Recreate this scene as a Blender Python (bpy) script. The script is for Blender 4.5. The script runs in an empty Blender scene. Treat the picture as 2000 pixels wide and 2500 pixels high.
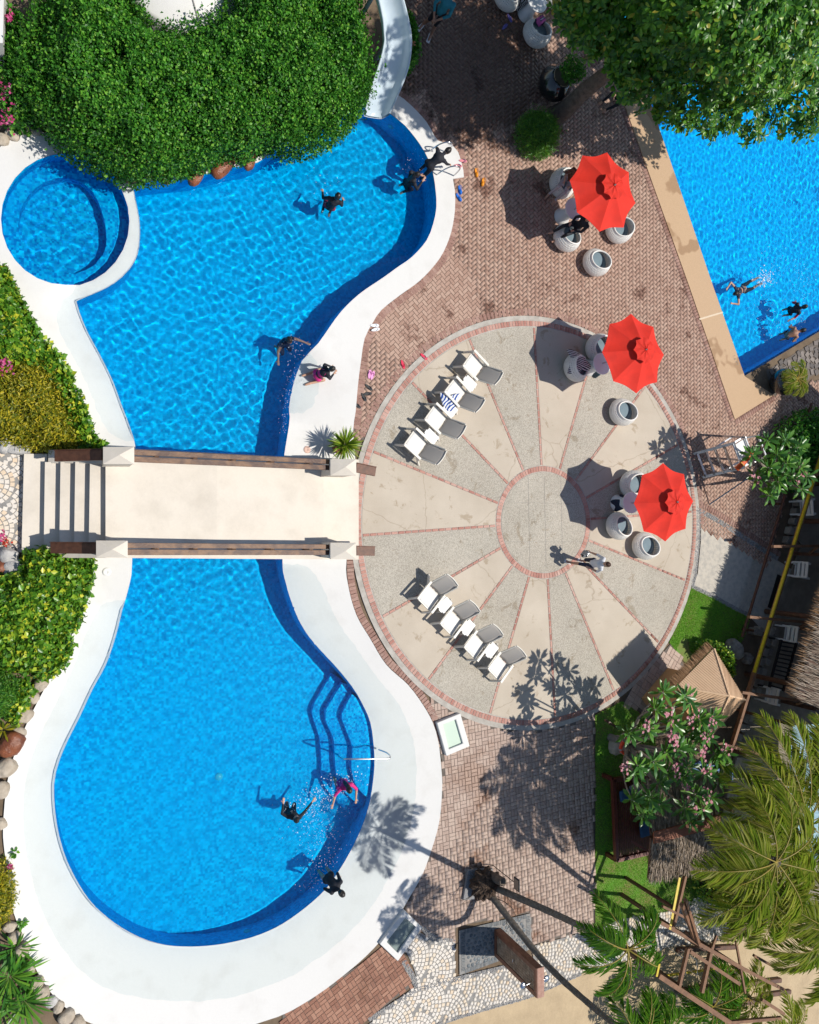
import bpy, bmesh, math, random
import numpy as np
from mathutils import Vector, Matrix, Quaternion
from mathutils.geometry import delaunay_2d_cdt

scene = bpy.context.scene
COL = scene.collection
R = math.radians
random.seed(7)
rng = np.random.default_rng(7)

# ------------------------------------------------------------------ camera
# tilted aerial camera: 20 m up, the point straight below it lies near the left edge of the picture
F, CX, CY, NX, NY, H = 1851.0, 1000.0, 1250.0, 160.0, 1280.0, 20.0
nv = np.array([(NX - CX) / F, -(NY - CY) / F, -1.0]); nv /= np.linalg.norm(nv)
e1 = np.array([1.0, 0, 0]); e1 -= nv * e1.dot(nv); e1 /= np.linalg.norm(e1)
e2 = np.cross(-nv, e1)
cam_d = bpy.data.cameras.new('camera'); cam = bpy.data.objects.new('camera', cam_d); COL.objects.link(cam)
cam.matrix_world = Matrix.Translation((0, 0, H)) @ Matrix((tuple(e1), tuple(e2), tuple(-nv))).to_4x4()
cam_d.sensor_fit = 'VERTICAL'; cam_d.sensor_height = 24.0; cam_d.lens = 24.0 * F / 2500.0
cam_d.clip_start = 0.1; cam_d.clip_end = 2000
scene.camera = cam

def G(px, py, z=0.0):
    """survey point (photo pixel of the aerial view) -> plan position at height z"""
    d = np.array([(px - CX) / F, -(py - CY) / F, -1.0])
    t = (H - z) / d.dot(nv)
    return Vector((d.dot(e1) * t, d.dot(e2) * t, z))

def GP(pts, z=0.0):
    return [G(p[0], p[1], z) for p in pts]

# ------------------------------------------------------------------ world, sun, exposure
SUN_EL, SH_AZ = R(61), R(165)            # elevation, direction in which shadows fall
w = bpy.data.worlds.new('World'); scene.world = w; w.use_nodes = True
sky = w.node_tree.nodes.new('ShaderNodeTexSky'); sky.sky_type = 'NISHITA'; sky.sun_disc = False
sky.sun_elevation = SUN_EL; sky.sun_rotation = R(105); sky.altitude = 10; sky.dust_density = 0.6
w.node_tree.links.new(sky.outputs[0], w.node_tree.nodes['Background'].inputs[0])
w.node_tree.nodes['Background'].inputs[1].default_value = 0.105
sun_d = bpy.data.lights.new('sun', 'SUN'); sun_d.energy = 4.6; sun_d.angle = R(0.55); sun_d.color = (1.0, 0.95, 0.87)
sun = bpy.data.objects.new('sun', sun_d); COL.objects.link(sun)
sdir = Vector((math.cos(SH_AZ) * math.cos(SUN_EL), math.sin(SH_AZ) * math.cos(SUN_EL), -math.sin(SUN_EL)))
sun.rotation_euler = sdir.to_track_quat('-Z', 'Y').to_euler(); sun.location = (30, -10, 40)
sun_d.cycles.is_caustics_light = True
vs = scene.view_settings; vs.view_transform = 'Standard'; vs.look = 'None'; vs.exposure = 0.0; vs.gamma = 1.0
vs.use_curve_mapping = False
scene.cycles.use_denoising = True
scene.cycles.max_bounces = 8; scene.cycles.diffuse_bounces = 4; scene.cycles.glossy_bounces = 3; scene.cycles.transmission_bounces = 5; scene.cycles.transparent_max_bounces = 6
scene.cycles.adaptive_threshold = 0.02
scene.cycles.sample_clamp_indirect = 4.0

# ------------------------------------------------------------------ materials
def nodes_of(name):
    m = bpy.data.materials.new(name); m.use_nodes = True
    nt = m.node_tree
    return m, nt, nt.nodes['Principled BSDF'], nt.nodes['Material Output']
def N(nt, typ, **kw):
    n = nt.nodes.new(typ)
    for k, v in kw.items():
        setattr(n, k, v)
    return n
def ramp(nt, fac, stops):
    r = N(nt, 'ShaderNodeValToRGB'); el = r.color_ramp.elements
    while len(el) < len(stops): el.new(0.5)
    for e, (p, c) in zip(el, stops):
        e.position = p; e.color = (c[0], c[1], c[2], 1)
    nt.links.new(fac, r.inputs[0]); return r.outputs[0]
def mixc(nt, fac, a, b, mode='MIX'):
    n = N(nt, 'ShaderNodeMix', data_type='RGBA', blend_type=mode)
    for s, v in ((0, fac), (6, a), (7, b)):
        if isinstance(v, (int, float)): n.inputs[s].default_value = v
        elif isinstance(v, tuple): n.inputs[s].default_value = (*v, 1)
        else: nt.links.new(v, n.inputs[s])
    return n.outputs[2]
def noise(nt, scale, detail=4, rough=0.6, co=None, dist=0.0):
    n = N(nt, 'ShaderNodeTexNoise'); n.inputs['Scale'].default_value = scale; n.inputs['Detail'].default_value = detail
    n.inputs['Roughness'].default_value = rough; n.inputs['Distortion'].default_value = dist
    if co is None:
        t = N(nt, 'ShaderNodeTexCoord'); co = t.outputs['Object']
    nt.links.new(co, n.inputs['Vector']); return n.outputs['Fac']
def bump(nt, b, h, strength=0.3, dist=0.02):
    n = N(nt, 'ShaderNodeBump'); n.inputs['Strength'].default_value = strength; n.inputs['Distance'].default_value = dist
    nt.links.new(h, n.inputs['Height']); nt.links.new(n.outputs[0], b.inputs['Normal'])
_mats = {}
def mat(name, c, c2=None, scale=6.0, rough=0.6, metal=0.0, bmp=0.0, spec=0.4, lo=0.35, hi=0.65, fine=0.0, coat=0.0):
    if name in _mats: return _mats[name]
    m, nt, b, o = nodes_of(name)
    b.inputs['Roughness'].default_value = rough; b.inputs['Metallic'].default_value = metal
    b.inputs['Specular IOR Level'].default_value = spec
    if coat: b.inputs['Coat Weight'].default_value = coat
    col = None
    if c2 is not None:
        f = noise(nt, scale, 5)
        col = ramp(nt, f, [(lo, c), (hi, c2)])
        if fine:
            f2 = noise(nt, scale * 18, 2)
            col = mixc(nt, fine, col, ramp(nt, f2, [(0.3, tuple(x * 0.55 for x in c)), (0.7, tuple(min(1, x * 1.3) for x in c2))]))
        nt.links.new(col, b.inputs['Base Color'])
    else:
        b.inputs['Base Color'].default_value = (*c, 1)
    if bmp:
        bump(nt, b, noise(nt, scale * 6, 4), bmp)
    _mats[name] = m; return m
def rand_value(nt):
    """one random number per joined piece and per object"""
    g = N(nt, 'ShaderNodeNewGeometry'); oi = N(nt, 'ShaderNodeObjectInfo')
    a = N(nt, 'ShaderNodeMath', operation='ADD'); nt.links.new(g.outputs['Random Per Island'], a.inputs[0]); nt.links.new(oi.outputs['Random'], a.inputs[1])
    f = N(nt, 'ShaderNodeMath', operation='FRACT'); nt.links.new(a.outputs[0], f.inputs[0]); return f.outputs[0]
def world_pos(nt):
    return N(nt, 'ShaderNodeNewGeometry').outputs['Position']
def piece_mat(name, stops, rough=0.75, stain=None, grain=40, bmp=0.25, spec=0.3, stain_scale=0.6, stain_pos=(0.52, 0.62)):
    """bricks, stones: a colour per piece, grain, and irregular stains across pieces"""
    m, nt, b, o = nodes_of(name)
    col = ramp(nt, rand_value(nt), stops)
    p = world_pos(nt)
    g = noise(nt, grain, 3, co=p)
    col = mixc(nt, 0.35, col, ramp(nt, g, [(0.3, tuple(x * 0.6 for x in stops[0][1])), (0.7, tuple(min(1, x * 1.25) for x in stops[-1][1]))]))
    if stain is not None:
        s = noise(nt, stain_scale, 6, 0.65, co=p)
        sr = ramp(nt, s, [(stain_pos[0], (0, 0, 0)), (stain_pos[1], (1, 1, 1))])
        col = mixc(nt, sr, col, stain, 'MULTIPLY')
        rr = N(nt, 'ShaderNodeMapRange'); nt.links.new(sr, rr.inputs[0]); rr.inputs[3].default_value = rough; rr.inputs[4].default_value = rough * 0.55
        nt.links.new(rr.outputs[0], b.inputs['Roughness'])
    else:
        b.inputs['Roughness'].default_value = rough
    b.inputs['Specular IOR Level'].default_value = spec
    nt.links.new(col, b.inputs['Base Color'])
    bump(nt, b, g, bmp, 0.01)
    return m
def leaf_mat(name, stops, rough=0.38, trans=0.3, spec=0.45, tint=(0.25, 0.42, 0.03)):
    m, nt, b, o = nodes_of(name)
    col = ramp(nt, rand_value(nt), stops)
    nt.links.new(col, b.inputs['Base Color']); b.inputs['Roughness'].default_value = rough; b.inputs['Specular IOR Level'].default_value = spec
    tr = N(nt, 'ShaderNodeBsdfTranslucent')
    tc = mixc(nt, 0.5, col, tint); nt.links.new(tc, tr.inputs[0])
    mx = N(nt, 'ShaderNodeMixShader'); mx.inputs[0].default_value = trans
    nt.links.new(b.outputs[0], mx.inputs[1]); nt.links.new(tr.outputs[0], mx.inputs[2]); nt.links.new(mx.outputs[0], o.inputs[0])
    return m

# ------------------------------------------------------------------ mesh helpers
def link(name, me, parent=None):
    o = bpy.data.objects.new(name, me); COL.objects.link(o)
    if parent is not None: o.parent = parent
    return o
def tag(o, label=None, cat=None, group=None, kind=None):
    if label: o['label'] = label
    if cat: o['category'] = cat
    if group: o['group'] = group
    if kind: o['kind'] = kind
    return o
def thing(name, label, cat, loc=(0, 0, 0), rz=0.0, group=None):
    o = bpy.data.objects.new(name, None); COL.objects.link(o); o.location = loc; o.rotation_euler = (0, 0, rz)
    o.empty_display_size = 0.1
    return tag(o, label, cat, group)
def copy_tree(o, parent=None):
    c = o.copy(); COL.objects.link(c)
    if parent is not None: c.parent = parent
    for ch in list(o.children): copy_tree(ch, c)
    return c
def np_obj(name, V, Fc, m, parent=None, smooth=False, mi=None):
    me = bpy.data.meshes.new(name)
    V = np.asarray(V, np.float32); Fc = np.asarray(Fc, np.int32); k = Fc.shape[1]
    me.vertices.add(len(V)); me.vertices.foreach_set('co', V.ravel())
    me.loops.add(Fc.size); me.loops.foreach_set('vertex_index', Fc.ravel())
    me.polygons.add(len(Fc)); me.polygons.foreach_set('loop_start', np.arange(len(Fc), dtype=np.int32) * k)
    if smooth: me.polygons.foreach_set('use_smooth', np.ones(len(Fc), bool))
    for mm in (m if isinstance(m, (list, tuple)) else [m]): me.materials.append(mm)
    if mi is not None: me.polygons.foreach_set('material_index', np.asarray(mi, np.int32))
    me.update(calc_edges=True)
    return link(name, me, parent)

class MB:
    def __init__(s): s.v = []; s.f = []; s.m = []; s.sm = []
    def add(s, V, Fs, mi=0, smooth=False):
        b = len(s.v); s.v += [tuple(p) for p in V]
        for f in Fs: s.f.append(tuple(b + i for i in f)); s.m.append(mi); s.sm.append(smooth)
        return s
    def box(s, c, size, rz=0.0, mi=0, M=None, taper=1.0):
        x, y, z = size[0] / 2, size[1] / 2, size[2] / 2; t = taper
        P = [Vector(p) for p in ((-x, -y, -z), (x, -y, -z), (x, y, -z), (-x, y, -z), (-x * t, -y * t, z), (x * t, -y * t, z), (x * t, y * t, z), (-x * t, y * t, z))]
        if M is None: M = Matrix.Translation(c) @ Matrix.Rotation(rz, 4, 'Z')
        return s.add([M @ p for p in P], [(0, 3, 2, 1), (4, 5, 6, 7), (0, 1, 5, 4), (1, 2, 6, 5), (2, 3, 7, 6), (3, 0, 4, 7)], mi)
    def bar(s, a, b, wd, th, mi=0, up=(0, 0, 1)):
        """rectangular bar from a to b, wd across, th along up"""
        a, b = Vector(a), Vector(b); d = (b - a); L = d.length; d.normalize()
        x = d.cross(Vector(up))
        if x.length < 1e-4: x = d.cross(Vector((0, 1, 0)))
        x.normalize(); y = x.cross(d)
        M = Matrix((tuple(x), tuple(d), tuple(y))).transposed().to_4x4(); M.translation = (a + b) / 2
        return s.box(None, (wd, L, th), M=M, mi=mi)
    def tube(s, pts, r, n=8, mi=0, cap=True, smooth=True):
        pts = [Vector(p) for p in pts]; k = len(pts)
        rs = r if isinstance(r, (list, tuple)) else [r] * k
        V = []; ref = None
        for i, p in enumerate(pts):
            d = (pts[min(i + 1, k - 1)] - pts[max(i - 1, 0)]).normalized()
            if ref is None: ref = Vector((0, 0, 1)) if abs(d.z) < 0.9 else Vector((1, 0, 0))
            x = d.cross(ref).normalized(); y = d.cross(x).normalized(); ref = x.cross(d)
            for j in range(n):
                a = 2 * math.pi * j / n
                V.append(p + (x * math.cos(a) + y * math.sin(a)) * rs[i])
        Fs = [(i * n + j, i * n + (j + 1) % n, (i + 1) * n + (j + 1) % n, (i + 1) * n + j) for i in range(k - 1) for j in range(n)]
        s.add(V, Fs, mi, smooth)
        if cap:
            s.add(V[:n], [tuple(range(n))], mi); s.add(V[-n:], [tuple(range(n))[::-1]], mi)
        return s
    def lathe(s, prof, n=24, mi=0, c=(0, 0, 0), smooth=True, sx=1, sy=1):
        V = []
        for r, z in prof:
            for j in range(n):
                a = 2 * math.pi * j / n; V.append((c[0] + r * sx * math.cos(a), c[1] + r * sy * math.sin(a), c[2] + z))
        k = len(prof)
        Fs = [(i * n + j, i * n + (j + 1) % n, (i + 1) * n + (j + 1) % n, (i + 1) * n + j) for i in range(k - 1) for j in range(n)]
        return s.add(V, Fs, mi, smooth)
    def disc(s, c, r, n=24, mi=0, sx=1, sy=1):
        V = [(c[0] + r * sx * math.cos(2 * math.pi * j / n), c[1] + r * sy * math.sin(2 * math.pi * j / n), c[2]) for j in range(n)]
        return s.add(V, [tuple(range(n))], mi)
    def prism(s, poly, z0, z1, mi=0, mside=None):
        n = len(poly); V = [(p[0], p[1], z0) for p in poly] + [(p[0], p[1], z1) for p in poly]
        a = sum(poly[i][0] * poly[(i + 1) % n][1] - poly[(i + 1) % n][0] * poly[i][1] for i in range(n))
        top = tuple(range(n, 2 * n)); bot = tuple(range(n))[::-1]
        sd = [(i, (i + 1) % n, n + (i + 1) % n, n + i) for i in range(n)]
        if a < 0: top = top[::-1]; bot = bot[::-1]; sd = [f[::-1] for f in sd]
        s.add(V, [top, bot], mi); s.add(V, sd, mi if mside is None else mside); return s
    def ball(s, c, r, n=10, k=6, mi=0, M=None):
        rr = r if isinstance(r, (list, tuple)) else (r, r, r)
        V = []
        for i in range(k + 1):
            t = math.pi * i / k
            for j in range(n):
                a = 2 * math.pi * j / n
                p = Vector((rr[0] * math.sin(t) * math.cos(a), rr[1] * math.sin(t) * math.sin(a), rr[2] * math.cos(t)))
                if M is not None: p = M @ p
                V.append(p + Vector(c))
        Fs = [(i * n + j, (i + 1) * n + j, (i + 1) * n + (j + 1) % n, i * n + (j + 1) % n) for i in range(k) for j in range(n)]
        return s.add(V, Fs, mi, True)
    def mesh(s, name, mats):
        me = bpy.data.meshes.new(name); me.from_pydata(s.v, [], s.f)
        for m in (mats if isinstance(mats, (list, tuple)) else [mats]): me.materials.append(m)
        me.polygons.foreach_set('material_index', s.m); me.polygons.foreach_set('use_smooth', s.sm); me.update()
        return me
    def build(s, name, mats, parent=None):
        return link(name, s.mesh(name, mats), parent)

def bevel(o, wdt=0.01, seg=2):
    m = o.modifiers.new('bevel', 'BEVEL'); m.width = wdt; m.segments = seg; m.limit_method = 'ANGLE'; return o

def smooth_loop(pts, step=0.18, closed=True):
    """Catmull-Rom through points, resampled"""
    P = [Vector((p[0], p[1])) for p in pts]; n = len(P); out = []
    rngi = range(n if closed else n - 1)
    for i in rngi:
        if closed: p0, p1, p2, p3 = P[(i - 1) % n], P[i], P[(i + 1) % n], P[(i + 2) % n]
        else: p0, p1, p2, p3 = P[max(i - 1, 0)], P[i], P[i + 1], P[min(i + 2, n - 1)]
        k = max(1, int((p2 - p1).length / step))
        for j in range(k):
            t = j / k
            out.append(0.5 * ((2 * p1) + (p2 - p0) * t + (2 * p0 - 5 * p1 + 4 * p2 - p3) * t * t + (3 * p1 - p0 - 3 * p2 + p3) * t ** 3))
    if not closed: out.append(P[-1])
    return out
def inside(pts, poly):
    """vectorised point in polygon"""
    pts = np.asarray(pts, float); x, y = pts[:, 0], pts[:, 1]; c = np.zeros(len(pts), bool)
    P = np.asarray([(p[0], p[1]) for p in poly], float); n = len(P); j = n - 1
    for i in range(n):
        xi, yi = P[i]; xj, yj = P[j]
        if yi != yj:
            c ^= ((yi > y) != (yj > y)) & (x < (xj - xi) * (y - yi) / (yj - yi) + xi)
        j = i
    return c
def edge_dist(pts, poly):
    pts = np.asarray(pts, float)[:, :2]; P = np.asarray([(p[0], p[1]) for p in poly], float)
    d = np.full(len(pts), 1e9)
    for i in range(len(P)):
        a, b = P[i], P[(i + 1) % len(P)]; ab = b - a; L = max(ab.dot(ab), 1e-12)
        t = np.clip(((pts - a) @ ab) / L, 0, 1)
        d = np.minimum(d, np.hypot(*(pts - a - t[:, None] * ab).T))
    return d
def sheet(loops_in, holes=(), interior=None):
    """triangulated flat sheet: outer loops minus holes; returns 2d verts and tris"""
    vs_, es = [], []
    for lp in list(loops_in) + list(holes):
        b = len(vs_); n = len(lp)
        vs_ += [Vector((p[0], p[1])) for p in lp]; es += [(b + i, b + (i + 1) % n) for i in range(n)]
    if interior is not None: vs_ += [Vector((p[0], p[1])) for p in interior]
    V, E, Fs, *_ = delaunay_2d_cdt(vs_, es, [], 0, 1e-5)
    V = np.array([(v.x, v.y) for v in V]); T = np.array([f for f in Fs if len(f) == 3])
    c = V[T].mean(1); ok = np.zeros(len(T), bool)
    for lp in loops_in: ok |= inside(c, lp)
    for hl in holes: ok &= ~inside(c, hl)
    T = T[ok]
    a = V[T]; ar = (a[:, 1, 0] - a[:, 0, 0]) * (a[:, 2, 1] - a[:, 0, 1]) - (a[:, 1, 1] - a[:, 0, 1]) * (a[:, 2, 0] - a[:, 0, 0])
    T[ar < 0] = T[ar < 0][:, ::-1]
    return V, T
def flat(name, loop, z, m, holes=(), parent=None):
    V, T = sheet([loop], holes)
    return np_obj(name, np.c_[V, np.full(len(V), z)], T, m, parent)
def pnoise(x, y, s=1.0, seed=0):
    """smooth pseudo noise in -1..1"""
    r = np.random.default_rng(seed); o = np.zeros_like(np.asarray(x, float)); tot = 0
    for i in range(9):
        a = r.uniform(0, 6.28); f = s * r.uniform(0.5, 2.6); p = r.uniform(0, 6.28); wv = 1.0 / (0.6 + f / s)
        o += wv * np.sin(f * (x * math.cos(a) + y * math.sin(a)) + p + 1.3 * np.sin(0.7 * f * (x * math.sin(a) - y * math.cos(a)) + p * 2)); tot += wv
    return o / tot * 1.6
def receiver(o): o.cycles.is_caustics_receiver = True; return o
# ================================================================== SETTING
M_plaster = mat('white_plaster', (0.655, 0.645, 0.62), (0.58, 0.565, 0.535), 1.4, 0.6, bmp=0.15, lo=0.52, hi=0.85, fine=.05)
M_cream = mat('cream_render', (0.66, 0.60, 0.515), (0.50, 0.45, 0.375), 1.1, 0.75, bmp=0.25, lo=0.42, hi=0.85, fine=0.10)
M_soil = mat('garden_soil', (0.20, 0.145, 0.095), (0.12, 0.085, 0.055), 2.5, 0.95, bmp=0.8, fine=0.3)
M_sand = mat('sand', (0.52, 0.40, 0.25), (0.42, 0.32, 0.20), 1.8, 0.95, bmp=0.7, fine=0.2)
M_mortar = mat('mortar', (0.17, 0.145, 0.125), (0.11, 0.09, 0.075), 5, 0.9, bmp=0.4)
M_grout = mat('pale_grout', (0.30, 0.29, 0.27), (0.22, 0.21, 0.20), 8, 0.9, bmp=0.4)
M_conc = mat('kerb_concrete', (0.50, 0.47, 0.42), (0.34, 0.31, 0.27), 3.5, 0.85, bmp=0.5, fine=0.15)
M_wood = mat('stained_wood', (0.16, 0.065, 0.035), (0.085, 0.035, 0.02), 9, 0.5, bmp=0.3, fine=0.15)
M_worn = mat('worn_wood', (0.20, 0.10, 0.045), (0.065, 0.027, 0.017), 3.2, 0.5, bmp=0.35, fine=0.2, lo=.40, hi=.58)
M_steel = mat('brushed_steel', (0.62, 0.63, 0.65), rough=0.22, metal=1.0)
M_white = mat('white_paint', (0.78, 0.77, 0.74), (0.70, 0.69, 0.66), 4, 0.45)
M_black = mat('black_paint', (0.02, 0.02, 0.022), rough=0.35)

def tile_mat(name, dark, mid, light, cell=0.11):
    m, nt, b, o = nodes_of(name)
    tc = N(nt, 'ShaderNodeTexCoord')
    v = N(nt, 'ShaderNodeTexVoronoi', feature='F1', distance='CHEBYCHEV'); v.inputs['Scale'].default_value = 1 / cell; v.inputs['Randomness'].default_value = 0.35
    nt.links.new(tc.outputs['Object'], v.inputs['Vector'])
    sp = N(nt, 'ShaderNodeSeparateColor'); nt.links.new(v.outputs['Color'], sp.inputs[0])
    col = ramp(nt, sp.outputs[0], [(0.05, dark), (0.45, mid), (0.95, light)])
    nz = noise(nt, 0.5, 3)
    col = mixc(nt, ramp(nt, nz, [(0.4, (0, 0, 0)), (0.7, (0.5, 0.5, 0.5))]), col, mid)
    nt.links.new(col, b.inputs['Base Color']); b.inputs['Roughness'].default_value = 0.6; b.inputs['Specular IOR Level'].default_value = 0.0
    return m
M_tile = tile_mat('blue_pool_mosaic', (0.0, 0.31, 0.64), (0.0, 0.405, 0.75), (0.0, 0.51, 0.86), .06)
M_tile_d = tile_mat('dark_blue_mosaic', (0.0, 0.19, 0.54), (0.0, 0.35, 0.72), (0.0, 0.53, 0.86), 0.055)
M_tile_l = tile_mat('bright_blue_mosaic', (0.0, 0.37, 0.78), (0.0, 0.47, 0.86), (0.0, 0.55, 0.93), 0.08)

def water_mat():
    m = bpy.data.materials.new('pool_water'); m.use_nodes = True; nt = m.node_tree
    nt.nodes.remove(nt.nodes['Principled BSDF'])
    g = N(nt, 'ShaderNodeBsdfGlass'); g.inputs['IOR'].default_value = 1.33; g.inputs['Roughness'].default_value = 0.0
    g.inputs['Color'].default_value = (0.93, 0.985, 1.0, 1)
    nt.links.new(g.outputs[0], nt.nodes['Material Output'].inputs[0]); return m
M_water = water_mat()
def film_mat():
    """ankle-deep water over white plaster: clear, faintly blue, mirror-like at its own Fresnel angle"""
    m = bpy.data.materials.new('shallow_water'); m.use_nodes = True; nt = m.node_tree; nt.nodes.remove(nt.nodes['Principled BSDF'])
    t = N(nt, 'ShaderNodeBsdfTransparent'); t.inputs[0].default_value = (0.89, 0.93, 0.955, 1)
    g = N(nt, 'ShaderNodeBsdfGlossy'); g.inputs['Roughness'].default_value = 0.0; fr = N(nt, 'ShaderNodeFresnel'); fr.inputs[0].default_value = 1.33
    mx = N(nt, 'ShaderNodeMixShader'); nt.links.new(fr.outputs[0], mx.inputs[0]); nt.links.new(t.outputs[0], mx.inputs[1]); nt.links.new(g.outputs[0], mx.inputs[2]); nt.links.new(mx.outputs[0], nt.nodes['Material Output'].inputs[0]); return m
M_film = film_mat()

WATER_Z = -0.06
# ---- outlines, surveyed on the photograph
right_cop_in = [(930, 262), (952, 280), (987, 308), (1023, 353), (1044, 390), (1056, 426), (1062, 467), (1064, 507), (1056, 548), (1040, 588), (1005, 628), (967, 655), (934, 679), (877, 718), (833, 760), (804, 799), (776, 839)]
right_shelf_in = [(743, 876), (723, 925), (711, 977)]
right_dry_in = [(705, 1038), (697, 1087), (692, 1120), (690, 1200), (688, 1290), (689, 1364)]
low_in = [(695, 1395), (707, 1443), (727, 1500), (751, 1545), (784, 1586), (825, 1630), (865, 1679), (889, 1719), (910, 1768), (918, 1825), (920, 1860), (918, 1897), (910, 1954), (894, 2011), (869, 2068), (837, 2125), (800, 2177), (751, 2222), (695, 2262), (641, 2288), (588, 2304), (528, 2315), (467, 2319), (406, 2315), (345, 2297), (284, 2263), (231, 2218), (195, 2169), (164, 2108), (144, 2043), (134, 1979), (132, 1922), (137, 1890), (146, 1860), (166, 1813), (195, 1756), (227, 1687), (260, 1626), (284, 1557), (300, 1492)]
left_dry_in = [(312, 1443), (321, 1403), (323, 1364), (326, 1280), (329, 1180), (331, 1093)]
left_shelf_in = [(321, 1046), (300, 990), (276, 925), (244, 860), (215, 807), (195, 758), (187, 731)]
jac_rim_out = [(211, 722), (260, 701), (300, 673), (329, 637), (341, 600), (343, 568), (341, 528), (331, 479), (327, 455)]
hedge_in = [(377, 442), (446, 438), (503, 426), (568, 410), (629, 398), (690, 350), (760, 305), (830, 272), (890, 256)]
D_px, D_z = [], []
for lst, z in ((right_cop_in, 0.05), (right_shelf_in, -0.15), (right_dry_in, 0.04), (low_in, -0.21), (left_dry_in, 0.03), (left_shelf_in, -0.19), (jac_rim_out, -0.10), (hedge_in, 0.05)):
    D_px += lst; D_z += [z] * len(lst)
O_pts = [((967, 232), .05), ((1003, 260), .05), ((1040, 300), .05), ((1068, 345), .05), ((1100, 353), .05), ((1117, 373), .05), ((1131, 434), .05), ((1104, 438), .05), ((1109, 467), .05), ((1109, 515), .05), ((1100, 568), .05), ((1082, 615), .05), ((1060, 648), .05), ((1023, 687), .05), ((975, 722), .05), ((930, 758), .05), ((910, 787), .05), ((889, 827), .05), ((881, 876), .05), ((873, 937), .05), ((867, 1006), .05), ((861, 1050), .05), ((866, 1120), .05), ((868, 1240), .05), ((845, 1364), .05),
    ((849, 1427), .03), ((869, 1500), .03), ((902, 1557), .03), ((942, 1622), .03), ((995, 1671), .03), ((1031, 1719), .03), ((1056, 1764), .03), ((1069, 1809), .03), ((1076, 1866), .03), ((1079, 1910), .03), ((1078, 1942), .03), ((1072, 2003), .03), ((1056, 2064), .03), ((1031, 2133), .03), ((999, 2190), .03), ((983, 2218), .03), ((942, 2279), .03), ((894, 2332), .03), ((833, 2384), .03), ((772, 2429), .03), ((703, 2470), .03), ((650, 2490), .03), ((560, 2516), .03), ((450, 2526), .03), ((330, 2518), .03), ((223, 2497), .03), ((170, 2466), .03), ((134, 2433), .03), ((101, 2388), .03), ((73, 2332), .03), ((45, 2259), .03), ((32, 2222), .03), ((18, 2125), .03), ((8, 2043), .03), ((10, 1983), .03), ((18, 1910), .03), ((37, 1837), .03), ((65, 1768), .03), ((93, 1711), .03), ((122, 1655), .03), ((142, 1600), .03), ((160, 1545), .03), ((185, 1490), .03), ((205, 1430), .03), ((218, 1370), .03), ((225, 1250), .03), ((222, 1130), .03),
    ((200, 1050), .03), ((180, 980), .03), ((155, 920), .03), ((120, 860), .03), ((85, 815), .03), ((60, 775), .03), ((28, 715), .04), ((-25, 670), .05), ((-60, 560), .05), ((-50, 440), .05), ((-10, 370), .05), ((60, 330), .05), ((150, 330), .05), ((230, 365), .05), ((300, 410), .05), ((360, 438), .05), ((440, 428), .05), ((500, 416), .05), ((565, 400), .05), ((625, 388), .05), ((685, 340), .05), ((755, 293), .05), ((825, 258), .05), ((885, 238), .05), ((930, 228), .05)]
J_px = [(160 + 157 * math.cos(a), 537 + 160 * math.sin(a)) for a in np.linspace(0, 2 * math.pi, 28, endpoint=False)]
J_z = [(-0.10 if p[0] > 190 and 455 < p[1] < 696 else 0.06) for p in J_px]

def loop3(px, zs, step=0.2):
    """smooth loop in plan, carrying the height of the nearest control point"""
    P = [G(*p) for p in px]; L = smooth_loop(P, step)
    A = np.array([(p.x, p.y) for p in P]); B = np.array([(p.x, p.y) for p in L]); zs = np.array(zs)
    d = np.hypot(B[:, None, 0] - A[None, :, 0], B[:, None, 1] - A[None, :, 1]); wt = 1 / (d + 0.02) ** 4
    return L, (wt * zs).sum(1) / wt.sum(1)
D_loop, D_lz = loop3(D_px, D_z)
J_loop, J_lz = loop3(J_px, J_z)
O_loop, O_lz = loop3([p for p, z in O_pts], [z for p, z in O_pts])
# right-hand pool
RP_in = [G(*p) for p in [(1817, 919), (1740, 700), (1612, 325), (1500, -10), (2120, -60), (2160, 715)]]
RP_out = [G(*p) for p in [(1793, 1024), (1681, 698), (1519, 243), (1430, -20), (1500, -10), (1612, 325), (1740, 700), (1817, 919), (1888, 965)]]

# ---- the ground: one sheet, pools cut out
gx = [(-160, -160), (200, -160), (200, 160), (-160, 160)]
flat('ground', [Vector(p) for p in gx], -0.035, M_soil, holes=[O_loop, RP_in])['kind'] = 'structure'

# ---- plaster surround of the lagoon pool (dry coping, sloping beach shelves, spa rim)
bx0, by0 = np.min([(p.x, p.y) for p in O_loop], 0); bx1, by1 = np.max([(p.x, p.y) for p in O_loop], 0)
gxs, gys = np.meshgrid(np.arange(bx0, bx1, 0.22), np.arange(by0, by1, 0.22)); gpts = np.c_[gxs.ravel(), gys.ravel()]
ok = inside(gpts, O_loop) & ~inside(gpts, D_loop) & ~inside(gpts, J_loop)
gpts = gpts[ok]; gpts = gpts[(edge_dist(gpts, O_loop) > .09) & (edge_dist(gpts, D_loop) > .09) & (edge_dist(gpts, J_loop) > .09)]
Vp, Tp = sheet([O_loop], [D_loop, J_loop], gpts)
IB = np.array([(p.x, p.y) for p in list(D_loop) + list(J_loop)]); IZ = np.concatenate([D_lz, J_lz])
OB = np.array([(p.x, p.y) for p in O_loop]); zz = np.empty(len(Vp))
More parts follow.
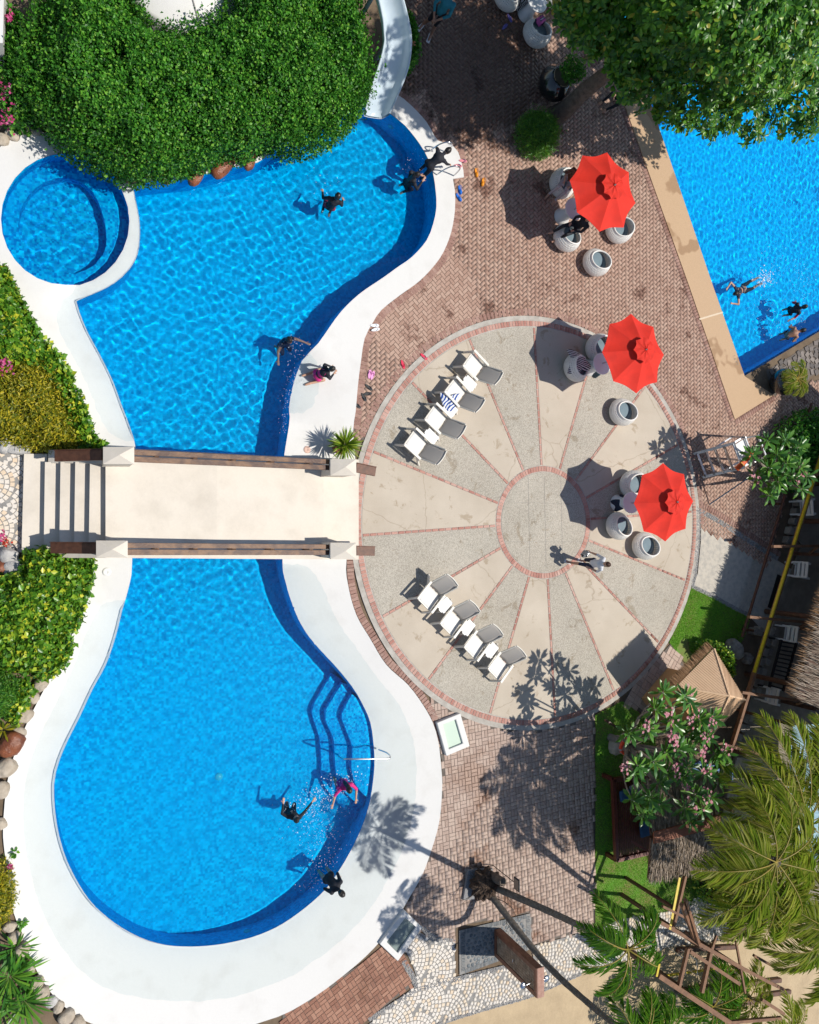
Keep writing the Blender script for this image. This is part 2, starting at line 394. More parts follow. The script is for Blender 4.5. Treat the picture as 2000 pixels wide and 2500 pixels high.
for i in range(0, len(Vp), 400):
    q = Vp[i:i + 400]
    di = np.hypot(q[:, None, 0] - IB[None, :, 0], q[:, None, 1] - IB[None, :, 1]) + 1e-4; do = np.hypot(q[:, None, 0] - OB[None, :, 0], q[:, None, 1] - OB[None, :, 1]) + 1e-4
    wi, wo_ = di ** -4.0, do ** -4.0; zi = (wi * IZ).sum(1) / wi.sum(1); zo = (wo_ * O_lz).sum(1) / wo_.sum(1)
    t = di.min(1) / (di.min(1) + do.min(1)); zz[i:i + 400] = zi + (zo - zi) * t
pool_surround = np_obj('pool_surround', np.c_[Vp, zz], Tp, M_plaster, smooth=True); pool_surround['kind'] = 'structure'
receiver(pool_surround)
lip = MB()
lip.add([(p.x, p.y, z) for p, z in zip(O_loop, O_lz)] + [(p.x, p.y, -0.12) for p in O_loop], [((i + 1) % len(O_loop), i, len(O_loop) + i, len(O_loop) + (i + 1) % len(O_loop)) for i in range(len(O_loop))], 0, True)
lip.build('outer_edge', M_plaster, pool_surround)

def basin(name, loop, lz, depth, m, parent=None):
    n = len(loop); b = MB()
    z0 = lz if hasattr(lz, '__len__') else [lz] * n
    b.add([(p.x, p.y, z - 0.012) for p, z in zip(loop, z0)] + [(p.x, p.y, -depth) for p in loop], [(i, (i + 1) % n, n + (i + 1) % n, n + i) for i in range(n)], 0, True)
    V, T = sheet([loop]); b.add(np.c_[V, np.full(len(V), -depth)], [tuple(t) for t in T])
    o = b.build(name, m, parent); receiver(o); o['kind'] = 'structure'; return o
basin('pool_basin', D_loop, D_lz, 1.15, M_tile)
basin('spa_basin', J_loop, J_lz, 0.95, M_tile_d)
jc = sum((Vector((p.x, p.y)) for p in J_loop), Vector((0, 0))) / len(J_loop)
jb = MB(); n = len(J_loop); ang0 = R(-50)
inner = []
for p in J_loop:
    v = p - jc; a = math.atan2(v.y, v.x); k = 0.76 - 0.16 * max(0, math.cos(a - R(25))) ** 3
    inner.append(jc + v * k)
jb.add([(p.x, p.y, -0.5) for p in J_loop] + [(p.x, p.y, -0.5) for p in inner] + [(p.x, p.y, -0.95) for p in inner],
       [(i, (i + 1) % n, n + (i + 1) % n, n + i) for i in range(n)] + [(n + i, n + (i + 1) % n, 2 * n + (i + 1) % n, 2 * n + i) for i in range(n)])
tag(receiver(jb.build('spa_bench', M_tile_d)), kind='structure')

# submerged entry steps in the lower pool
wall_pts = [(865, 1679), (889, 1719), (910, 1768), (918, 1825), (920, 1860), (918, 1897), (910, 1954), (894, 2011)]
steps_px = [([(868, 1700), (843, 1748), (849, 1776), (869, 1833), (866, 1880), (878, 1925), (904, 1955)], -0.36, wall_pts[1:7]),
            ([(850, 1675), (808, 1744), (808, 1768), (828, 1817), (832, 1880), (845, 1935), (898, 1985)], -0.62, wall_pts[0:7]),
            ([(830, 1655), (784, 1735), (782, 1765), (798, 1815), (803, 1870), (812, 1940), (885, 2020)], -0.90, wall_pts[0:8])]
st = None
for edge, z, wl in steps_px:
    e = smooth_loop([G(*p) for p in edge], 0.15, closed=False)
    poly = [(p.x, p.y) for p in e] + [(G(*q).x + 0.04, G(*q).y) for q in wl[::-1]]
    V, T = sheet([[Vector(p) for p in poly]]); b = MB()
    b.add(np.c_[V, np.full(len(V), z)], [tuple(t) for t in T]); k = len(e)
    b.add([(p.x, p.y, z) for p in e] + [(p.x, p.y, -1.15) for p in e], [(i, i + 1, k + i + 1, k + i) for i in range(k - 1)])
    if st is None:
        st = tag(receiver(b.build('pool_steps', M_tile_d)), kind='structure')
    else:
        receiver(b.build('step', M_tile_d, st))

# pool lamps and drains under water
for (px, py, zf) in ((532, 1892, -1.145), (610, 2280, -0.7), (955, 315, -0.6)):
    g = G(px, py, -1.0); b = MB(); b.lathe([(0.0, .02), (.09, .02), (.10, .0)], 16)
    o = receiver(b.build('pool_lamp', mat('lamp_glass', (0.04, 0.50, 0.66), rough=0.2)))
    if zf < -1.0: o.location = (g.x, g.y, zf + 0.01)
    else:
        q = min(D_loop, key=lambda p: (p - Vector((g.x, g.y))).length); o.location = (q.x, q.y, zf)
        cdir = Vector((5, -6 if py > 1200 else 4)) - q; o.rotation_euler = (0, R(90), math.atan2(cdir.y, cdir.x))
    tag(o, {532: 'round pale drain cover on the floor of the lower pool', 610: 'round pool lamp on the wall at the bottom end of lower pool', 955: 'round pool lamp under the end of the water slide'}[px], 'pool lamp', 'underwater pool lamps')

# ---- water surfaces: real waves, so that the sun draws real caustics
def wave(X, Y, kind=0):
    r = np.random.default_rng(3 + kind); Z = np.zeros_like(X)
    for i in range(46):
        lam = math.exp(r.uniform(math.log(.11), math.log(.42))); a = r.uniform(0, 2 * math.pi); ph = r.uniform(0, 6.28)
        Z += 0.00185 * lam * np.sin(2 * math.pi / lam * (X * math.cos(a) + Y * math.sin(a)) + ph)
    return Z
def water(name, loop, z, deep, step=0.042, kind=0, ripples=(), calm=None):
    x0, y0 = np.min([(p[0], p[1]) for p in loop], 0) - .1; x1, y1 = np.max([(p[0], p[1]) for p in loop], 0) + .1
    xs = np.arange(x0, x1, step); ys = np.arange(y0, y1, step); X, Y = np.meshgrid(xs, ys)
    Z = wave(X, Y, kind)
    amp = 0.85 + 0.35 * pnoise(X, Y, 0.35, 5)
    if calm is not None: amp = amp * calm(X, Y)
    Z = Z * amp
    for (cx, cy, lam, A, rad) in ripples:
        d = np.hypot(X - cx, Y - cy); Z += A * np.sin(2 * math.pi * d / lam) * np.exp(-(d / rad) ** 2)
    pts = np.c_[X.ravel(), Y.ravel()]
    ok = inside(pts, loop).reshape(X.shape); dp = np.zeros(X.shape, bool)
    for lp in deep: dp |= inside(pts, lp).reshape(X.shape)
    any4 = lambda a: a[:-1, :-1] | a[:-1, 1:] | a[1:, 1:] | a[1:, :-1]
    cell, dcell = any4(ok), any4(dp)
    idx = np.arange(X.size).reshape(X.shape); quads = np.stack([idx[:-1, :-1], idx[:-1, 1:], idx[1:, 1:], idx[1:, :-1]], -1); res = []
    ocell = any4(~dp)
    for nm, sel, mm, wrong in ((name, cell & dcell, M_water, ~dp.ravel()), (name.replace('water', 'shallows'), cell & ocell, M_film, dp.ravel())):
        q = quads[sel]
        if not len(q) or (mm is M_film and len(deep) == 1): continue
        used, inv = np.unique(q.ravel(), return_inverse=True)
        V = np.c_[pts, Z.ravel() + z][used]; ws = np.where(wrong[used])[0]
        if len(ws):                      # pull the ragged rim exactly onto the pool edge
            bestd = np.full(len(ws), 1e9); best = V[ws, :2].copy(); q2 = V[ws, :2]
            for lp in deep:
                L_ = np.array([(p[0], p[1]) for p in lp])
                for A_, B_ in zip(L_, np.roll(L_, -1, 0)):
                    ab = B_ - A_; t_ = np.clip(((q2 - A_) @ ab) / max(ab @ ab, 1e-12), 0, 1); pp = A_ + t_[:, None] * ab; dd = np.hypot(*(q2 - pp).T); m_ = dd < bestd
                    bestd = np.where(m_, dd, bestd); best[m_] = pp[m_]
            V[ws, :2] = best
        o = np_obj(nm, V, inv.reshape(-1, 4), mm, smooth=True); o['kind'] = 'structure'
        if mm is M_water: o.cycles.is_caustics_caster = True
    return o
sw = lambda px, py, lam, A, rad: (G(px, py).x, G(px, py).y, lam, A, rad)
lower_c = G(520, 1950)
def lagoon_calm(X, Y):
    lowp = 1 / (1 + np.exp((Y + 3.0) / 0.5))      # lower pool is calmer, with long ripples from the swimmers
    return 1.0 - 0.58 * lowp
water('lagoon_water', O_loop, WATER_Z, [D_loop, J_loop], ripples=[sw(818, 490, .3, .002, .7), sw(1010, 430, .3, .002, .7), sw(708, 825, .28, .002, .6), sw(760, 1990, .46, .0014, 5.0), sw(640, 2330, .55, .0015, 7.0), sw(815, 2150, .25, .002, .7), sw(780, 905, .2, .002, .7)], calm=lagoon_calm)
RP_loop = RP_in
basin('square_pool_basin', [Vector((p.x, p.y)) for p in RP_in], -0.05, 1.45, M_tile_l)
water('square_pool_water', RP_in, -0.045, [RP_in], kind=2, ripples=[sw(1820, 705, .3, .003, 1.0), sw(1955, 755, .3, .003, .9), sw(1950, 805, .3, .002, .7)])

# ---- tan coping of the right-hand pool
def tan_mat():
    m, nt, b, o = nodes_of('tan_coping')
    p = world_pos(nt)
    base = ramp(nt, noise(nt, 60, 3, co=p), [(0.3, (0.40, 0.265, 0.155)), (0.7, (0.56, 0.385, 0.235))])
    wet = ramp(nt, noise(nt, 0.75, 3, 0.5, co=p), [(0.57, (1, 1, 1)), (0.60, (0.70, 0.64, 0.58))])
    nt.links.new(mixc(nt, 1.0, base, wet, 'MULTIPLY'), b.inputs['Base Color']); b.inputs['Roughness'].default_value = 0.8
    bump(nt, b, noise(nt, 90, 2, co=p), 0.35, 0.005); return m
M_tan = tan_mat()
b = MB(); b.prism([(p.x, p.y) for p in RP_out[:4] + RP_out[4:]], -0.2, 0.03)
cop = tag(b.build('tan_coping', M_tan), kind='structure')
b = MB(); s0, s1 = G(1706, 780), G(1763, 763); b.bar((s0.x, s0.y, .031), (s1.x, s1.y, .031), .06, .008); b.build('joint_strip', mat('pale_joint', (.62, .5, .36)), cop)
# faded depth marks on the coping, as plain painted lettering
def lettering(txt, px, py, ang, size, m, z=.036, parent=None):
    cu = bpy.data.curves.new('lettering', 'FONT'); cu.body = txt; cu.size = size; cu.align_x = 'CENTER'; cu.align_y = 'CENTER'; cu.extrude = 0.0015
    t = bpy.data.objects.new('tmp', cu); COL.objects.link(t)
    dg = bpy.context.evaluated_depsgraph_get(); me = bpy.data.meshes.new_from_object(t.evaluated_get(dg)); bpy.data.objects.remove(t)
    me.materials.clear(); me.materials.append(m)
    o = link('lettering', me, parent); g = G(px, py); o.location = (g.x, g.y, z); o.rotation_euler = (0, 0, ang); return o
M_ink = mat('faded_ink', (0.30, 0.24, 0.18))
ev = (G(1740, 700) - G(1612, 325)); ea = math.atan2(ev.y, ev.x)
lettering('4.5 FT', 1620, 374, ea, .17, M_ink, parent=cop)
lettering('1.6 FT', 1794, 880, ea, .16, M_ink, parent=cop)
# overflow wall at the lower end of the right-hand pool
w0, w1 = G(1817, 919), G(2160, 715); wd = (w1 - w0).normalized(); wn = Vector((wd.y, -wd.x, 0))
b = MB(); poly = [w0 + wd * .02, w1, w1 + wn * .16, w0 + wd * .02 + wn * .16]
b.prism([(p.x, p.y) for p in poly], -0.5, -0.052); ow = tag(b.build('overflow_wall', mat('wet_green_tile', (0.0, .10, .14), (0.0, .05, .09), 5, .15)), kind='structure')

CHP = [Vector((p.x, p.y)) for p in GP([(1886, 966), (1872, 905), (1960, 852), (2120, 750), (2140, 860), (2020, 900)])]
chf = flat('overflow_channel', CHP, -.022, M_mortar); chf['kind'] = 'structure'

# ---- the round patio
PC, PR = Vector((13.735, 0.065)), 6.25
def circ(r, n=128, c=PC, a0=0.0, a1=2 * math.pi): return [Vector((c.x + r * math.cos(a), c.y + r * math.sin(a))) for a in np.linspace(a0, a1, n, endpoint=(a1 - a0) < 6.28)]
def patio_mat(name, c1, c2, agg, crack=0.0):
    m, nt, b, o = nodes_of(name); p = world_pos(nt)
    big = ramp(nt, noise(nt, 0.8, 5, co=p), [(0.3, c1), (0.7, c2)])
    if agg:
        v = N(nt, 'ShaderNodeTexVoronoi'); v.inputs['Scale'].default_value = 60; nt.links.new(p, v.inputs['Vector'])
        sp = N(nt, 'ShaderNodeSeparateColor'); nt.links.new(v.outputs['Color'], sp.inputs[0])
        peb = ramp(nt, sp.outputs[1], [(0.1, (0.16, 0.14, 0.12)), (0.5, (0.40, 0.36, 0.29)), (0.9, (0.62, 0.57, 0.48))])
        big = mixc(nt, 0.42, big, peb)
    else:
        f = noise(nt, 45, 3, co=p); big = mixc(nt, 0.25, big, ramp(nt, f, [(0.3, tuple(x * .7 for x in c1)), (0.7, c2)]))
    s = noise(nt, 1.7, 6, 0.7, co=p, dist=0.6)
    big = mixc(nt, ramp(nt, s, [(0.58, (0, 0, 0)), (0.64, (.8, .8, .8))]), big, (0.70, 0.64, 0.56), 'MULTIPLY')
    big = mixc(nt, ramp(nt, noise(nt, .45, 4, co=p), [(0.4, (0, 0, 0)), (0.7, (.7, .7, .7))]), big, (0.84, 0.82, 0.80), 'MULTIPLY')
    if crack:
        v2 = N(nt, 'ShaderNodeTexVoronoi', feature='DISTANCE_TO_EDGE'); v2.inputs['Scale'].default_value = 0.42
        wn_ = N(nt, 'ShaderNodeTexNoise'); wn_.inputs['Scale'].default_value = 2.2; wn_.inputs['Detail'].default_value = 5; nt.links.new(p, wn_.inputs['Vector'])
        off = mixc(nt, 0.22, p, wn_.outputs['Color']); nt.links.new(off, v2.inputs['Vector'])
        big = mixc(nt, ramp(nt, v2.outputs['Distance'], [(0.0012, (0.8, 0.8, 0.8)), (0.0045, (0, 0, 0))]), big, (0.66, 0.62, 0.57), 'MULTIPLY')
    nt.links.new(big, b.inputs['Base Color']); b.inputs['Roughness'].default_value = 0.85
    bump(nt, b, noise(nt, 70, 2, co=p), 0.4, 0.006); return m
M_pl = patio_mat('smooth_patio_concrete', (0.47, 0.405, 0.32), (0.55, 0.48, 0.39), False, 1)
M_pa = patio_mat('pebble_patio_concrete', (0.36, 0.335, 0.28), (0.44, 0.40, 0.335), True)
patio = flat('patio', circ(PR + .24), 0.012, M_conc); patio['kind'] = 'structure'
lipm = MB(); cc = circ(PR + .24); n = len(cc); lipm.add([(p.x, p.y, .012) for p in cc] + [(p.x, p.y, -.1) for p in cc], [((i + 1) % n, i, n + i, n + (i + 1) % n) for i in range(n)]); lipm.build('kerb_edge', M_conc, patio)
A0 = R(3.5)
for k in range(16):
    a0 = A0 + k * R(22.5); lw = 0.045
    P = []
    for r, rev in ((PR - .115, 1), (1.79, -1)):
        da = lw / r; an = np.linspace(a0 + da, a0 + R(22.5) - da, 10)[::rev]
        P += [Vector((PC.x + r * math.cos(a), PC.y + r * math.sin(a))) for a in an]
    o = flat('patio_panel', P, 0.022, M_pl if k % 2 == 1 else M_pa, parent=patio)
o = flat('patio_centre', circ(1.58, 64), 0.022, M_pa, parent=patio)
b = MB()
for kx in (-.55, .05, .68): b.bar((PC.x + kx, PC.y - 1.42, .0245), (PC.x + kx - .06, PC.y + 1.42, .0245), .007, .003)
for ky in (-.6, .62): b.bar((PC.x - 1.4, PC.y + ky, .0242), (PC.x + 1.4, PC.y + ky - .03, .0242), .007, .003)
b.build('joint_line', M_grout, patio)
flat('ring_mortar', circ(PR + .09), 0.0165, M_conc, holes=[circ(PR - .112)], parent=patio)
flat('ring_mortar', circ(1.785, 64), 0.0165, M_conc, holes=[circ(1.585, 64)], parent=patio)

M_red = piece_mat('red_patio_brick', [(0.0, (0.33, 0.13, 0.10)), (0.4, (0.44, 0.215, 0.165)), (1.0, (0.54, 0.34, 0.28))], stain=(0.78, .74, .70))
M_pink = piece_mat('pink_paving_brick', [(0.0, (0.32, 0.19, 0.14)), (0.45, (0.40, 0.255, 0.195)), (1.0, (0.47, 0.325, 0.25))], stain=(0.50, .42, .40), stain_scale=1.0, stain_pos=(0.585, 0.63))
M_pink2 = piece_mat('beige_paving_brick', [(0.0, (0.33, 0.235, 0.19)), (0.5, (0.43, 0.32, 0.265)), (1.0, (0.50, 0.39, 0.32))], stain=(0.62, .48, .40), stain_scale=0.5, stain_pos=(0.56, 0.64))
M_rust = piece_mat('rust_paving_brick', [(0.0, (0.20, 0.085, 0.055)), (0.5, (0.30, 0.145, 0.095)), (1.0, (0.40, 0.22, 0.15))], stain=(0.7, .62, .55))

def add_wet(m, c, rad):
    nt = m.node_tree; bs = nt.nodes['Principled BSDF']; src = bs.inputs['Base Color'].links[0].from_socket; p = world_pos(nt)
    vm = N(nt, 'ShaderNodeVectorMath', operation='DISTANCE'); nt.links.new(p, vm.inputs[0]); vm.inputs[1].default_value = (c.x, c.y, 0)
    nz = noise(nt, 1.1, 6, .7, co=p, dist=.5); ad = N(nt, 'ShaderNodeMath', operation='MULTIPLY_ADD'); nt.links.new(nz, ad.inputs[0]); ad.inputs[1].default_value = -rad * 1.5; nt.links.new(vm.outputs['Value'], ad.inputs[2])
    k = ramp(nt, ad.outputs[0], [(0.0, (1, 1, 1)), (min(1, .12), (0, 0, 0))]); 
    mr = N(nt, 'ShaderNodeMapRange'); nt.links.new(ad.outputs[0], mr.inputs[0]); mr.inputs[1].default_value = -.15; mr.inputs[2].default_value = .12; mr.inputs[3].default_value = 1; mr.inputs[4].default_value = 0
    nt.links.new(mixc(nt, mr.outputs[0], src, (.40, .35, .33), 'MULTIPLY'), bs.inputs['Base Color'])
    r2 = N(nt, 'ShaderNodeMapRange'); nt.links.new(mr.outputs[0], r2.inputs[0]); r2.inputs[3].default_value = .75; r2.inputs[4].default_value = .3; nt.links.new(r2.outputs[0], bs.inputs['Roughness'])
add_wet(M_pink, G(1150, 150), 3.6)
def unit_block(name, sx, sy, h, m, ch=0.006):
    x, y = sx / 2, sy / 2; b = MB()
    b.add([(-x, -y, -h), (x, -y, -h), (x, y, -h), (-x, y, -h), (-x, -y, -ch), (x, -y, -ch), (x, y, -ch), (-x, y, -ch), (-x + ch, -y + ch, 0), (x - ch, -y + ch, 0), (x - ch, y - ch, 0), (-x + ch, y - ch, 0)],
          [(0, 1, 5, 4), (1, 2, 6, 5), (2, 3, 7, 6), (3, 0, 4, 7), (4, 5, 9, 8), (5, 6, 10, 9), (6, 7, 11, 10), (7, 4, 8, 11), (8, 9, 10, 11)])
    return b.mesh(name, m)
BV = np.array([(-1, -1, 0), (1, -1, 0), (1, 1, 0), (-1, 1, 0), (-1, -1, 1), (1, -1, 1), (1, 1, 1), (-1, 1, 1)], float)
BF = np.array([(0, 1, 5, 4), (1, 2, 6, 5), (2, 3, 7, 6), (3, 0, 4, 7), (4, 5, 6, 7)])
def lay(parent, places, sx, sy, h, ztop, m, name='brick', key=None, limit=300):
    """places: (x, y, angle). The largest-looking `limit` are bricks of their own, the rest one joined part."""
    P = np.array(places, float)
    if not len(P): return
    r = np.random.default_rng(len(P)); zt = ztop + r.uniform(-.0025, .0025, len(P))
    order = np.argsort(np.hypot(P[:, 0], P[:, 1]) if key is None else key(P))
    one, rest = order[:limit], order[limit:]
    me = unit_block(name, sx, sy, h, m)
    for i in one:
        o = link(name, me, parent); o.location = (P[i, 0], P[i, 1], zt[i]); o.rotation_euler = (r.uniform(-.004, .004), r.uniform(-.004, .004), P[i, 2])
    if len(rest):
        Q = P[rest]; c, s_ = np.cos(Q[:, 2]), np.sin(Q[:, 2])
        L = BV * np.array([sx / 2, sy / 2, 1.0])
        V = np.empty((len(Q), 8, 3)); tap = np.where(BV[:, 2] > .5, .965, 1.0)
        lx, ly = L[:, 0] * tap, L[:, 1] * tap
        V[:, :, 0] = Q[:, 0, None] + lx * c[:, None] - ly * s_[:, None]; V[:, :, 1] = Q[:, 1, None] + lx * s_[:, None] + ly * c[:, None]
        V[:, :, 2] = np.where(BV[None, :, 2] > .5, zt[rest][:, None], ztop - h)
        Fq = (BF[None] + (np.arange(len(Q)) * 8)[:, None, None]).reshape(-1, 4)
        np_obj(name + 's', V.reshape(-1, 3), Fq, m, parent)['kind'] = 'stuff'

chp = [(x + rng.uniform(-.04, .04), y + rng.uniform(-.04, .04), rng.uniform(0, 3)) for x in np.arange(20, 34, .24) for y in np.arange(1, 9, .22)]
chp = [p for p, k in zip(chp, inside(np.array(chp)[:, :2], CHP)) if k]
lay(chf, chp, .22, .17, .03, .01, piece_mat('dark_channel_stone', [(0, (.05, .045, .045)), (.5, (.13, .11, .10)), (1, (.26, .22, .19))], rough=.5), name='stone')
# ring bricks and spoke bricks of the patio
nb = int(2 * math.pi * PR / 0.105)
ring = [(PC.x + PR * math.cos(a), PC.y + PR * math.sin(a), a) for a in np.linspace(0, 2 * math.pi, nb, endpoint=False)]
nb2 = int(2 * math.pi * 1.685 / 0.1)
ring += [(PC.x + 1.685 * math.cos(a), PC.y + 1.685 * math.sin(a), a) for a in np.linspace(0, 2 * math.pi, nb2, endpoint=False)]
spoke = []
for k in range(16):
    a = A0 + k * R(22.5); nbk = 20
    for i in range(nbk):
        r_ = 1.79 + (PR - .12 - 1.79) * (i + .5) / nbk
        spoke.append((PC.x + r_ * math.cos(a), PC.y + r_ * math.sin(a), a))
lay(patio, ring, 0.165, 0.093, .03, .027, M_red)
lay(patio, spoke, 0.195, 0.072, .03, .0285, M_red)

# ---- brick paving
HB_px = [(967, 232), (1003, 260), (1040, 300), (1068, 345), (1100, 353), (1117, 373), (1131, 434), (1104, 438), (1109, 515), (1100, 568), (1082, 615), (1023, 687), (930, 758), (889, 827), (873, 937), (861, 1060), (930, 1100), (1290, 1200), (1700, 1290), (1790, 1330), (1875, 1385), (1940, 1130), (2080, 1000), (2080, 900), (1888, 965), (1793, 1024), (1681, 698), (1519, 243), (1425, -30), (1400, -110), (940, -110), (980, 60), (990, 160)]
HB = [Vector((p.x, p.y)) for p in GP(HB_px)]
hb = flat('brick_paving', HB, -0.012, M_mortar); hb['kind'] = 'structure'
def herringbone(poly, L=0.212, Wd=0.106, rot=R(45), org=(0, 0)):
    P = np.array([(p[0], p[1]) for p in poly]); c0 = P.mean(0); rad = np.hypot(*(P - c0).T).max(); out = []
    n = int(rad / Wd) + 4; ca, sa = math.cos(rot), math.sin(rot)
    # unit: horizontal brick at (i + 2j... ) staircase lattice
    I, J = np.meshgrid(np.arange(-n, n), np.arange(-n // 2, n // 2)); I = I.ravel(); J = J.ravel()
    # lattice vectors (W, W) and (2L, 0) -> with L = 2W
    ox, oy = I * Wd + J * 2 * L, I * Wd + 0 * J
    hx, hy = ox + L / 2, oy + Wd / 2                     # lying brick
    vx, vy = ox + L + Wd / 2, oy + Wd - L / 2 + 0 * J        # standing brick to its right
    res = []
    for x, y, a in ((hx, hy, 0.0), (vx, vy, math.pi / 2)):
        X = c0[0] + org[0] + x * ca - y * sa; Y = c0[1] + org[1] + x * sa + y * ca
        okk = inside(np.c_[X, Y], poly); res += [(xx, yy, rot + a) for xx, yy in zip(X[okk], Y[okk])]
    return res
pl = herringbone(HB)
pl = [p for p in pl if (p[0] - PC.x) ** 2 + (p[1] - PC.y) ** 2 > (PR + .24) ** 2]
lay(hb, pl, .203, .097, .03, .002, M_pink, key=lambda P: np.hypot(P[:, 0] - 9.5, P[:, 1] - 6.5))
# soldier courses along the coping, the patio and the tan coping
def course(loop, off, pitch=0.108):
    L = [Vector((p[0], p[1])) for p in loop]; out = []; acc = 0.0
    for a, b_ in zip(L[:-1], L[1:]):
        d = b_ - a; l = d.length
        if l < 1e-6: continue
        u = d / l; nrm = Vector((u.y, -u.x))
        while acc < l:
            p = a + u * acc + nrm * off; out.append((p.x, p.y, math.atan2(nrm.y, nrm.x))); acc += pitch
        acc -= l
    return out
cl = smooth_loop(GP([p for p, z in O_pts[0:4]]), .2, False)
cr = smooth_loop(GP([p for p, z in O_pts[8:22]]), .2, False)
crs = course(cl, -.11) + course(cr, -.11) + course(GP([(1117, 365), (1131, 434)]), -.12) + course(GP([(1135, 437), (1110, 440)]), .12)
low_right = smooth_loop(GP([p for p, z in O_pts[24:33]]), .2, False)
crs += course(low_right, -.12)
crs += [(PC.x + (PR + .355) * math.cos(a), PC.y + (PR + .355) * math.sin(a), a) for a in np.linspace(R(0), R(158), int(R(124) * (PR + .355) / .107))]
crs += course(GP([(1712, 1240), (1765, 1270), (1838, 1319), (1905, 1362)]), -.12)
crs += course(GP([(1519, 243), (1681, 698), (1793, 1024), (1888, 965)]), -.11 if False else .11)
bc = tag(bpy.data.objects.new('brick_border', None), kind='structure'); COL.objects.link(bc)
lay(bc, crs, .205, .099, .03, .008, M_rust if False else piece_mat('border_brick', [(0.0, (0.22, 0.11, 0.085)), (0.5, (0.31, 0.175, 0.14)), (1.0, (0.40, 0.26, 0.21))], stain=(0.7, .62, .58)))

# basket-weave paving below the patio
BW_px = [(1046, 1735), (1062, 1775), (1080, 1860), (1080, 1945), (1058, 2068), (1030, 2140), (985, 2225), (1010, 2262), (1050, 2288), (1110, 2300), (1115, 2262), (1298, 2228), (1300, 2308), (1450, 2268), (1452, 2225), (1452, 1745), (1290, 1765), (1150, 1735), (1060, 1680)]
BW = [Vector((p.x, p.y)) for p in GP(BW_px)]
bw = flat('basket_paving', BW, -0.010, M_mortar); bw['kind'] = 'structure'
def basket(poly, rot, Wd=0.108, org=(0, 0)):
    P = np.array([(p[0], p[1]) for p in poly]); c0 = P.mean(0); rad = np.hypot(*(P - c0).T).max(); n = int(rad / (2 * Wd)) + 2; res = []
    ca, sa = math.cos(rot), math.sin(rot); X, Y, A = [], [], []
    for i in range(-n, n):
        for j in range(-n, n):
            for k in (-1, 1):
                x, y = i * 2 * Wd, j * 2 * Wd; a = 0.0
                if (i + j) % 2: y += k * Wd / 2
                else: x += k * Wd / 2; a = math.pi / 2
                X.append(c0[0] + x * ca - y * sa); Y.append(c0[1] + x * sa + y * ca); A.append(rot + a)
    okk = inside(np.c_[X, Y], poly)
    return [(x, y, a) for x, y, a, o_ in zip(X, Y, A, okk) if o_]
bpl = [p for p in basket(BW, R(4)) if (p[0] - PC.x) ** 2 + (p[1] - PC.y) ** 2 > (PR + .24) ** 2]
lay(bw, bpl, .206, .099, .03, .003, M_pink2)
LB_px = [(905, 2338), (955, 2290), (985, 2320), (1003, 2362), (1014, 2402), (960, 2442), (880, 2505), (690, 2520), (690, 2478), (772, 2431), (833, 2386)]
LB = [Vector((p.x, p.y)) for p in GP(LB_px)]
lb = flat('rust_paving', LB, -0.010, M_mortar); lb['kind'] = 'structure'
lay(lb, basket(LB, R(28)), .206, .099, .03, .003, M_rust)
# strip of brick by the kiosk
KB_px = [(1613, 1600), (1640, 1570), (1680, 1640), (1640, 1660), (1590, 1760), (1555, 1730), (1520, 1720), (1560, 1650)]
KB = [Vector((p.x, p.y)) for p in GP(KB_px)]
kb = flat('kiosk_paving', KB, -0.008, M_mortar); kb['kind'] = 'structure'
lay(kb, basket(KB, R(-35), 0.15), .29, .142, .03, .004, M_pink2)

# ---- fan-laid stone paving
M_fan = piece_mat('white_fan_stone', [(0.0, (0.62, 0.60, 0.56)), (0.55, (0.72, 0.69, 0.64)), (0.8, (0.70, 0.60, 0.46)), (1.0, (0.66, 0.50, 0.34))], rough=.6, grain=25, bmp=.2)
def fans(poly, ang, Rf=0.88, s=0.115):
    P = np.array([(p[0], p[1]) for p in poly]); c0 = P.mean(0); rad = np.hypot(*(P - c0).T).max()
    n = int(rad / Rf) + 3; u = np.array([math.cos(ang), math.sin(ang)]); v = np.array([-u[1], u[0]])
    cen = []
    for i in range(-2 * n, 2 * n):
        for j in range(-n, n):
            cen.append((i, c0 + u * (i * Rf * 0.62) + v * ((j + 0.5 * (i % 2)) * 2 * Rf * .87)))
    C = np.array([c for _, c in cen]); Ii = np.array([i for i, _ in cen]); out = []
    for (i, c) in cen:
        if np.hypot(*(c - c0)) > rad + Rf: continue
        near = (Ii > i) & (Ii <= i + 4) & (np.hypot(*(C - c).T) < 2.1 * Rf)
        for k in range(1, int(Rf / s) + 1):
            r_ = k * s - s * .4; m_ = max(3, int(math.pi * 2 * r_ / s))
            for t in range(m_):
                a = ang + math.pi + 2 * math.pi * t / m_ + k * .3
                p = c + r_ * np.array([math.cos(a), math.sin(a)])
                if near.any() and (np.hypot(*(C[near] - p).T) < Rf - s * .3).any(): continue
                prev = (Ii < i) & False
                if math.cos(a - ang - math.pi) < -0.35: continue
                out.append((p[0], p[1], a))
    okk = inside(np.array(out)[:, :2], poly); return [o_ for o_, k in zip(out, okk) if k]
FA_px = [(1000, 2262), (1050, 2290), (1110, 2300), (1112, 2390), (1215, 2370), (1302, 2345), (1302, 2310), (1450, 2270), (1530, 2240), (1640, 2222), (1700, 2190), (1830, 2190), (1760, 2295), (1640, 2310), (1560, 2335), (1420, 2375), (1290, 2432), (1150, 2472), (1050, 2505), (890, 2510), (965, 2448), (1022, 2402), (1010, 2362), (990, 2320), (985, 2285)]
FA = [Vector((p.x, p.y)) for p in GP(FA_px)]
fa = flat('fan_paving', FA, -0.006, M_grout); fa['kind'] = 'structure'
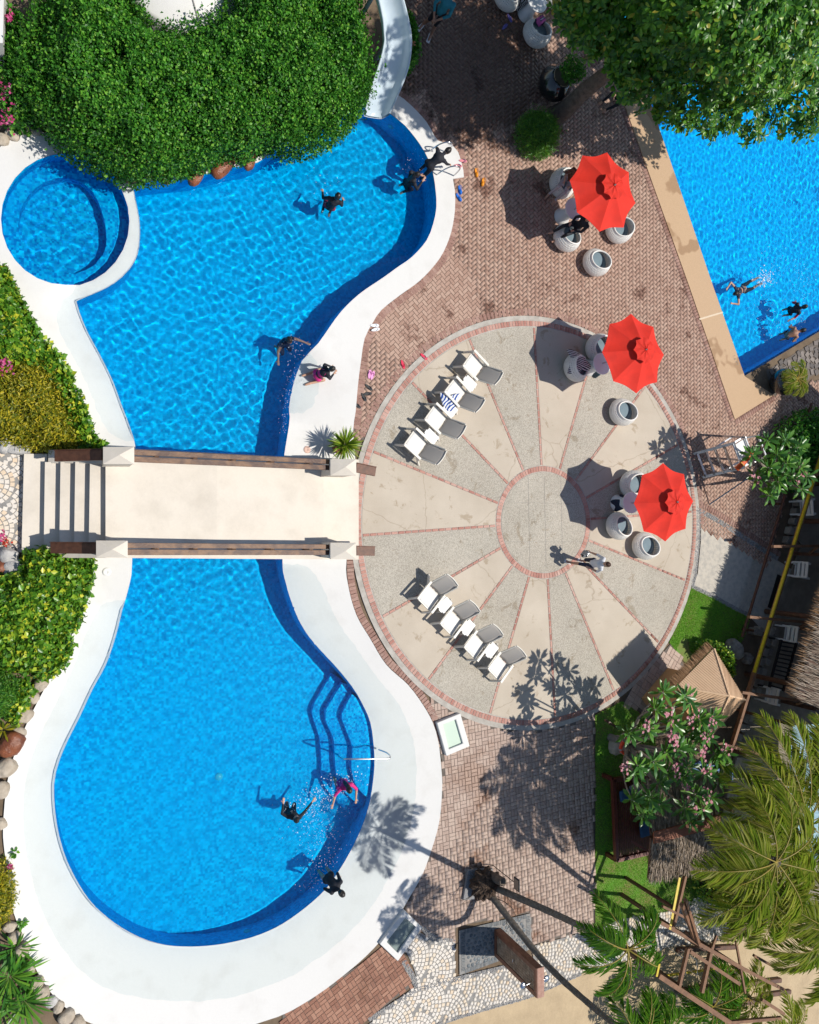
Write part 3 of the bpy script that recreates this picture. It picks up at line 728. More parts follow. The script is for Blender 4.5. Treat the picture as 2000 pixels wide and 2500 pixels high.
fp = fans(FA, R(200)); lay(fa, fp, .098, .098, .03, .006, M_fan, name='stone')
FB_px = [(-60, 1090), (62, 1095), (66, 1200), (55, 1345), (20, 1350), (-60, 1330)]
FB = [Vector((p.x, p.y)) for p in GP(FB_px)]
fb = flat('garden_fan_paving', FB, -0.006, M_grout); fb['kind'] = 'structure'
lay(fb, fans(FB, R(180), .62, .112), .097, .097, .03, .006, M_fan, name='stone')
# pebble edging strips
M_peb = piece_mat('grey_pebble', [(0, (.14, .14, .15)), (.6, (.28, .28, .29)), (1, (.46, .45, .44))], grain=60)
def strip(px, wd, dens, label, z=0.004):
    pts = GP(px); out = []
    for a, b_ in zip(pts[:-1], pts[1:]):
        d = b_ - a; L = d.length; u = d / L; nn = Vector((-u.y, u.x, 0))
        for i in range(int(L * dens * wd)):
            p = a + u * rng.uniform(0, L) + nn * rng.uniform(-wd / 2, wd / 2); out.append((p.x, p.y, rng.uniform(0, 3.1)))
    base = MB()
    for a, b_ in zip(pts[:-1], pts[1:]): base.bar((a.x, a.y, -.012), (b_.x, b_.y, -.012), wd, .03)
    o = base.build('pebble_edging', M_grout); o['kind'] = 'structure'
    lay(o, out, .032, .022, .02, z + .012, M_peb, name='pebble', limit=0)
strip([(1700, 1242), (1760, 1275), (1835, 1325), (1900, 1365)], .17, 700, 'e')
strip([(1706, 1245), (1705, 1320), (1697, 1400), (1690, 1432)], .17, 700, 'e')
strip([(1690, 1432), (1740, 1455), (1785, 1480), (1825, 1500)], .14, 700, 'e')
strip([(1028, 2258), (1045, 2280), (1075, 2295), (1110, 2298)], .14, 700, 'e')
strip([(985, 2345), (1008, 2385), (1018, 2408)], .16, 700, 'e')
strip([(900, 2490), (1020, 2415), (1115, 2390), (1300, 2345)], .13, 600, 'e')
strip([(1050, 2508), (1150, 2474), (1290, 2434), (1420, 2377)], .1, 600, 'e')
# pale concrete slab to the right of the patio, lawns, sand
SL_px = [(1712, 1252), (1760, 1282), (1835, 1332), (1910, 1375), (1980, 1420), (1880, 1560), (1825, 1498), (1785, 1475), (1740, 1450), (1694, 1428), (1704, 1400), (1712, 1320)]
flat('concrete_slab', [Vector((p.x, p.y)) for p in GP(SL_px)], -0.004, mat('blotchy_concrete', (0.56, 0.51, 0.43), (0.30, 0.29, 0.27), 5.5, .9, bmp=.6, lo=.42, hi=.78, fine=.25))['kind'] = 'structure'
SD_px = [(890, 2512), (1050, 2507), (1150, 2474), (1290, 2434), (1420, 2377), (1560, 2337), (1640, 2312), (1760, 2297), (2200, 2150), (2300, 2700), (600, 2700), (640, 2530), (700, 2524)]
flat('sand', [Vector((p.x, p.y)) for p in GP(SD_px)], -0.014, M_sand)['kind'] = 'structure'
M_lawn = mat('lawn_soil', (0.19, 0.15, 0.06), (0.10, 0.26, 0.03), 1.4, .95, bmp=.8)
M_blade = leaf_mat('grass_blade', [(0, (.10, .34, .015)), (.5, (.20, .50, .03)), (1, (.34, .60, .07))], rough=.6, trans=.4)
def lawn(px, n, h=.03, bare=None):
    P = [Vector((p.x, p.y)) for p in GP(px)]; o = flat('lawn', P, -0.006, M_lawn); o['kind'] = 'structure'
    A = np.array([(p.x, p.y) for p in P]); lo, hi = A.min(0), A.max(0)
    q = rng.uniform(lo, hi, (int(n * 1.8), 2)); q = q[inside(q, P)][:n]
    if bare is not None:
        g = G(*bare[:2]); d = np.hypot(q[:, 0] - g.x, q[:, 1] - g.y) + .25 * pnoise(q[:, 0], q[:, 1], 3, 9)
        q = q[d > bare[2]]
    k = len(q); a = rng.uniform(0, 6.28, k); hh = h * rng.uniform(.6, 1.3, k); ln = rng.uniform(.2, .9, (k, 1)) * .05
    dx = np.c_[np.cos(a), np.sin(a), np.zeros(k)]; lean = np.c_[np.cos(a + 1.6), np.sin(a + 1.6), np.zeros(k)]
    base = np.c_[q, np.full(k, -.006)]
    V = np.stack([base - dx * .007, base + dx * .007, base + lean * ln + np.c_[np.zeros((k, 2)), hh]], 1).reshape(-1, 3)
    tag(np_obj('grass', V, np.arange(3 * k).reshape(-1, 3), M_blade), kind='stuff')
lawn([(1688, 1434), (1740, 1457), (1785, 1483), (1832, 1508), (1815, 1560), (1790, 1600), (1745, 1600), (1715, 1625), (1690, 1640), (1634, 1568), (1660, 1510)], 34000, bare=(1668, 1590, .38))
lawn([(1454, 1745), (1520, 1712), (1560, 1740), (1600, 1800), (1610, 1900), (1660, 2000), (1700, 2120), (1720, 2200), (1640, 2224), (1530, 2242), (1454, 2262)], 60000)
# ================================================================== BRIDGE
def lerp(a, b, t): return a + (b - a) * t
def pw(x, xs, ys): return float(np.interp(x, xs, ys))
dz = lambda x: pw(x, [258, 530, 790, 876], [1.14, .9, .38, .035])
bridge = thing('footbridge', 'cream footbridge with steps and wooden rails crossing the lagoon pool', 'bridge', G(560, 1235))
b = MB(); xs = [258, 330, 430, 530, 620, 700, 790, 835, 876]
top = [G(x, pw(x, [258, 330, 700, 870], [1096, 1096, 1115, 1122]), dz(x)) for x in xs]; bot = [G(x, pw(x, [258, 700, 870], [1362, 1365, 1366]), dz(x)) for x in xs]
V = []
for t, q, x in zip(top, bot, xs):
    th = .2 if x < 800 else .12
    V += [t, q, t - Vector((0, 0, th)), q - Vector((0, 0, th))]
k = len(xs); Fs = []
for i in range(k - 1):
    a, c = 4 * i, 4 * i + 4
    Fs += [(a + 1, c + 1, c, a), (a + 2, c + 2, c + 3, a + 3), (a, c, c + 2, a + 2), (a + 3, c + 3, c + 1, a + 1)]
Fs += [(0, 2, 3, 1), (4 * k - 4, 4 * k - 3, 4 * k - 1, 4 * k - 2)]
b.add(V, Fs); deck = b.build('deck', M_cream); deck.parent = bridge; deck.matrix_parent_inverse = Matrix.Translation(-bridge.location)
def under(o, p): o.parent = p; o.matrix_parent_inverse = Matrix.Translation(-Vector(p.location)); return o
# steps on the garden side
tx = [(59, 116), (108, 156), (146, 192), (182, 228), (218, 270)]
for i, (x0, x1) in enumerate(tx):
    z = .19 * (i + 1); yo = 1128 if i else 1108; yb = 1340 if i else 1345
    P = [G(x0 if i == 0 else x0 + 2, yo, z), G(x1, yo, z), G(x1, yb, z), G(x0 - (6 if i == 0 else 1), yb, z)]
    b = MB(); b.prism([(p.x, p.y) for p in P], -.05, z); under(b.build('step', M_cream), bridge)
# stringer walls beside the steps
for (ya, yb) in ((1098, 1131), (1332, 1362)):
    b = MB(); P = [(118, .34), (150, .53), (190, .74), (235, 1.03), (258, 1.18)]
    V = []
    for x, z in P:
        V += [G(x, ya, z), G(x, yb, z), G(x, ya, z) - Vector((0, 0, z + .05)), G(x, yb, z) - Vector((0, 0, z + .05))]
    k = len(P); Fs = []
    for i in range(k - 1):
        a, c = 4 * i, 4 * i + 4; Fs += [(a + 1, c + 1, c, a), (a, c, c + 2, a + 2), (a + 3, c + 3, c + 1, a + 1)]
    Fs += [(0, 2, 3, 1)]
    b.add(V, Fs); under(b.build('stringer_wall', M_cream), bridge)
# posts with pyramid caps
for (x0, x1, y0, y1, zc, zb) in ((252, 328, 1091, 1133, 2.15, 0), (235, 312, 1320, 1361, 2.15, 0), (807, 870, 1121, 1161, 1.3, 0), (807, 870, 1325, 1365, 1.3, 0)):
    P = [G(x0, y0, zc), G(x1, y0, zc), G(x1, y1, zc), G(x0, y1, zc)]; c = sum(P, Vector()) / 4
    b = MB(); b.prism([(lerp(c.x, p.x, .93), lerp(c.y, p.y, .93)) for p in P], -.3, zc - .07); post = under(b.build('post', M_cream), bridge)
    b = MB(); b.prism([(p.x, p.y) for p in P], zc - .07, zc); ap = c + Vector((.0, 0, .17))
    b.add([*P, ap], [(0, 4, 1), (1, 4, 2), (2, 4, 3), (3, 4, 0)]); cp = b.build('cap', M_cream); cp.parent = post
# timber rails
def rail(p, q, wdt=.2, parts=2):
    p, q = Vector(p), Vector(q); d = (q - p).normalized(); n_ = Vector((-d.y, d.x, 0)).normalized()
    for s_, ww, dzz in ((-.26, .44, 0), (.27, .40, .012)):
        b = MB(); b.bar(p + n_ * wdt * s_ + Vector((0, 0, dzz)), q + n_ * wdt * s_ + Vector((0, 0, dzz)), wdt * ww, .07, up=(0, 0, 1)); under(bevel(b.build('rail', M_worn), .006), bridge)
rail(G(326, 1113, 1.9), G(809, 1135, 1.08), .29); rail(G(310, 1340, 1.9), G(809, 1342, 1.08), .29)
for yA, yB in ((1113, 1135), (1340, 1342)):
    for t in np.linspace(.12, .9, 5):
        x = lerp(326, 809, t); zt = lerp(1.9, 1.08, t); g = G(x, lerp(yA, yB, t), zt); b = MB()
        b.box((g.x, g.y, (zt - .04 + dz(x)) / 2), (.09, .09, zt - .04 - dz(x) + .04)); under(b.build('baluster', M_worn), bridge)
def handrail(p, q, wdt):
    b = MB(); b.bar(p, q, wdt, .08); under(bevel(b.build('handrail', M_wood), .008), bridge)
    b = MB(); d = (Vector(q) - Vector(p)).normalized(); n_ = Vector((-d.y, d.x, 0)).normalized()
    b.bar(Vector(p) + n_ * (wdt / 2 + .012), Vector(q) + n_ * (wdt / 2 + .012), .02, .12); under(b.build('rail_trim', M_wood), bridge)
    m = (Vector(p) * .8 + Vector(q) * .2); b = MB(); b.box((m.x, m.y, (m.z - .04 + .2) / 2), (.09, .09, m.z - .24)); under(b.build('baluster', M_wood), bridge)
handrail(G(136, 1114, 1.0), G(251, 1111, 1.85), .24); handrail(G(126, 1338, 1.0), G(236, 1339, 1.85), .24)
handrail(G(869, 1142, 1.0), G(916, 1152, .93), .24); handrail(G(869, 1345, 1.0), G(914, 1346, .93), .24)
# round caps in the deck by the pool (skimmer lids)
for px, py, lab, m in ((261, 1396, 'white round skimmer lid in deck left of lower pool', M_white), (749, 1098, 'pinkish round skimmer lid in deck beside the spiky potted plant', mat('pink_lid', (.62, .42, .34)))):
    g = G(px, py); b = MB(); b.lathe([(0, .008), (.018, .008), (.02, .012), (.09, .012), (.1, 0)], 24); o = b.build('skimmer_lid', m); o.location = (g.x, g.y, .045 if px > 500 else .036); tag(o, lab, 'lid', 'skimmer lids')

# ================================================================== WATER SLIDE
M_slide = mat('slide_gelcoat', (0.56, 0.64, 0.68), (0.48, 0.56, 0.61), 2.2, .18, coat=.4, bmp=.02)
cl_ = [((915, -130), (975, -130), 2.6), ((908, -60), (962, -60), 2.2), ((918, 0), (972, 0), 1.8), ((932, 60), (988, 60), 1.45), ((934, 110), (994, 112), 1.15), ((922, 165), (988, 172), .85), ((905, 215), (968, 230), .55), ((889, 275), (944, 284), .2)]
L_, R_ = [G(*a, z) for a, _, z in cl_], [G(*c, z) for _, c, z in cl_]
L2 = smooth_loop(L_, .2, False); R2 = smooth_loop(R_, .2, False); k = 40
def resamp(P, k):
    P = [Vector((p[0], p[1])) for p in P]; d = [0]
    for a, c in zip(P[:-1], P[1:]): d.append(d[-1] + (c - a).length)
    s_ = np.linspace(0, d[-1], k); return np.c_[np.interp(s_, d, [p.x for p in P]), np.interp(s_, d, [p.y for p in P])]
LA, RA = resamp(L2, k), resamp(R2, k); ZA = np.interp(np.linspace(0, 1, k), np.linspace(0, 1, len(cl_)), [z for *_, z in cl_])
prof = [(-.06, -.02), (-.05, .02), (.0, .02), (.04, -.06), (.14, -.26), (.32, -.34), (.5, -.36), (.68, -.34), (.86, -.26), (.96, -.06), (1.0, .02), (1.05, .02), (1.06, -.02), (1.06, -.10), (.9, -.34), (.68, -.42), (.5, -.44), (.32, -.42), (.1, -.34), (-.06, -.10)]
V = []; npf = len(prof)
for i in range(k):
    for ip, (t, h) in enumerate(prof): V.append((lerp(LA[i, 0], RA[i, 0], t), lerp(LA[i, 1], RA[i, 1], t), max(ZA[i] + h, -.09 if ip < 12 else -.17) + .16))
Fs = [(i * npf + j, i * npf + (j + 1) % npf, (i + 1) * npf + (j + 1) % npf, (i + 1) * npf + j) for i in range(k - 1) for j in range(npf)]
slide = thing('water_slide', 'pale grey curved water slide chute ending at the pool', 'slide', G(930, 200))
b = MB(); b.add(V, [f[::-1] for f in Fs], 0, True); under(b.build('chute', M_slide), slide)
for i in (6, 18, 28):
    b = MB(); mx, my = (LA[i] + RA[i]) / 2; b.tube([(mx, my, -.04), (mx, my, ZA[i] - .2)], .06, 10); under(b.build('support_leg', M_slide), slide)

# ================================================================== STEEL RAILS
def steel(name, label, pts, r=.02, extra=()):
    b = MB(); L = smooth3(pts); b.tube(L, r, 8); o = b.build(name, M_steel); receiver(o); return tag(o, label, 'handrail', 'steel pool rails')
def smooth3(pts, k=5):
    P = [Vector(p) for p in pts]; n = len(P); out = []
    for i in range(n - 1):
        p0, p1, p2, p3 = P[max(i - 1, 0)], P[i], P[i + 1], P[min(i + 2, n - 1)]
        for j in range(k):
            t = j / k; out.append(0.5 * ((2 * p1) + (p2 - p0) * t + (2 * p0 - 5 * p1 + 4 * p2 - p3) * t * t + (3 * p1 - p0 - 3 * p2 + p3) * t ** 3))
    return out + [P[-1]]
def g3(x, y, z): return G(x, y, z)
for lab, a, c, e in (('curved steel ladder rail nearest the slide', (1048, 371), (1060, 362), (1096, 358)), ('curved steel ladder rail beside the climbing swimmer', (1066, 428), (1080, 418), (1115, 414))):
    p0 = G(*a, .02); p1 = G(*a, .6) + Vector((.05, 0, 0)); p2 = G(*e, .72) - Vector((.1, 0, 0)); q = G(*e, .05)
    w0_ = Vector((p0.x - .02, p0.y, -.5))
    steel('pool_ladder_rail', lab, [w0_, (p0.x, p0.y, .1), (p0.x + .1, p0.y + .02, .52), (p0.x + .3, p0.y + .05, .68), (p0.x + .5, p0.y + .07, .55), (p0.x + .56, p0.y + .08, .045)])
a = G(835, 1851, -.2)
steel('pool_step_rail', 'straight steel handrail over the curved steps in lower pool', [G(822, 1838, -.7), G(832, 1850, .3), G(850, 1853, .62), G(900, 1853, .68), G(940, 1853, .66), G(953, 1848, .62), G(945, 1838, .3), G(925, 1830, -.1)], .022)

# ================================================================== FOOT BATHS
M_fw = mat('foot_bath_water', (0.55, 0.66, 0.55), rough=.05, spec=.5)
def footbath(px, inner, label, inm):
    P = GP(px); I = GP(inner); o = thing('foot_bath', label, 'foot bath', sum(P, Vector()) / 4, group='foot baths'); b = MB(); h = .14
    V = [Vector((p.x, p.y, -.04)) for p in P] + [Vector((p.x, p.y, h)) for p in P] + [Vector((p.x, p.y, h)) for p in I] + [Vector((p.x, p.y, -.06)) for p in I]
    b.add(V, [(i, (i + 1) % 4, 4 + (i + 1) % 4, 4 + i) for i in range(4)] + [(4 + i, 4 + (i + 1) % 4, 8 + (i + 1) % 4, 8 + i) for i in range(4)] + [(8 + i, 8 + (i + 1) % 4, 12 + (i + 1) % 4, 12 + i) for i in range(4)] + [(12, 13, 14, 15)])
    under(bevel(b.build('tub', M_plaster), .02, 3), o)
    b = MB(); c = sum(I, Vector()) / 4; b.add([(lerp(p.x, c.x, .01), lerp(p.y, c.y, .01), .07) for p in I], [(0, 1, 2, 3)]); under(b.build('water', inm), o)
footbath([(1085, 1843), (1142, 1819), (1119, 1739), (1062, 1762)], [(1091, 1826), (1125, 1812), (1108, 1754), (1077, 1766)], 'white square foot bath holding pale green water by the patio', M_fw)
footbath([(967, 2341), (1027, 2259), (983, 2217), (923, 2299)], [(967, 2321), (1011, 2258), (985, 2236), (940, 2294)], 'white foot bath with murky grey water beside the lower pool', mat('murky_water', (.22, .27, .25), (.13, .17, .17), 4, .06))

# ================================================================== SHOWER
M_slate = piece_mat('slate_cobble', [(0, (.05, .07, .09)), (.5, (.12, .15, .17)), (1, (.26, .26, .25))], rough=.5, grain=18)
SF = [Vector((p.x, p.y)) for p in GP([(1121, 2272), (1297, 2229), (1299, 2316), (1122, 2381)])]
sf = flat('shower_floor', SF, .004, M_grout); sf['kind'] = 'structure'
c0 = sum(SF, Vector((0, 0))) / 4; SI = [c0 + (p - c0) * .80 for p in SF]; pts = []
for i in range(-14, 15):
    for j in range(-14, 15):
        pts.append((c0.x + (i + .5 * (j % 2)) * .135 + rng.uniform(-.02, .02), c0.y + j * .12 + rng.uniform(-.02, .02), rng.uniform(0, 3.1)))
okk = inside(np.array(pts)[:, :2], SI); bmx = MB(); bmx.lathe([(.062, -.02), (.062, -.004), (.05, .002), (0, .003)], 8); cob = bmx.mesh('cobble', M_slate)
for p, k_ in zip(pts, okk):
    if k_:
        o = link('cobble', cob, sf); o.location = (p[0], p[1], .01); o.rotation_euler = (0, 0, p[2]); s_ = rng.uniform(.75, 1.08); o.scale = (s_ * rng.uniform(.8, 1.1), s_, 1)
b = MB()
for i in range(4):
    a_, c_ = SF[i], SF[(i + 1) % 4]; a2, c2_ = c0 + (a_ - c0) * .90, c0 + (c_ - c0) * .90; L = (c_ - a_).length; nn = int(L / .05)
    for t in np.linspace(.03, .97, nn):
        m_ = a2.lerp(c2_, t); dd = (m_ - c0).normalized(); nrm = Vector(((c_ - a_).y, -(c_ - a_).x)).normalized()
        b.box((m_.x, m_.y, .008), (.022, .13, .012), math.atan2(nrm.y, nrm.x) - math.pi / 2)
b.build('grating', M_slate, sf)['kind'] = 'stuff'
x0 = G(1206, 2300).x; ya, yb = G(1206, 2269).y, G(1206, 2334).y; yc = (ya + yb) / 2; hw = (ya - yb) / 2
M_swood = mat('shower_wood', (.24, .10, .055), (.15, .055, .03), 7, .5, bmp=.3)
sh = thing('shower_wall', 'free standing brown shower wall with stone tiles and two shower heads', 'shower', (x0 + .12, yc, 0))
b = MB(); b.box((.02, 0, 1.12), (.2, 2 * hw, 2.24)); bevel(b.build('wall_core', M_swood, sh), .008)
for s_ in (-1, 1):
    b = MB(); b.box((-.095, s_ * (hw - .06), 1.12), (.03, .12, 2.24)); b.build('frame_post', M_swood, sh)
for zc_ in (.06, 2.18):
    b = MB(); b.box((-.094, 0, zc_), (.03, 2 * hw - .24, .12)); b.build('frame_bar', M_swood, sh)
for i in range(5):
    b = MB(); b.box((-.06 + i * .045, 0, 2.25), (.04, 2 * hw + .02, .03)); b.build('cap_board', mat('pale_board', (.42, .24, .18), (.34, .18, .13), 12, .55), sh)
M_st = piece_mat('shower_stone_tile', [(0, (.16, .11, .075)), (.5, (.28, .19, .13)), (1, (.38, .30, .22))], grain=20)
ny, nz_ = 7, 18; ty, tz = (2 * hw - .26) / ny, 1.98 / nz_; me = None; b = MB(); b.box((0, 0, 0), (.014, ty * .93, tz * .93)); me = b.mesh('tile', M_st)
for i in range(ny):
    for j in range(nz_):
        o = link('tile', me, sh); o.location = (-.083 + rng.uniform(-.003, .003), -hw + .13 + (i + .5) * ty, .13 + (j + .5) * tz)
for s_ in (-1, 1):
    b = MB(); b.tube([(s_ * .1 + .0, -.02, 2.02), (s_ * .22, -.06, 2.08), (s_ * .36, -.1, 2.06)], .014, 8); arm = b.build('shower_arm', M_steel, sh)
    b = MB(); b.lathe([(0, .03), (.03, .03), (.1, .012), (.105, 0), (0, 0)], 20, c=(s_ * .38, -.11, 2.02)); hd = b.build('shower_head', M_steel, arm)
b = MB(); b.tube([(-.09, .03, 1.1), (-.15, .03, 1.1)], .02, 8); b.tube([(-.15, .0, 1.1), (-.15, .1, 1.12)], .012, 6); b.build('tap', M_steel, sh)

# ================================================================== UMBRELLAS, TABLES, BARREL CHAIRS
M_red_f = mat('red_canvas', (0.80, 0.036, 0.018), (0.66, 0.030, 0.016), 2.2, .8, bmp=.1)
_nt = M_red_f.node_tree; _b = _nt.nodes['Principled BSDF']; _t = N(_nt, 'ShaderNodeBsdfTranslucent'); _t.inputs[0].default_value = (.85, .06, .02, 1); _m = N(_nt, 'ShaderNodeMixShader'); _m.inputs[0].default_value = .16
_nt.links.new(_b.outputs[0], _m.inputs[1]); _nt.links.new(_t.outputs[0], _m.inputs[2]); _nt.links.new(_m.outputs[0], _nt.nodes['Material Output'].inputs[0])
M_alu = mat('pole_aluminium', (.55, .55, .56), rough=.35, metal=.9)
def umbrella_mesh(a0):
    Rr, zr, zt = 1.2, 2.12, 2.62; nseg = 10; nr = 8; V = []
    for i in range(nr + 1):
        t = 1 - i / nr
        for j in range(8 * nseg):
            s_ = (j % nseg) / nseg; a_ = a0 + 2 * math.pi * j / (8 * nseg)
            c8 = math.cos(math.pi / 8) / math.cos((s_ - .5) * math.pi / 4)          # straight octagon side
            sag = math.sin(math.pi * s_)
            rad = Rr * t * (c8 - .055 * sag * t * t)
            z = zr + (zt - zr) * (1 - t) ** 1.08 - .075 * sag * math.sin(math.pi * min(1, t * .9)) * t
            V.append((rad * math.cos(a_), rad * math.sin(a_), z))
    m_ = 8 * nseg; Fs = [(i * m_ + j, i * m_ + (j + 1) % m_, (i + 1) * m_ + (j + 1) % m_, (i + 1) * m_ + j) for i in range(1, nr - 1) for j in range(m_)]
    Fs += [(j, (j + 1) % m_, m_ + (j + 1) % m_, m_ + j) for j in range(m_)]
    b = MB(); b.add(V, Fs, 0, False); return b
def make_umbrella(a0, label):
    u = thing('patio_umbrella', label, 'umbrella', group='red patio umbrellas')
    o = umbrella_mesh(a0).build('canopy', M_red_f, u); sm = o.modifiers.new('thickness', 'SOLIDIFY'); sm.thickness = .006
    b = MB(); V = []; ns = 6
    for t, z in ((1.0, 2.555), (.55, 2.615), (.06, 2.66)):
        for j in range(8 * ns):
            s_ = (j % ns) / ns; a_ = a0 + 2 * math.pi * j / (8 * ns); c8 = math.cos(math.pi / 8) / math.cos((s_ - .5) * math.pi / 4); sag = math.sin(math.pi * s_)
            V.append((.40 * t * (c8 - .05 * sag) * math.cos(a_), .40 * t * (c8 - .05 * sag) * math.sin(a_), z + (.05 * sag if t == 1 else -.02 * sag)))
    m_ = 8 * ns; b.add(V, [(i * m_ + j, i * m_ + (j + 1) % m_, (i + 1) * m_ + (j + 1) % m_, (i + 1) * m_ + j) for i in range(2) for j in range(m_)], 0, False)
    vent = b.build('vent_cap', M_red_f, u); vent.modifiers.new('thickness', 'SOLIDIFY').thickness = .005
    b = MB(); b.lathe([(.035, 2.65), (.035, 2.67), (.02, 2.685), (.022, 2.70), (0, 2.715)], 12); b.build('finial', M_steel, u)
    b = MB(); b.tube([(0, 0, .02), (0, 0, 2.66)], .022, 10); b.build('pole', M_alu, u)
    for j in range(8):
        a_ = a0 + j * math.pi / 4; b = MB(); b.tube([(.03 * math.cos(a_), .03 * math.sin(a_), 2.56), (1.16 * math.cos(a_), 1.16 * math.sin(a_), 2.10)], .009, 5); rb = b.build('rib', M_alu, u)
        b = MB(); b.tube([(.03 * math.cos(a_), .03 * math.sin(a_), 2.0), (.6 * math.cos(a_), .6 * math.sin(a_), 2.3)], .007, 5); b.build('strut', M_alu, rb)
    return u
def place(px, py, z): g = G(px, py, z); return Vector((g.x, g.y, 0))
UM = []
for (px, py, a0, lab) in ((1507, 446, R(84), 'red umbrella with tree shadow on it, nearest the big tree'), (1577, 856, R(88), 'red umbrella at the upper edge of the round patio'), (1652, 1223, R(97), 'red umbrella above the right side of the round patio')):
    u = make_umbrella(a0, lab); p = place(px, py, 2.70); u.location = (p.x, p.y, .012 if px > 1550 else .0); UM.append(p); u.rotation_euler = ({1507: (.02, -.015, 0), 1577: (-.015, .02, .1), 1652: (.01, .025, -.08)}[px])
def make_table():
    t = thing('pedestal_table', 't', 'table', group='white pedestal tables under umbrellas')
    b = MB(); b.lathe([(0, .0), (.28, .0), (.285, .02), (.22, .14), (.165, .36), (.19, .58), (.27, .66), (0, .66)], 32); b.build('pedestal', mat('white_fibreglass', (.80, .80, .79), rough=.3), t)
    b = MB(); b.lathe([(.0, .655), (.33, .655), (.345, .67), (.345, .69), (.33, .70), (0, .70)], 40); b.build('tabletop', mat('white_laminate', (.82, .82, .81), rough=.25), t); return t
T0 = make_table()
for i, (p, lab) in enumerate(((UM[0], 'white round pedestal table under umbrella nearest the big tree'), (UM[1], 'white round pedestal table under the upper patio umbrella'), (UM[2], 'white round pedestal table under the right patio umbrella'), (place(1313, 2, .7), 'white round pedestal table at the top edge in tree shade'))):
    t = T0 if i == 0 else copy_tree(T0); t['label'] = lab; t.location = (p.x, p.y, .004 if i in (0, 3) else .024)

M_wick = mat('white_wicker', (.84, .82, .77), (.76, .74, .69), 14, .55)
M_cush = mat('grey_blue_cushion', (.17, .235, .27), (.14, .20, .235), 5, .7, bmp=.1)
def barrel_mesh(hole=True):
    """woven barrel: every cell of the weave is an open frame; the rim tilts, low in front (+x)"""
    n, k = 44, 11; b = MB()
    prof = [(.21, .0), (.30, .035), (.37, .09), (.42, .16), (.45, .24), (.46, .32), (.455, .39), (.438, .46), (.41, .53), (.375, .59), (.34, .64), (.315, .67)]
    def P(i, j, off=0.0):
        r_, z = prof[i]; a_ = 2 * math.pi * j / n
        cut = .545 - .115 * math.cos(a_)                    # rim height around
        z2 = z / .67 * cut; return Vector(((r_ + off) * math.cos(a_), (r_ + off) * math.sin(a_), z2))
    for i in range(k):
        for j in range(n):
            c = [P(i, j), P(i, j + 1), P(i + 1, j + 1), P(i + 1, j)]
            m_ = sum(c, Vector()) / 4
            f_ = .34 if 0 < i < k - 1 else 0
            if f_ == 0: b.add(c, [(0, 1, 2, 3)], 0, True); continue
            inn = [m_ + (q - m_) * f_ for q in c]
            b.add(c + inn, [(0, 1, 5, 4), (1, 2, 6, 5), (2, 3, 7, 6), (3, 0, 4, 7)], 0, True)
    return b, P
wb, WP = barrel_mesh()
def make_chair():
    t = thing('barrel_chair', 'c', 'chair', group='white wicker barrel chairs')
    o = wb.build('woven_shell', M_wick, t); o.modifiers.new('thickness', 'SOLIDIFY').thickness = .012
    b = MB(); ring_ = [WP(11, j) for j in range(44)]; ring_.append(ring_[0]); b.tube(ring_, .026, 8, cap=False); b.build('rim', M_wick, t)
    b = MB(); b.lathe([(0, .22), (.40, .22), (.40, .25), (0, .25)], 32); b.build('seat_base', M_wick, t)
    b = MB(); b.lathe([(.0, .25), (.28, .25), (.33, .29), (.33, .34), (.29, .37), (.1, .38), (0, .38)], 32, c=(.0, 0, 0)); b.build('cushion', M_cush, t)
    b = MB()
    for j in range(4):
        a_ = math.pi / 4 + j * math.pi / 2; b.box((.25 * math.cos(a_), .25 * math.sin(a_), .0), (.05, .05, .03))
    return t
C0 = make_chair(); chairs = []
CH = [((1457, 640), UM[0], 'empty white barrel chair below the umbrella nearest the big tree'), ((1385, 580), UM[0], 'white barrel chair with person in black leaning on its arm'), ((1512, 560), UM[0], 'white barrel chair half hidden under umbrella nearest the big tree'), ((1375, 447), UM[0], 'white barrel chair in shade with the seated woman in white'),
      ((1408, 897), UM[1], 'white barrel chair holding a striped towel'), ((1520, 1006), UM[1], 'empty white barrel chair on the patio near the brick edge'), ((1462, 850), UM[1], 'white barrel chair tucked under the upper patio umbrella'),
      ((1511, 1284), UM[2], 'white barrel chair with half shaded cushion left of right umbrella'), ((1575, 1333), UM[2], 'empty white barrel chair just below the right patio umbrella'), ((1545, 1182), UM[2], 'white barrel chair with grey back turned, above the dark bag'),
      ((1312, 80), place(1313, 2, .7), 'white barrel chair with pink bag on its seat in tree shade'), ((1240, -12), place(1313, 2, .7), 'white barrel chair cut off at top edge near teal shirt man'), ((1362, -14), place(1313, 2, .7), 'white barrel chair cut off at top edge right of table')]
for i, ((px, py), tp, lab) in enumerate(CH):
    c_ = C0 if i == 0 else copy_tree(C0); c_['label'] = lab; g = place(px, py, .3)
    v = tp - g; c_.location = (g.x, g.y, .004 if i < 4 or i > 9 else .024); c_.rotation_euler = (0, 0, math.atan2(v.y, v.x)); chairs.append(c_)

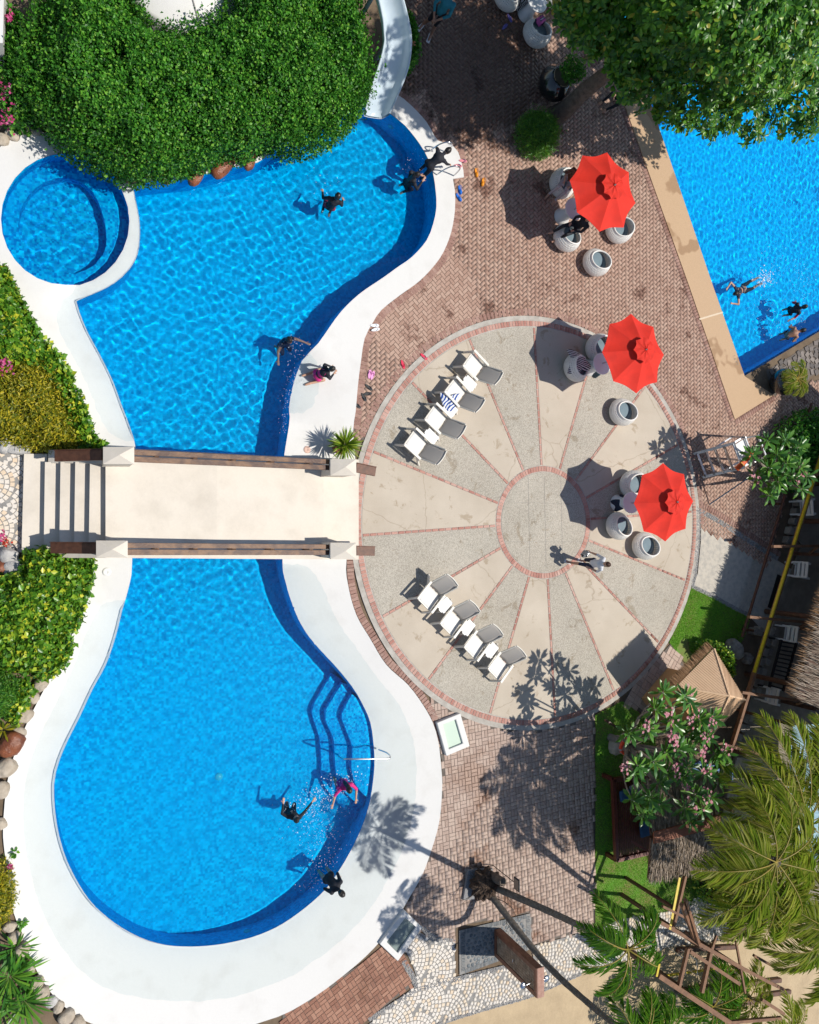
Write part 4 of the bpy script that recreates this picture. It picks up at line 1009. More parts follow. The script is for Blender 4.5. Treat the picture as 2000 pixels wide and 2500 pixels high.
# ================================================================== SUN CHAIRS AND SIDE TABLES
M_resin = mat('cream_resin', (.72, .68, .60), (.66, .62, .54), 6, .45)
M_sling = mat('white_sling', (.74, .73, .70), (.68, .67, .64), 30, .7, bmp=.1)
M_slingg = leaf_mat('grey_sling', [(0, (.58, .54, .49)), (1, (.58, .54, .49))], rough=.75, trans=.30, spec=.2)
_n = [n for n in M_slingg.node_tree.nodes if n.type == 'MIX'][-1]; _n.inputs[7].default_value = (.55, .50, .44, 1)
def make_lounge(backm):
    """faces +x; origin on the ground under the seat"""
    t = thing('sun_chair', 's', 'chair', group='low sun chairs in two rows')
    b = MB(); V = []; 
    for i in range(7):
        u_ = i / 6; x = lerp(.30, -.22, u_)
        for j in range(5):
            y = lerp(-.25, .25, j / 4); V.append((x, y, lerp(.40, .335, u_) - .02 * math.sin(math.pi * j / 4) * math.sin(math.pi * u_)))
    b.add(V, [(i * 5 + j, i * 5 + j + 1, (i + 1) * 5 + j + 1, (i + 1) * 5 + j) for i in range(6) for j in range(4)], 0, True); o = b.build('seat', M_sling, t); o.modifiers.new('t', 'SOLIDIFY').thickness = .012
    b = MB(); V = []
    for i in range(9):
        u_ = i / 8
        for j in range(7):
            y = lerp(-.26, .26, j / 6) * (1 - .03 * u_); bow = .035 * math.sin(math.pi * j / 6)
            V.append((lerp(-.21, -.62, u_) - bow - .05 * u_ * u_, y, lerp(.34, .90, u_) + .02 * math.sin(math.pi * u_) - bow * .3))
    b.add(V, [(i * 7 + j, i * 7 + j + 1, (i + 1) * 7 + j + 1, (i + 1) * 7 + j) for i in range(8) for j in range(6)], 0, True); o = b.build('backrest', backm, t); o.modifiers.new('t', 'SOLIDIFY').thickness = .012
    b = MB(); b.tube([V[8 * 7 + j] for j in range(7)], .018, 8); b.build('top_rail', M_resin, t)
    for s_ in (-1, 1):
        y = s_ * .30
        b = MB(); b.bar((.36, y, .555), (-.30, y, .50), .075, .03); arm = bevel(b.build('armrest', M_resin, t), .008)
        b = MB(); b.bar((.30, y, .55), (.42, y, .0), .05, .05, up=(0, 1, 0)); b.build('leg', M_resin, t)
        b = MB(); b.bar((-.14, y, .50), (-.52, y, .0), .05, .05, up=(0, 1, 0)); b.build('leg', M_resin, t)
        b = MB(); b.bar((.32, s_ * .265, .385), (-.24, s_ * .265, .32), .03, .05); b.build('side_rail', M_resin, t)
        b = MB(); b.bar((-.2, s_ * .272, .33), (-.63, s_ * .265, .90), .03, .04, up=(1, 0, 0)); b.build('back_post', M_resin, t)
    b = MB(); b.bar((.31, -.25, .375), (.31, .25, .375), .03, .06); b.build('front_rail', M_resin, t)
    return t
def make_side_table():
    t = thing('side_table', 's', 'table', group='small white side tables between sun chairs')
    b = MB(); b.box((0, 0, .425), (.42, .30, .03)); bevel(b.build('tabletop', M_white, t), .012, 3)
    b = MB(); b.box((.215, 0, .425), (.05, .12, .028)); b.build('tab', M_white, t)
    for sx in (-1, 1):
        for sy in (-1, 1):
            b = MB(); b.bar((sx * .13, sy * .12, .41), (sx * .22, sy * .13, 0), .04, .03, up=(0, 1, 0)); b.build('leg', M_resin, t)
    return t
S0 = make_lounge(M_slingg); TB0 = make_side_table(); first = [True, True]
def row(seats, tables, slabs, tlabs):
    a_, z_ = G(*seats[0], .38), G(*seats[-1], .38); d = (a_ - z_); fx = Vector((-d.y, d.x, 0)).normalized()
    if fx.x > 0: fx = -fx
    rz = math.atan2(fx.y, fx.x)
    for (px, py), lab in zip(seats, slabs):
        t = S0 if first[0] else copy_tree(S0); first[0] = False; g = G(px, py, .38); t.location = (g.x, g.y, .024); t.rotation_euler = (0, 0, rz + rng.uniform(-.03, .03)); t['label'] = lab
    for (px, py), lab in zip(tables, tlabs):
        t = TB0 if first[1] else copy_tree(TB0); first[1] = False; g = G(px, py, .42); t.location = (g.x, g.y, .024); t.rotation_euler = (0, 0, rz + rng.uniform(-.03, .03)); t['label'] = lab
o4 = ['nearest the brick paving', 'second from the brick paving', 'third from the brick paving', 'nearest the bridge']
row([(1157, 896), (1113, 960), (1066, 1025), (1017, 1086)], [(1146, 936), (1099, 998), (1052, 1066)],
    ['low white sun chair in upper row, ' + s_ for s_ in o4], ['white side table in upper row, ' + s_ for s_ in ('nearest the brick paving', 'with the blue patterned cloth', 'nearest the bridge')])
l4 = ['nearest the bridge', 'second from the bridge', 'third from the bridge', 'farthest from the bridge']
row([(1049, 1455), (1103, 1516), (1160, 1573), (1217, 1625)], [(1086, 1477), (1142, 1532), (1199, 1587)],
    ['low white sun chair in lower row, ' + s_ for s_ in l4], ['white side table in lower row, ' + s_ for s_ in ('nearest the bridge', 'middle one', 'farthest from the bridge')])
def cloth(name, label, cat, px, py, z, sx, sy, m, seed, amp=.05, rz=0.0, drape=0.0):
    """crumpled cloth lying on something"""
    n = 18; xs_ = np.linspace(-1, 1, n); X, Y = np.meshgrid(xs_, xs_); r_ = np.random.default_rng(seed)
    rad = np.hypot(X, Y); A = np.arctan2(Y, X); k_ = 1 - .22 * np.sin(3 * A + seed) * rad - .1 * np.sin(5 * A)
    X2, Y2 = X * sx / 2 * k_ + .03 * pnoise(X * 3, Y * 3, 2, seed), Y * sy / 2 * k_
    Z = amp * (pnoise(X * 2, Y * 2, 2.2, seed + 1) * .6 + .9) * (1 - .75 * np.clip(rad, 0, 1)) - drape * np.clip(rad - .7, 0, 1)
    idx = np.arange(n * n).reshape(n, n); q = np.stack([idx[:-1, :-1], idx[:-1, 1:], idx[1:, 1:], idx[1:, :-1]], -1).reshape(-1, 4)
    o = np_obj(name, np.c_[X2.ravel(), Y2.ravel(), Z.ravel()], q, m, smooth=True); o.modifiers.new('t', 'SOLIDIFY').thickness = .012
    g = G(px, py, z); o.location = (g.x, g.y, z); o.rotation_euler = (0, 0, rz); return tag(o, label, cat)
def stripe_mat(name, c1, c2, scale, rot=0.0, dist=2.0, thr=.5):
    m, nt, b_, o = nodes_of(name); tc = N(nt, 'ShaderNodeTexCoord'); mp = N(nt, 'ShaderNodeMapping'); mp.inputs['Rotation'].default_value = (0, 0, rot)
    nt.links.new(tc.outputs['Object'], mp.inputs[0]); wv = N(nt, 'ShaderNodeTexWave'); wv.inputs['Scale'].default_value = scale; wv.inputs['Distortion'].default_value = dist
    nt.links.new(mp.outputs[0], wv.inputs['Vector']); nt.links.new(ramp(nt, wv.outputs['Fac'], [(thr - .04, c1), (thr + .04, c2)]), b_.inputs['Base Color']); b_.inputs['Roughness'].default_value = .9; return m
cloth('beach_cloth', 'crumpled blue and white patterned cloth on a side table', 'cloth', 1097, 982, .455, .5, .42, stripe_mat('blue_print', (.01, .06, .28), (.72, .74, .76), 3.2, .6, 7), 3, .07)
cloth('beach_towel', 'black and white striped towel draped over barrel chair', 'towel', 1414, 886, .52, .72, .62, stripe_mat('zebra_stripe', (.012, .012, .02), (.70, .64, .62), 5.5, R(100), 2.5), 5, .12, drape=.12)
M_navy = mat('navy_canvas', (.010, .018, .04), (.016, .03, .06), 8, .6)
def bag(name, label, px, py, z0, size, m, rz=0.0, strap=True):
    g = G(px, py, z0); t = thing(name, label, 'bag', (g.x, g.y, z0), rz); b = MB(); sx, sy, sz = size
    b.box((0, 0, sz / 2), size, taper=.72); o = b.build('body', m, t); bevel(o, min(size) * .18, 3)
    b = MB(); b.tube(smooth3([(-sx * .25, 0, sz * .9), (-sx * .15, .02, sz * 1.25), (sx * .15, .02, sz * 1.25), (sx * .25, 0, sz * .9)]), .012, 6); b.build('handle', m, t)
    b = MB(); b.box((0, 0, sz * 1.0), (sx * .6, .02, .015)); b.build('zip', M_steel, t); return t
bag('beach_bag', 'dark navy bag on the patio left of the right umbrella table', 1508, 1228, .024, (.55, .45, .34), M_navy, .5)
bag('beach_bag', 'dark teal bag on the patio beside the striped towel chair', 1450, 905, .024, (.40, .42, .30), mat('teal_canvas', (.012, .045, .07), (.02, .07, .10), 8, .5), .9)
bag('beach_bag', 'black and white patterned bag at top edge beside table', 1268, 14, .004, (.42, .36, .45), stripe_mat('aztec', (.01, .01, .012), (.45, .45, .45), 6, .3, 9), .4)
bag('beach_bag', 'pink and navy bag lying on barrel chair at top', 1318, 52, .445, (.34, .26, .14), mat('pink_canvas', (.55, .10, .32), (.03, .02, .06), 5, .6, lo=.48, hi=.54), .7)
bag('shoulder_bag', 'dark blue denim bag held by person in black by umbrella', 1400, 516, .46, (.26, .2, .2), mat('denim', (.05, .11, .20), (.03, .07, .14), 9, .8), .3)

# ================================================================== FLIP-FLOPS
def sandal(label, px, py, rz, m, m2, clog=False, L=.27, z=.008, grp=None):
    g = G(px, py); t = thing('clog' if clog else 'flip_flop', label, 'shoe', (g.x, g.y, z), rz, grp); out = []
    for i in range(20):
        a_ = 2 * math.pi * i / 20; c_, s_ = math.cos(a_), math.sin(a_)
        out.append((c_ * L / 2, s_ * (.048 + .010 * c_) * (1 - .12 * math.exp(-(c_ + .1) ** 2 * 20)))) 
    b = MB(); b.prism(out, 0, .03 if clog else .022); bevel(b.build('sole', m, t), .006)
    if clog:
        b = MB(); b.ball((L * .2, 0, .025), (L * .3, .054, .055), 12, 6); b.build('upper', m2, t)
        b = MB(); b.tube(smooth3([(L * .05, .05, .05), (-L * .35, .05, .06), (-L * .45, 0, .065), (-L * .35, -.05, .06), (L * .05, -.05, .05)]), .008, 6); b.build('heel_strap', m2, t)
    else:
        for s_ in (-1, 1):
            b = MB(); b.tube(smooth3([(L * .3, 0, .02), (L * .16, s_ * .03, .05), (-L * .06, s_ * .045, .02)]), .008, 6); b.build('strap', m2, t)
    return t
mk = lambda n_, c_: mat('rubber_' + n_, c_, rough=.55)
def pair(name, spots, m, m2, clog=False, z=.008, L=.27):
    for i, (px, py, rz) in enumerate(spots): sandal(name + (', upper of the pair', ', lower of the pair', ', third one', ', the one on the coping')[i] if len(spots) == 2 else name + (', topmost', ', third from top', ', second from top', ', the one on the coping')[i], px, py, rz, m, m2, clog, L, z, name)
pair('white flip flop lying on the coping edge beside bricks', [(913, 796, .1), (915, 806, .3)], mk('white', (.75, .76, .78)), mk('white', (.75, .76, .78)), z=.05)
pair('pink flip flop on the brick border by the shelf', [(902, 914, R(80)), (909, 917, R(70))], mk('pink', (.72, .30, .55)), mk('pink2', (.6, .2, .45)))
pair('black sandal near the brick border below the pink pair', [(900, 946, R(-35)), (888, 970, R(-60)), (897, 962, R(10)), (871, 990, R(-30))], mk('black', (.012, .013, .016)), mk('blackb', (.02, .025, .04)))
pair('bright orange clog on the bricks near the pool ladder', [(1162, 423, R(-78)), (1178, 446, R(-105))], mk('orange', (.75, .27, .01)), mk('orange', (.75, .27, .01)), True)
pair('bright blue clog beside the pool coping', [(1122, 465, R(-75)), (1119, 483, R(-50))], mk('blue', (.0, .13, .55)), mk('blue', (.0, .13, .55)), True)
sandal('red sandal on the patio kerb, the one nearer the sun chairs', 1034, 871, R(-35), mk('red', (.62, .01, .06)), mk('grey', (.3, .3, .32)), z=.016)
sandal('red sandal on the bricks left of the patio kerb', 983, 890, R(-70), mk('red', (.62, .01, .06)), mk('red', (.62, .01, .06)))
pair('pink and navy slide sandal by the pool ladder', [(1128, 395, R(5)), (1116, 407, R(5))], mk('coral', (.65, .22, .25)), mk('navy', (.01, .03, .14)), z=.052)
pair('purple flip flop on shaded bricks near the top table', [(1244, 45, R(-55)), (1232, 66, R(50))], mk('purple', (.16, .14, .42)), mk('purple', (.16, .14, .42)))

# ================================================================== POTS
M_glaze = mat('black_glaze', (.012, .014, .016), (.02, .022, .024), 6, .12, spec=.6, coat=.5)
def urn(name, label, px, py, R0, hgt, group='glazed black urns'):
    g = G(px, py, 0); t = thing(name, label, 'planter', (g.x, g.y, 0), group=group)
    b = MB(); b.lathe([(0, 0), (R0 * .5, 0), (R0 * .55, .03), (R0 * .85, hgt * .25), (R0, hgt * .52), (R0 * .93, hgt * .75), (R0 * .66, hgt * .93), (R0 * .60, hgt), (R0 * .55, hgt), (R0 * .56, hgt * .9), (0, hgt * .88)], 36); b.build('pot', M_glaze, t)
    b = MB(); b.disc((0, 0, hgt * .9), R0 * .55, 24); b.build('potting_soil', M_soil, t); return t
urn1 = urn('urn_planter', 'large shiny black urn with leafy shrub in tree shade', 1335, 222, .55, .85)
urn2 = urn('urn_planter', 'shiny black urn with small palm beside the right pool', 1890, 937, .50, .80)
M_terra = mat('terracotta', (.30, .12, .065), (.22, .085, .05), 6, .7)
pot3 = thing('flower_pot', 'terracotta pot with spiky green plant on the bridge end', 'planter', (*G(822, 1092)[:2], .05))
b = MB(); b.lathe([(0, 0), (.15, 0), (.21, .28), (.235, .28), (.235, .33), (.2, .33), (.19, .28), (0, .27)], 24); b.build('pot', M_terra, pot3)

# ================================================================== LIFEGUARD CHAIR
lg = thing('lifeguard_chair', 'aluminium lifeguard chair with orange float beside frangipani shadow', 'lifeguard chair', G(1720, 1135))
A_, B_ = G(1694, 1108), G(1716, 1165); u_ = (B_ - A_); wd_ = u_.length; u_.normalize(); f_ = Vector((-u_.y, u_.x, 0)); f_ = f_ if f_.x > 0 else -f_
o_ = Vector(lg.location); Lp = lambda s_, d, z: Vector(A_ + u_ * s_ * wd_ + f_ * d + Vector((0, 0, z))) - o_
M_alg = mat('grey_aluminium', (.50, .51, .53), (.42, .43, .45), 4, .35, metal=.6)
for s_ in (0, 1):
    b = MB(); b.bar(Lp(s_, 0, 0), Lp(s_, .62, 1.30), .09, .05); b.build('front_leg', M_alg, lg)
    b = MB(); b.bar(Lp(s_, 1.5, 0), Lp(s_, 1.05, 1.42), .06, .05); b.build('rear_leg', M_alg, lg)
    b = MB(); b.bar(Lp(s_, .55, 1.2), Lp(s_, 1.15, 1.24), .06, .05); b.build('side_rail', M_alg, lg)
    b = MB(); b.bar(Lp(s_, .30, .62), Lp(s_, 1.3, .62), .05, .04); b.build('side_rail', M_alg, lg)
for t_ in (.06, .28, .5, .72, .94):
    b = MB(); b.bar(Lp(0, .62 * t_, 1.3 * t_ + .03), Lp(1, .62 * t_, 1.3 * t_ + .03), .09, .04); b.build('rung', M_steel, lg)
b = MB(); P = [Lp(.06, .6, 1.27), Lp(.94, .6, 1.27), Lp(.94, 1.1, 1.25), Lp(.06, 1.1, 1.25)]; b.add([*P, *[p + Vector((0, 0, .04)) for p in P]], [(3, 2, 1, 0), (4, 5, 6, 7), (0, 1, 5, 4), (1, 2, 6, 5), (2, 3, 7, 6), (3, 0, 4, 7)]); b.build('seat', M_white, lg)
b = MB(); b.bar(Lp(.06, 1.12, 1.3), Lp(.94, 1.12, 1.3), .05, .05); b.bar(Lp(.06, 1.22, 1.75), Lp(.94, 1.22, 1.75), .05, .05); b.bar(Lp(.05, 1.12, 1.3), Lp(.05, 1.22, 1.78), .05, .05); b.bar(Lp(.95, 1.12, 1.3), Lp(.95, 1.22, 1.78), .05, .05); b.build('backrest_frame', M_alg, lg)
fl = thing('rescue_float', 'orange rescue float strapped on the lifeguard chair', 'rescue float', Lp(.86, .5, 1.24) + o_)
b = MB(); p = Vector(fl.location); q0, q1 = Lp(.95, .35, 1.20) + o_ - p, Lp(.6, 1.1, 1.52) + o_ - p
b.bar(q0, q1, .17, .10); bevel(b.build('float_body', mat('orange_foam', (.72, .10, .015), (.62, .08, .01), 6, .5), fl), .04, 3)
for t_ in (.3, .65):
    m_ = q0.lerp(q1, t_); d_ = (q1 - q0).normalized(); b = MB(); b.bar(m_ - d_ * .02, m_ + d_ * .02, .18, .11); b.build('strap', mat('yellow_web', (.7, .33, .05)), fl)
b = MB(); b.tube(smooth3([q0, q0 + Vector((-.15, -.02, -.05)), q0 + Vector((-.25, .03, -.1)), q0 + Vector((-.28, .1, -.02))]), .012, 6); b.build('leash', M_black, fl)
b = MB(); b.tube([G(1733, 1231, .02), G(1852, 1150, 1.75)], .02, 8); tag(b.build('cleaning_pole', mat('blue_pole', (.035, .12, .20), rough=.35)), 'long blue pole leaning from the bricks into the frangipani', 'pole')
# life ring on its post
lr = thing('life_ring', 'orange life ring hanging by the shaded lawn', 'life ring', (*G(1533, 1820, .9)[:2], .9))
b = MB(); ringp = [(.27 * math.cos(a_), .27 * math.sin(a_) * .94, .10 * math.sin(a_)) for a_ in np.linspace(0, 2 * math.pi, 33)]; b.tube(ringp, .062, 10, cap=False); b.build('ring', mat('orange_plastic', (.74, .055, .012), rough=.35), lr)
for a_ in (R(20), R(110), R(200), R(290)):
    b = MB(); p = Vector((.27 * math.cos(a_), .25 * math.sin(a_), .10 * math.sin(a_))); t_ = Vector((-math.sin(a_), math.cos(a_) * .94, .1 * math.cos(a_))); b.tube([p - t_ * .03, p + t_ * .03], .066, 10); b.build('band', mat('grey_band', (.35, .3, .3)), lr)
b = MB(); b.tube([(.32 * math.cos(a_), .31 * math.sin(a_), .1 * math.sin(a_) - .02 * math.cos(4 * a_)) for a_ in np.linspace(0, 2 * math.pi, 40)], .01, 5, cap=False); b.build('grab_rope', mat('rope', (.5, .4, .28)), lr)
pst = thing('ring_post', 'wooden post and crossbar that carries the life ring', 'post', G(1525, 1822)); o_ = Vector(pst.location)
b = MB(); b.tube([(0, 0, 0), (.0, .0, 1.05)], .05, 8); b.build('post', M_wood, pst)
b = MB(); b.bar(G(1478, 1758, 1.0) - o_, G(1545, 1800, 1.0) - o_, .07, .07); b.build('crossbar', M_worn, pst)
# ================================================================== VEGETATION
def unit(v): return v / np.maximum(np.linalg.norm(v, axis=1, keepdims=True), 1e-9)
def leaf_geo(P, D, U, L, Wd, fold=.18, curl=.15):
    """diamond leaves with a folded midrib: base, two flanks, tip"""
    D = unit(D); S = unit(np.cross(D, U)); U2 = np.cross(S, D); L = np.asarray(L).reshape(-1, 1); Wd = np.asarray(Wd).reshape(-1, 1)
    a = P; m = P + D * L * .5 - U2 * L * .02
    l = m + S * Wd * .5 + U2 * Wd * fold; r = m - S * Wd * .5 + U2 * Wd * fold
    t = P + D * L - U2 * L * curl
    V = np.stack([a, r, t, l], 1).reshape(-1, 3); k = np.arange(len(P))[:, None] * 4
    return V, np.concatenate([k + np.array([[0, 1, 2]]), k + np.array([[0, 2, 3]])], 1).reshape(-1, 3)
def leaf_geo6(P, D, U, L, Wd, fold=.12, curl=.22):
    """longer leaf: two flank pairs"""
    D = unit(D); S = unit(np.cross(D, U)); U2 = np.cross(S, D); L = np.asarray(L).reshape(-1, 1); Wd = np.asarray(Wd).reshape(-1, 1)
    p1 = P + D * L * .35 + U2 * L * .02; p2 = P + D * L * .72 - U2 * L * curl * .45; t = P + D * L - U2 * L * curl
    V = np.stack([P, p1 - S * Wd * .36 + U2 * Wd * fold, p1, p1 + S * Wd * .36 + U2 * Wd * fold, p2 - S * Wd * .5 + U2 * Wd * fold, p2, p2 + S * Wd * .5 + U2 * Wd * fold, t], 1).reshape(-1, 3)
    k = np.arange(len(P))[:, None] * 8
    T = np.array([[0, 1, 2], [0, 2, 3], [1, 4, 5], [1, 5, 2], [2, 5, 6], [2, 6, 3], [4, 7, 5], [5, 7, 6]])
    return V, (k[:, :, None] + T[None]).reshape(-1, 3)
def rv(n): return unit(rng.normal(size=(n, 3)))

G_hedge = leaf_mat('hedge_leaf', [(0, (.018, .085, .010)), (.4, (.045, .19, .018)), (.8, (.10, .33, .028)), (1, (.22, .45, .05))], rough=.42, trans=.28, spec=.28, tint=(.10, .36, .03))
G_yel = leaf_mat('golden_leaf', [(0, (0.078, 0.130, 0.008)), (.5, (0.312, 0.299, 0.016)), (1, (0.598, 0.468, 0.026))], rough=.45, trans=.3)
G_heart = leaf_mat('creeper_leaf', [(0, (0.042, 0.141, 0.013)), (.6, (0.123, 0.305, 0.024)), (.85, (0.314, 0.462, 0.033)), (1, (0.693, 0.660, 0.050))], rough=.35, trans=.28)
G_tree = leaf_mat('tree_leaf', [(0, (.018, .075, .009)), (.45, (.05, .17, .015)), (.9, (.15, .34, .03)), (.97, (.28, .38, .04)), (1, (.42, .33, .05))], rough=.34, trans=.28, spec=.35, tint=(.15, .40, .03))
G_fran = leaf_mat('frangipani_leaf', [(0, (0.030, 0.115, 0.024)), (.6, (0.068, 0.203, 0.030)), (1, (0.162, 0.338, 0.047))], rough=.32, trans=.25)
G_palm = leaf_mat('coconut_leaflet', [(0, (.16, .26, .03)), (.4, (.36, .43, .05)), (.75, (.60, .55, .12)), (1, (.74, .66, .34))], rough=.28, trans=.42)
G_areca = leaf_mat('green_palm_leaflet', [(0, (0.032, 0.141, 0.022)), (.6, (0.087, 0.283, 0.032)), (1, (0.239, 0.457, 0.044))], rough=.35, trans=.4)
G_spike = leaf_mat('spiky_leaf', [(0, (0.065, 0.143, 0.010)), (.6, (0.169, 0.273, 0.016)), (1, (0.338, 0.390, 0.039))], rough=.35, trans=.2)
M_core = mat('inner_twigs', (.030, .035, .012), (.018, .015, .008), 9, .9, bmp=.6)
M_bark = mat('grey_bark', (.17, .13, .10), (.09, .07, .055), 8, .9, bmp=.9)
M_palmbark = mat('palm_bark', (.20, .17, .14), (.10, .085, .07), 12, .9, bmp=.8)

def hmap(P, poly, zh, edge, seed, lump=.12):
    d = edge_dist(P, poly); t = np.clip(d / edge, 0, 1)
    return zh * (np.sqrt(1 - (1 - t) ** 2) * .93 + .07) * (1 + lump * pnoise(P[:, 0], P[:, 1], 1.5, seed) + lump * .9 * pnoise(P[:, 0], P[:, 1], 5.0, seed + 3))
def shrub(name, label, cat, px, zh, leafm, n, L, Wd, edge=.8, seed=1, zproj=None, lump=.12, depth=.22, geo=leaf_geo, core=True, group=None, z0=0.0, bare=0.0):
    P2 = smooth_loop([G(p[0], p[1], p[2] if len(p) > 2 else (zproj if zproj is not None else zh * .6)) for p in px], .25); A = np.array([(p.x, p.y) for p in P2]); lo, hi = A.min(0), A.max(0)
    c0 = A.mean(0); t = thing(name, label, cat, (c0[0], c0[1], z0), group=group); off = np.array([c0[0], c0[1], z0])
    q = rng.uniform(lo, hi, (int(n * 3.2), 2)); q = q[inside(q, P2)][:n]; k = len(q)
    if bare:
        q = q[pnoise(q[:, 0], q[:, 1], 3.2, seed + 8) > -1 + bare]; k = len(q)
    # extra leaves for the steep flanks
    ei = rng.integers(0, len(A), k // 4); eq = A[ei] + (A[(ei + 1) % len(A)] - A[ei]) * rng.random((k // 4, 1)); ec = c0 - eq; eq = eq + ec / np.maximum(np.hypot(*ec.T), .01)[:, None] * (rng.normal(size=(k // 4, 1)) * edge * .10 + edge * .06)
    # cluster towards twig tips
    cen = q[rng.integers(0, k, k // 7 + 1)]; ci = rng.integers(0, len(cen), k); mixm = rng.random(k) < .75
    q = np.where(mixm[:, None], cen[ci] + rng.normal(size=(k, 2)) * L * .75, q); ok_ = inside(q, P2); q = q[ok_]; ci = ci[ok_]; mixm = mixm[ok_]; k = len(q)
    h = hmap(q, P2, zh, edge, seed, lump); e = .05
    gx_ = (hmap(q + [e, 0], P2, zh, edge, seed, lump) - h) / e; gy_ = (hmap(q + [0, e], P2, zh, edge, seed, lump) - h) / e
    Nn = unit(np.c_[-gx_, -gy_, np.ones(k)]); Nn[:, 2] = np.maximum(Nn[:, 2], .05)
    cd = rng.random(len(cen) + 1) ** 1.6 * depth; dd = np.where(mixm, cd[ci], rng.random(k) * depth) + rng.normal(size=k) * L * .25
    z = h - dd * Nn[:, 2]; q3 = np.c_[q - Nn[:, :2] * dd[:, None] * .6, np.maximum(z, .02)]
    eh = np.abs(hmap(eq, P2, zh, edge, seed, lump)) * .35 + zh * .65 * rng.random(len(eq)) ** 1.4; en_ = unit(np.c_[-(c0 - eq), np.full(len(eq), .6)])
    q3 = np.concatenate([q3, np.c_[eq, np.clip(eh, .03, zh)]]); Nn = np.concatenate([Nn, en_]); k = len(q3)
    D = unit(rv(k) + Nn * .55); U = unit(Nn + rv(k) * .55)
    sz_ = rng.uniform(.6, 1.35, k); V, T = geo(q3, D, U, L * sz_, Wd * sz_ * rng.uniform(.85, 1.15, k))
    np_obj('foliage', V - [c0[0], c0[1], 0], T, leafm, t)
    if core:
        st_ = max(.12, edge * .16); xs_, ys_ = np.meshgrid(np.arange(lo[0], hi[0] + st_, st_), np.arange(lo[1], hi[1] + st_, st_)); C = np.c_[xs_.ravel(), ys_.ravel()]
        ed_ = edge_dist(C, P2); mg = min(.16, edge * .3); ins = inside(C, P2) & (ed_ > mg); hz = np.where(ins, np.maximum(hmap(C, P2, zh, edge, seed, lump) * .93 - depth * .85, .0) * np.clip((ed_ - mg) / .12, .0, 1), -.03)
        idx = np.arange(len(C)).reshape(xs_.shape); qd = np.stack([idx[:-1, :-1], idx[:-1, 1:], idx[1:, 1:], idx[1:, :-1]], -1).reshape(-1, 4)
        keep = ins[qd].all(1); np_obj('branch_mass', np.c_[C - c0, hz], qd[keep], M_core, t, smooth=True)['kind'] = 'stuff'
    return t
# the great hedge over the rock island
HED = [(52, 60, 1.7), (42, 110, 1.7), (62, 190, 1.7), (82, 270, 0.9), (115, 318, 0.55), (150, 362, 0.55), (215, 402, 0.55), (275, 428, 0.55), (335, 446, 0.55), (400, 436, 0.55), (455, 420, 0.55), (505, 405, 0.55), (545, 382, 0.55), (590, 392, 0.55), (645, 362, 0.55), (700, 378, 0.55), (755, 374, 0.55), (822, 342, 0.55), (868, 285, 1.3), (900, 230, 1.3), (908, 150, 1.3), (893, 80, 1.3), (878, 0, 1.3), (875, -70, 1.3), (700, -90, 1.7), (575, -70, 1.7), (556, 0, 1.7), (505, 18, 1.7), (440, 38, 1.7), (368, 28, 1.7), (340, 0, 1.7), (325, -70, 1.7), (180, -90, 1.7), (90, -50, 1.7), (70, 10, 1.7)]
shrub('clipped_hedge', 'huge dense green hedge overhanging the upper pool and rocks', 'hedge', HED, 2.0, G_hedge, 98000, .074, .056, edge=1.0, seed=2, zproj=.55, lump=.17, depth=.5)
shrub('creeper_bed', 'glossy green creeper bed left of the upper pool shelf', 'shrub', [(-40, 630), (8, 650), (35, 700), (72, 775), (98, 825), (140, 862), (168, 915), (192, 962), (215, 1025), (228, 1065), (256, 1082), (235, 1095), (190, 1090), (170, 1000), (120, 900), (60, 890), (-40, 860)], .55, G_heart, 7500, .125, .105, edge=.5, seed=4, zproj=.3, lump=.16, depth=.15)
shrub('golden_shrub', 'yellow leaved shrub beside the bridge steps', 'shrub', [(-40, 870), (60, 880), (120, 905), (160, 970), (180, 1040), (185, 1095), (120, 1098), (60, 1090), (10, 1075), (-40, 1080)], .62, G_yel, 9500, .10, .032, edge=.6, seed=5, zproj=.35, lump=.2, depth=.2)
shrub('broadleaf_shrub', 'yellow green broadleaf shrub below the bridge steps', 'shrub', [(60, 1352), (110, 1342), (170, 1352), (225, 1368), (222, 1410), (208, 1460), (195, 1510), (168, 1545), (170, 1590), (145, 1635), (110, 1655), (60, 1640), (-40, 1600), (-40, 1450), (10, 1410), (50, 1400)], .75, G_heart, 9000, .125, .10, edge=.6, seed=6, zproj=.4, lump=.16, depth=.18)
shrub('fern_bush', 'fine leaved dark green bush left of the lower pool', 'shrub', [(-40, 1620), (30, 1650), (55, 1680), (40, 1730), (10, 1750), (-40, 1745)], .6, G_areca, 5000, .075, .02, edge=.45, seed=7, zproj=.3, lump=.2)
shrub('broadleaf_shrub', 'small green shrub growing among stones left of lower pool', 'shrub', [(35, 1690), (60, 1660), (80, 1690), (62, 1730), (45, 1765), (22, 1750)], .4, G_heart, 900, .11, .09, edge=.3, seed=8, zproj=.2, core=False)
shrub('golden_shrub', 'small golden shrub at left edge beside the lower pool', 'shrub', [(-40, 2110), (10, 2105), (32, 2150), (35, 2200), (20, 2240), (-5, 2265), (-40, 2260)], .45, G_yel, 3500, .085, .028, edge=.35, seed=9, zproj=.25)
shrub('broadleaf_shrub', 'dark shrub in shade at left edge above the spa', 'shrub', [(10, 20), (50, 30), (55, 110), (70, 200), (85, 280), (60, 310), (20, 300), (5, 200)], .9, G_hedge, 3000, .13, .08, edge=.4, seed=10, zproj=.5, depth=.3)
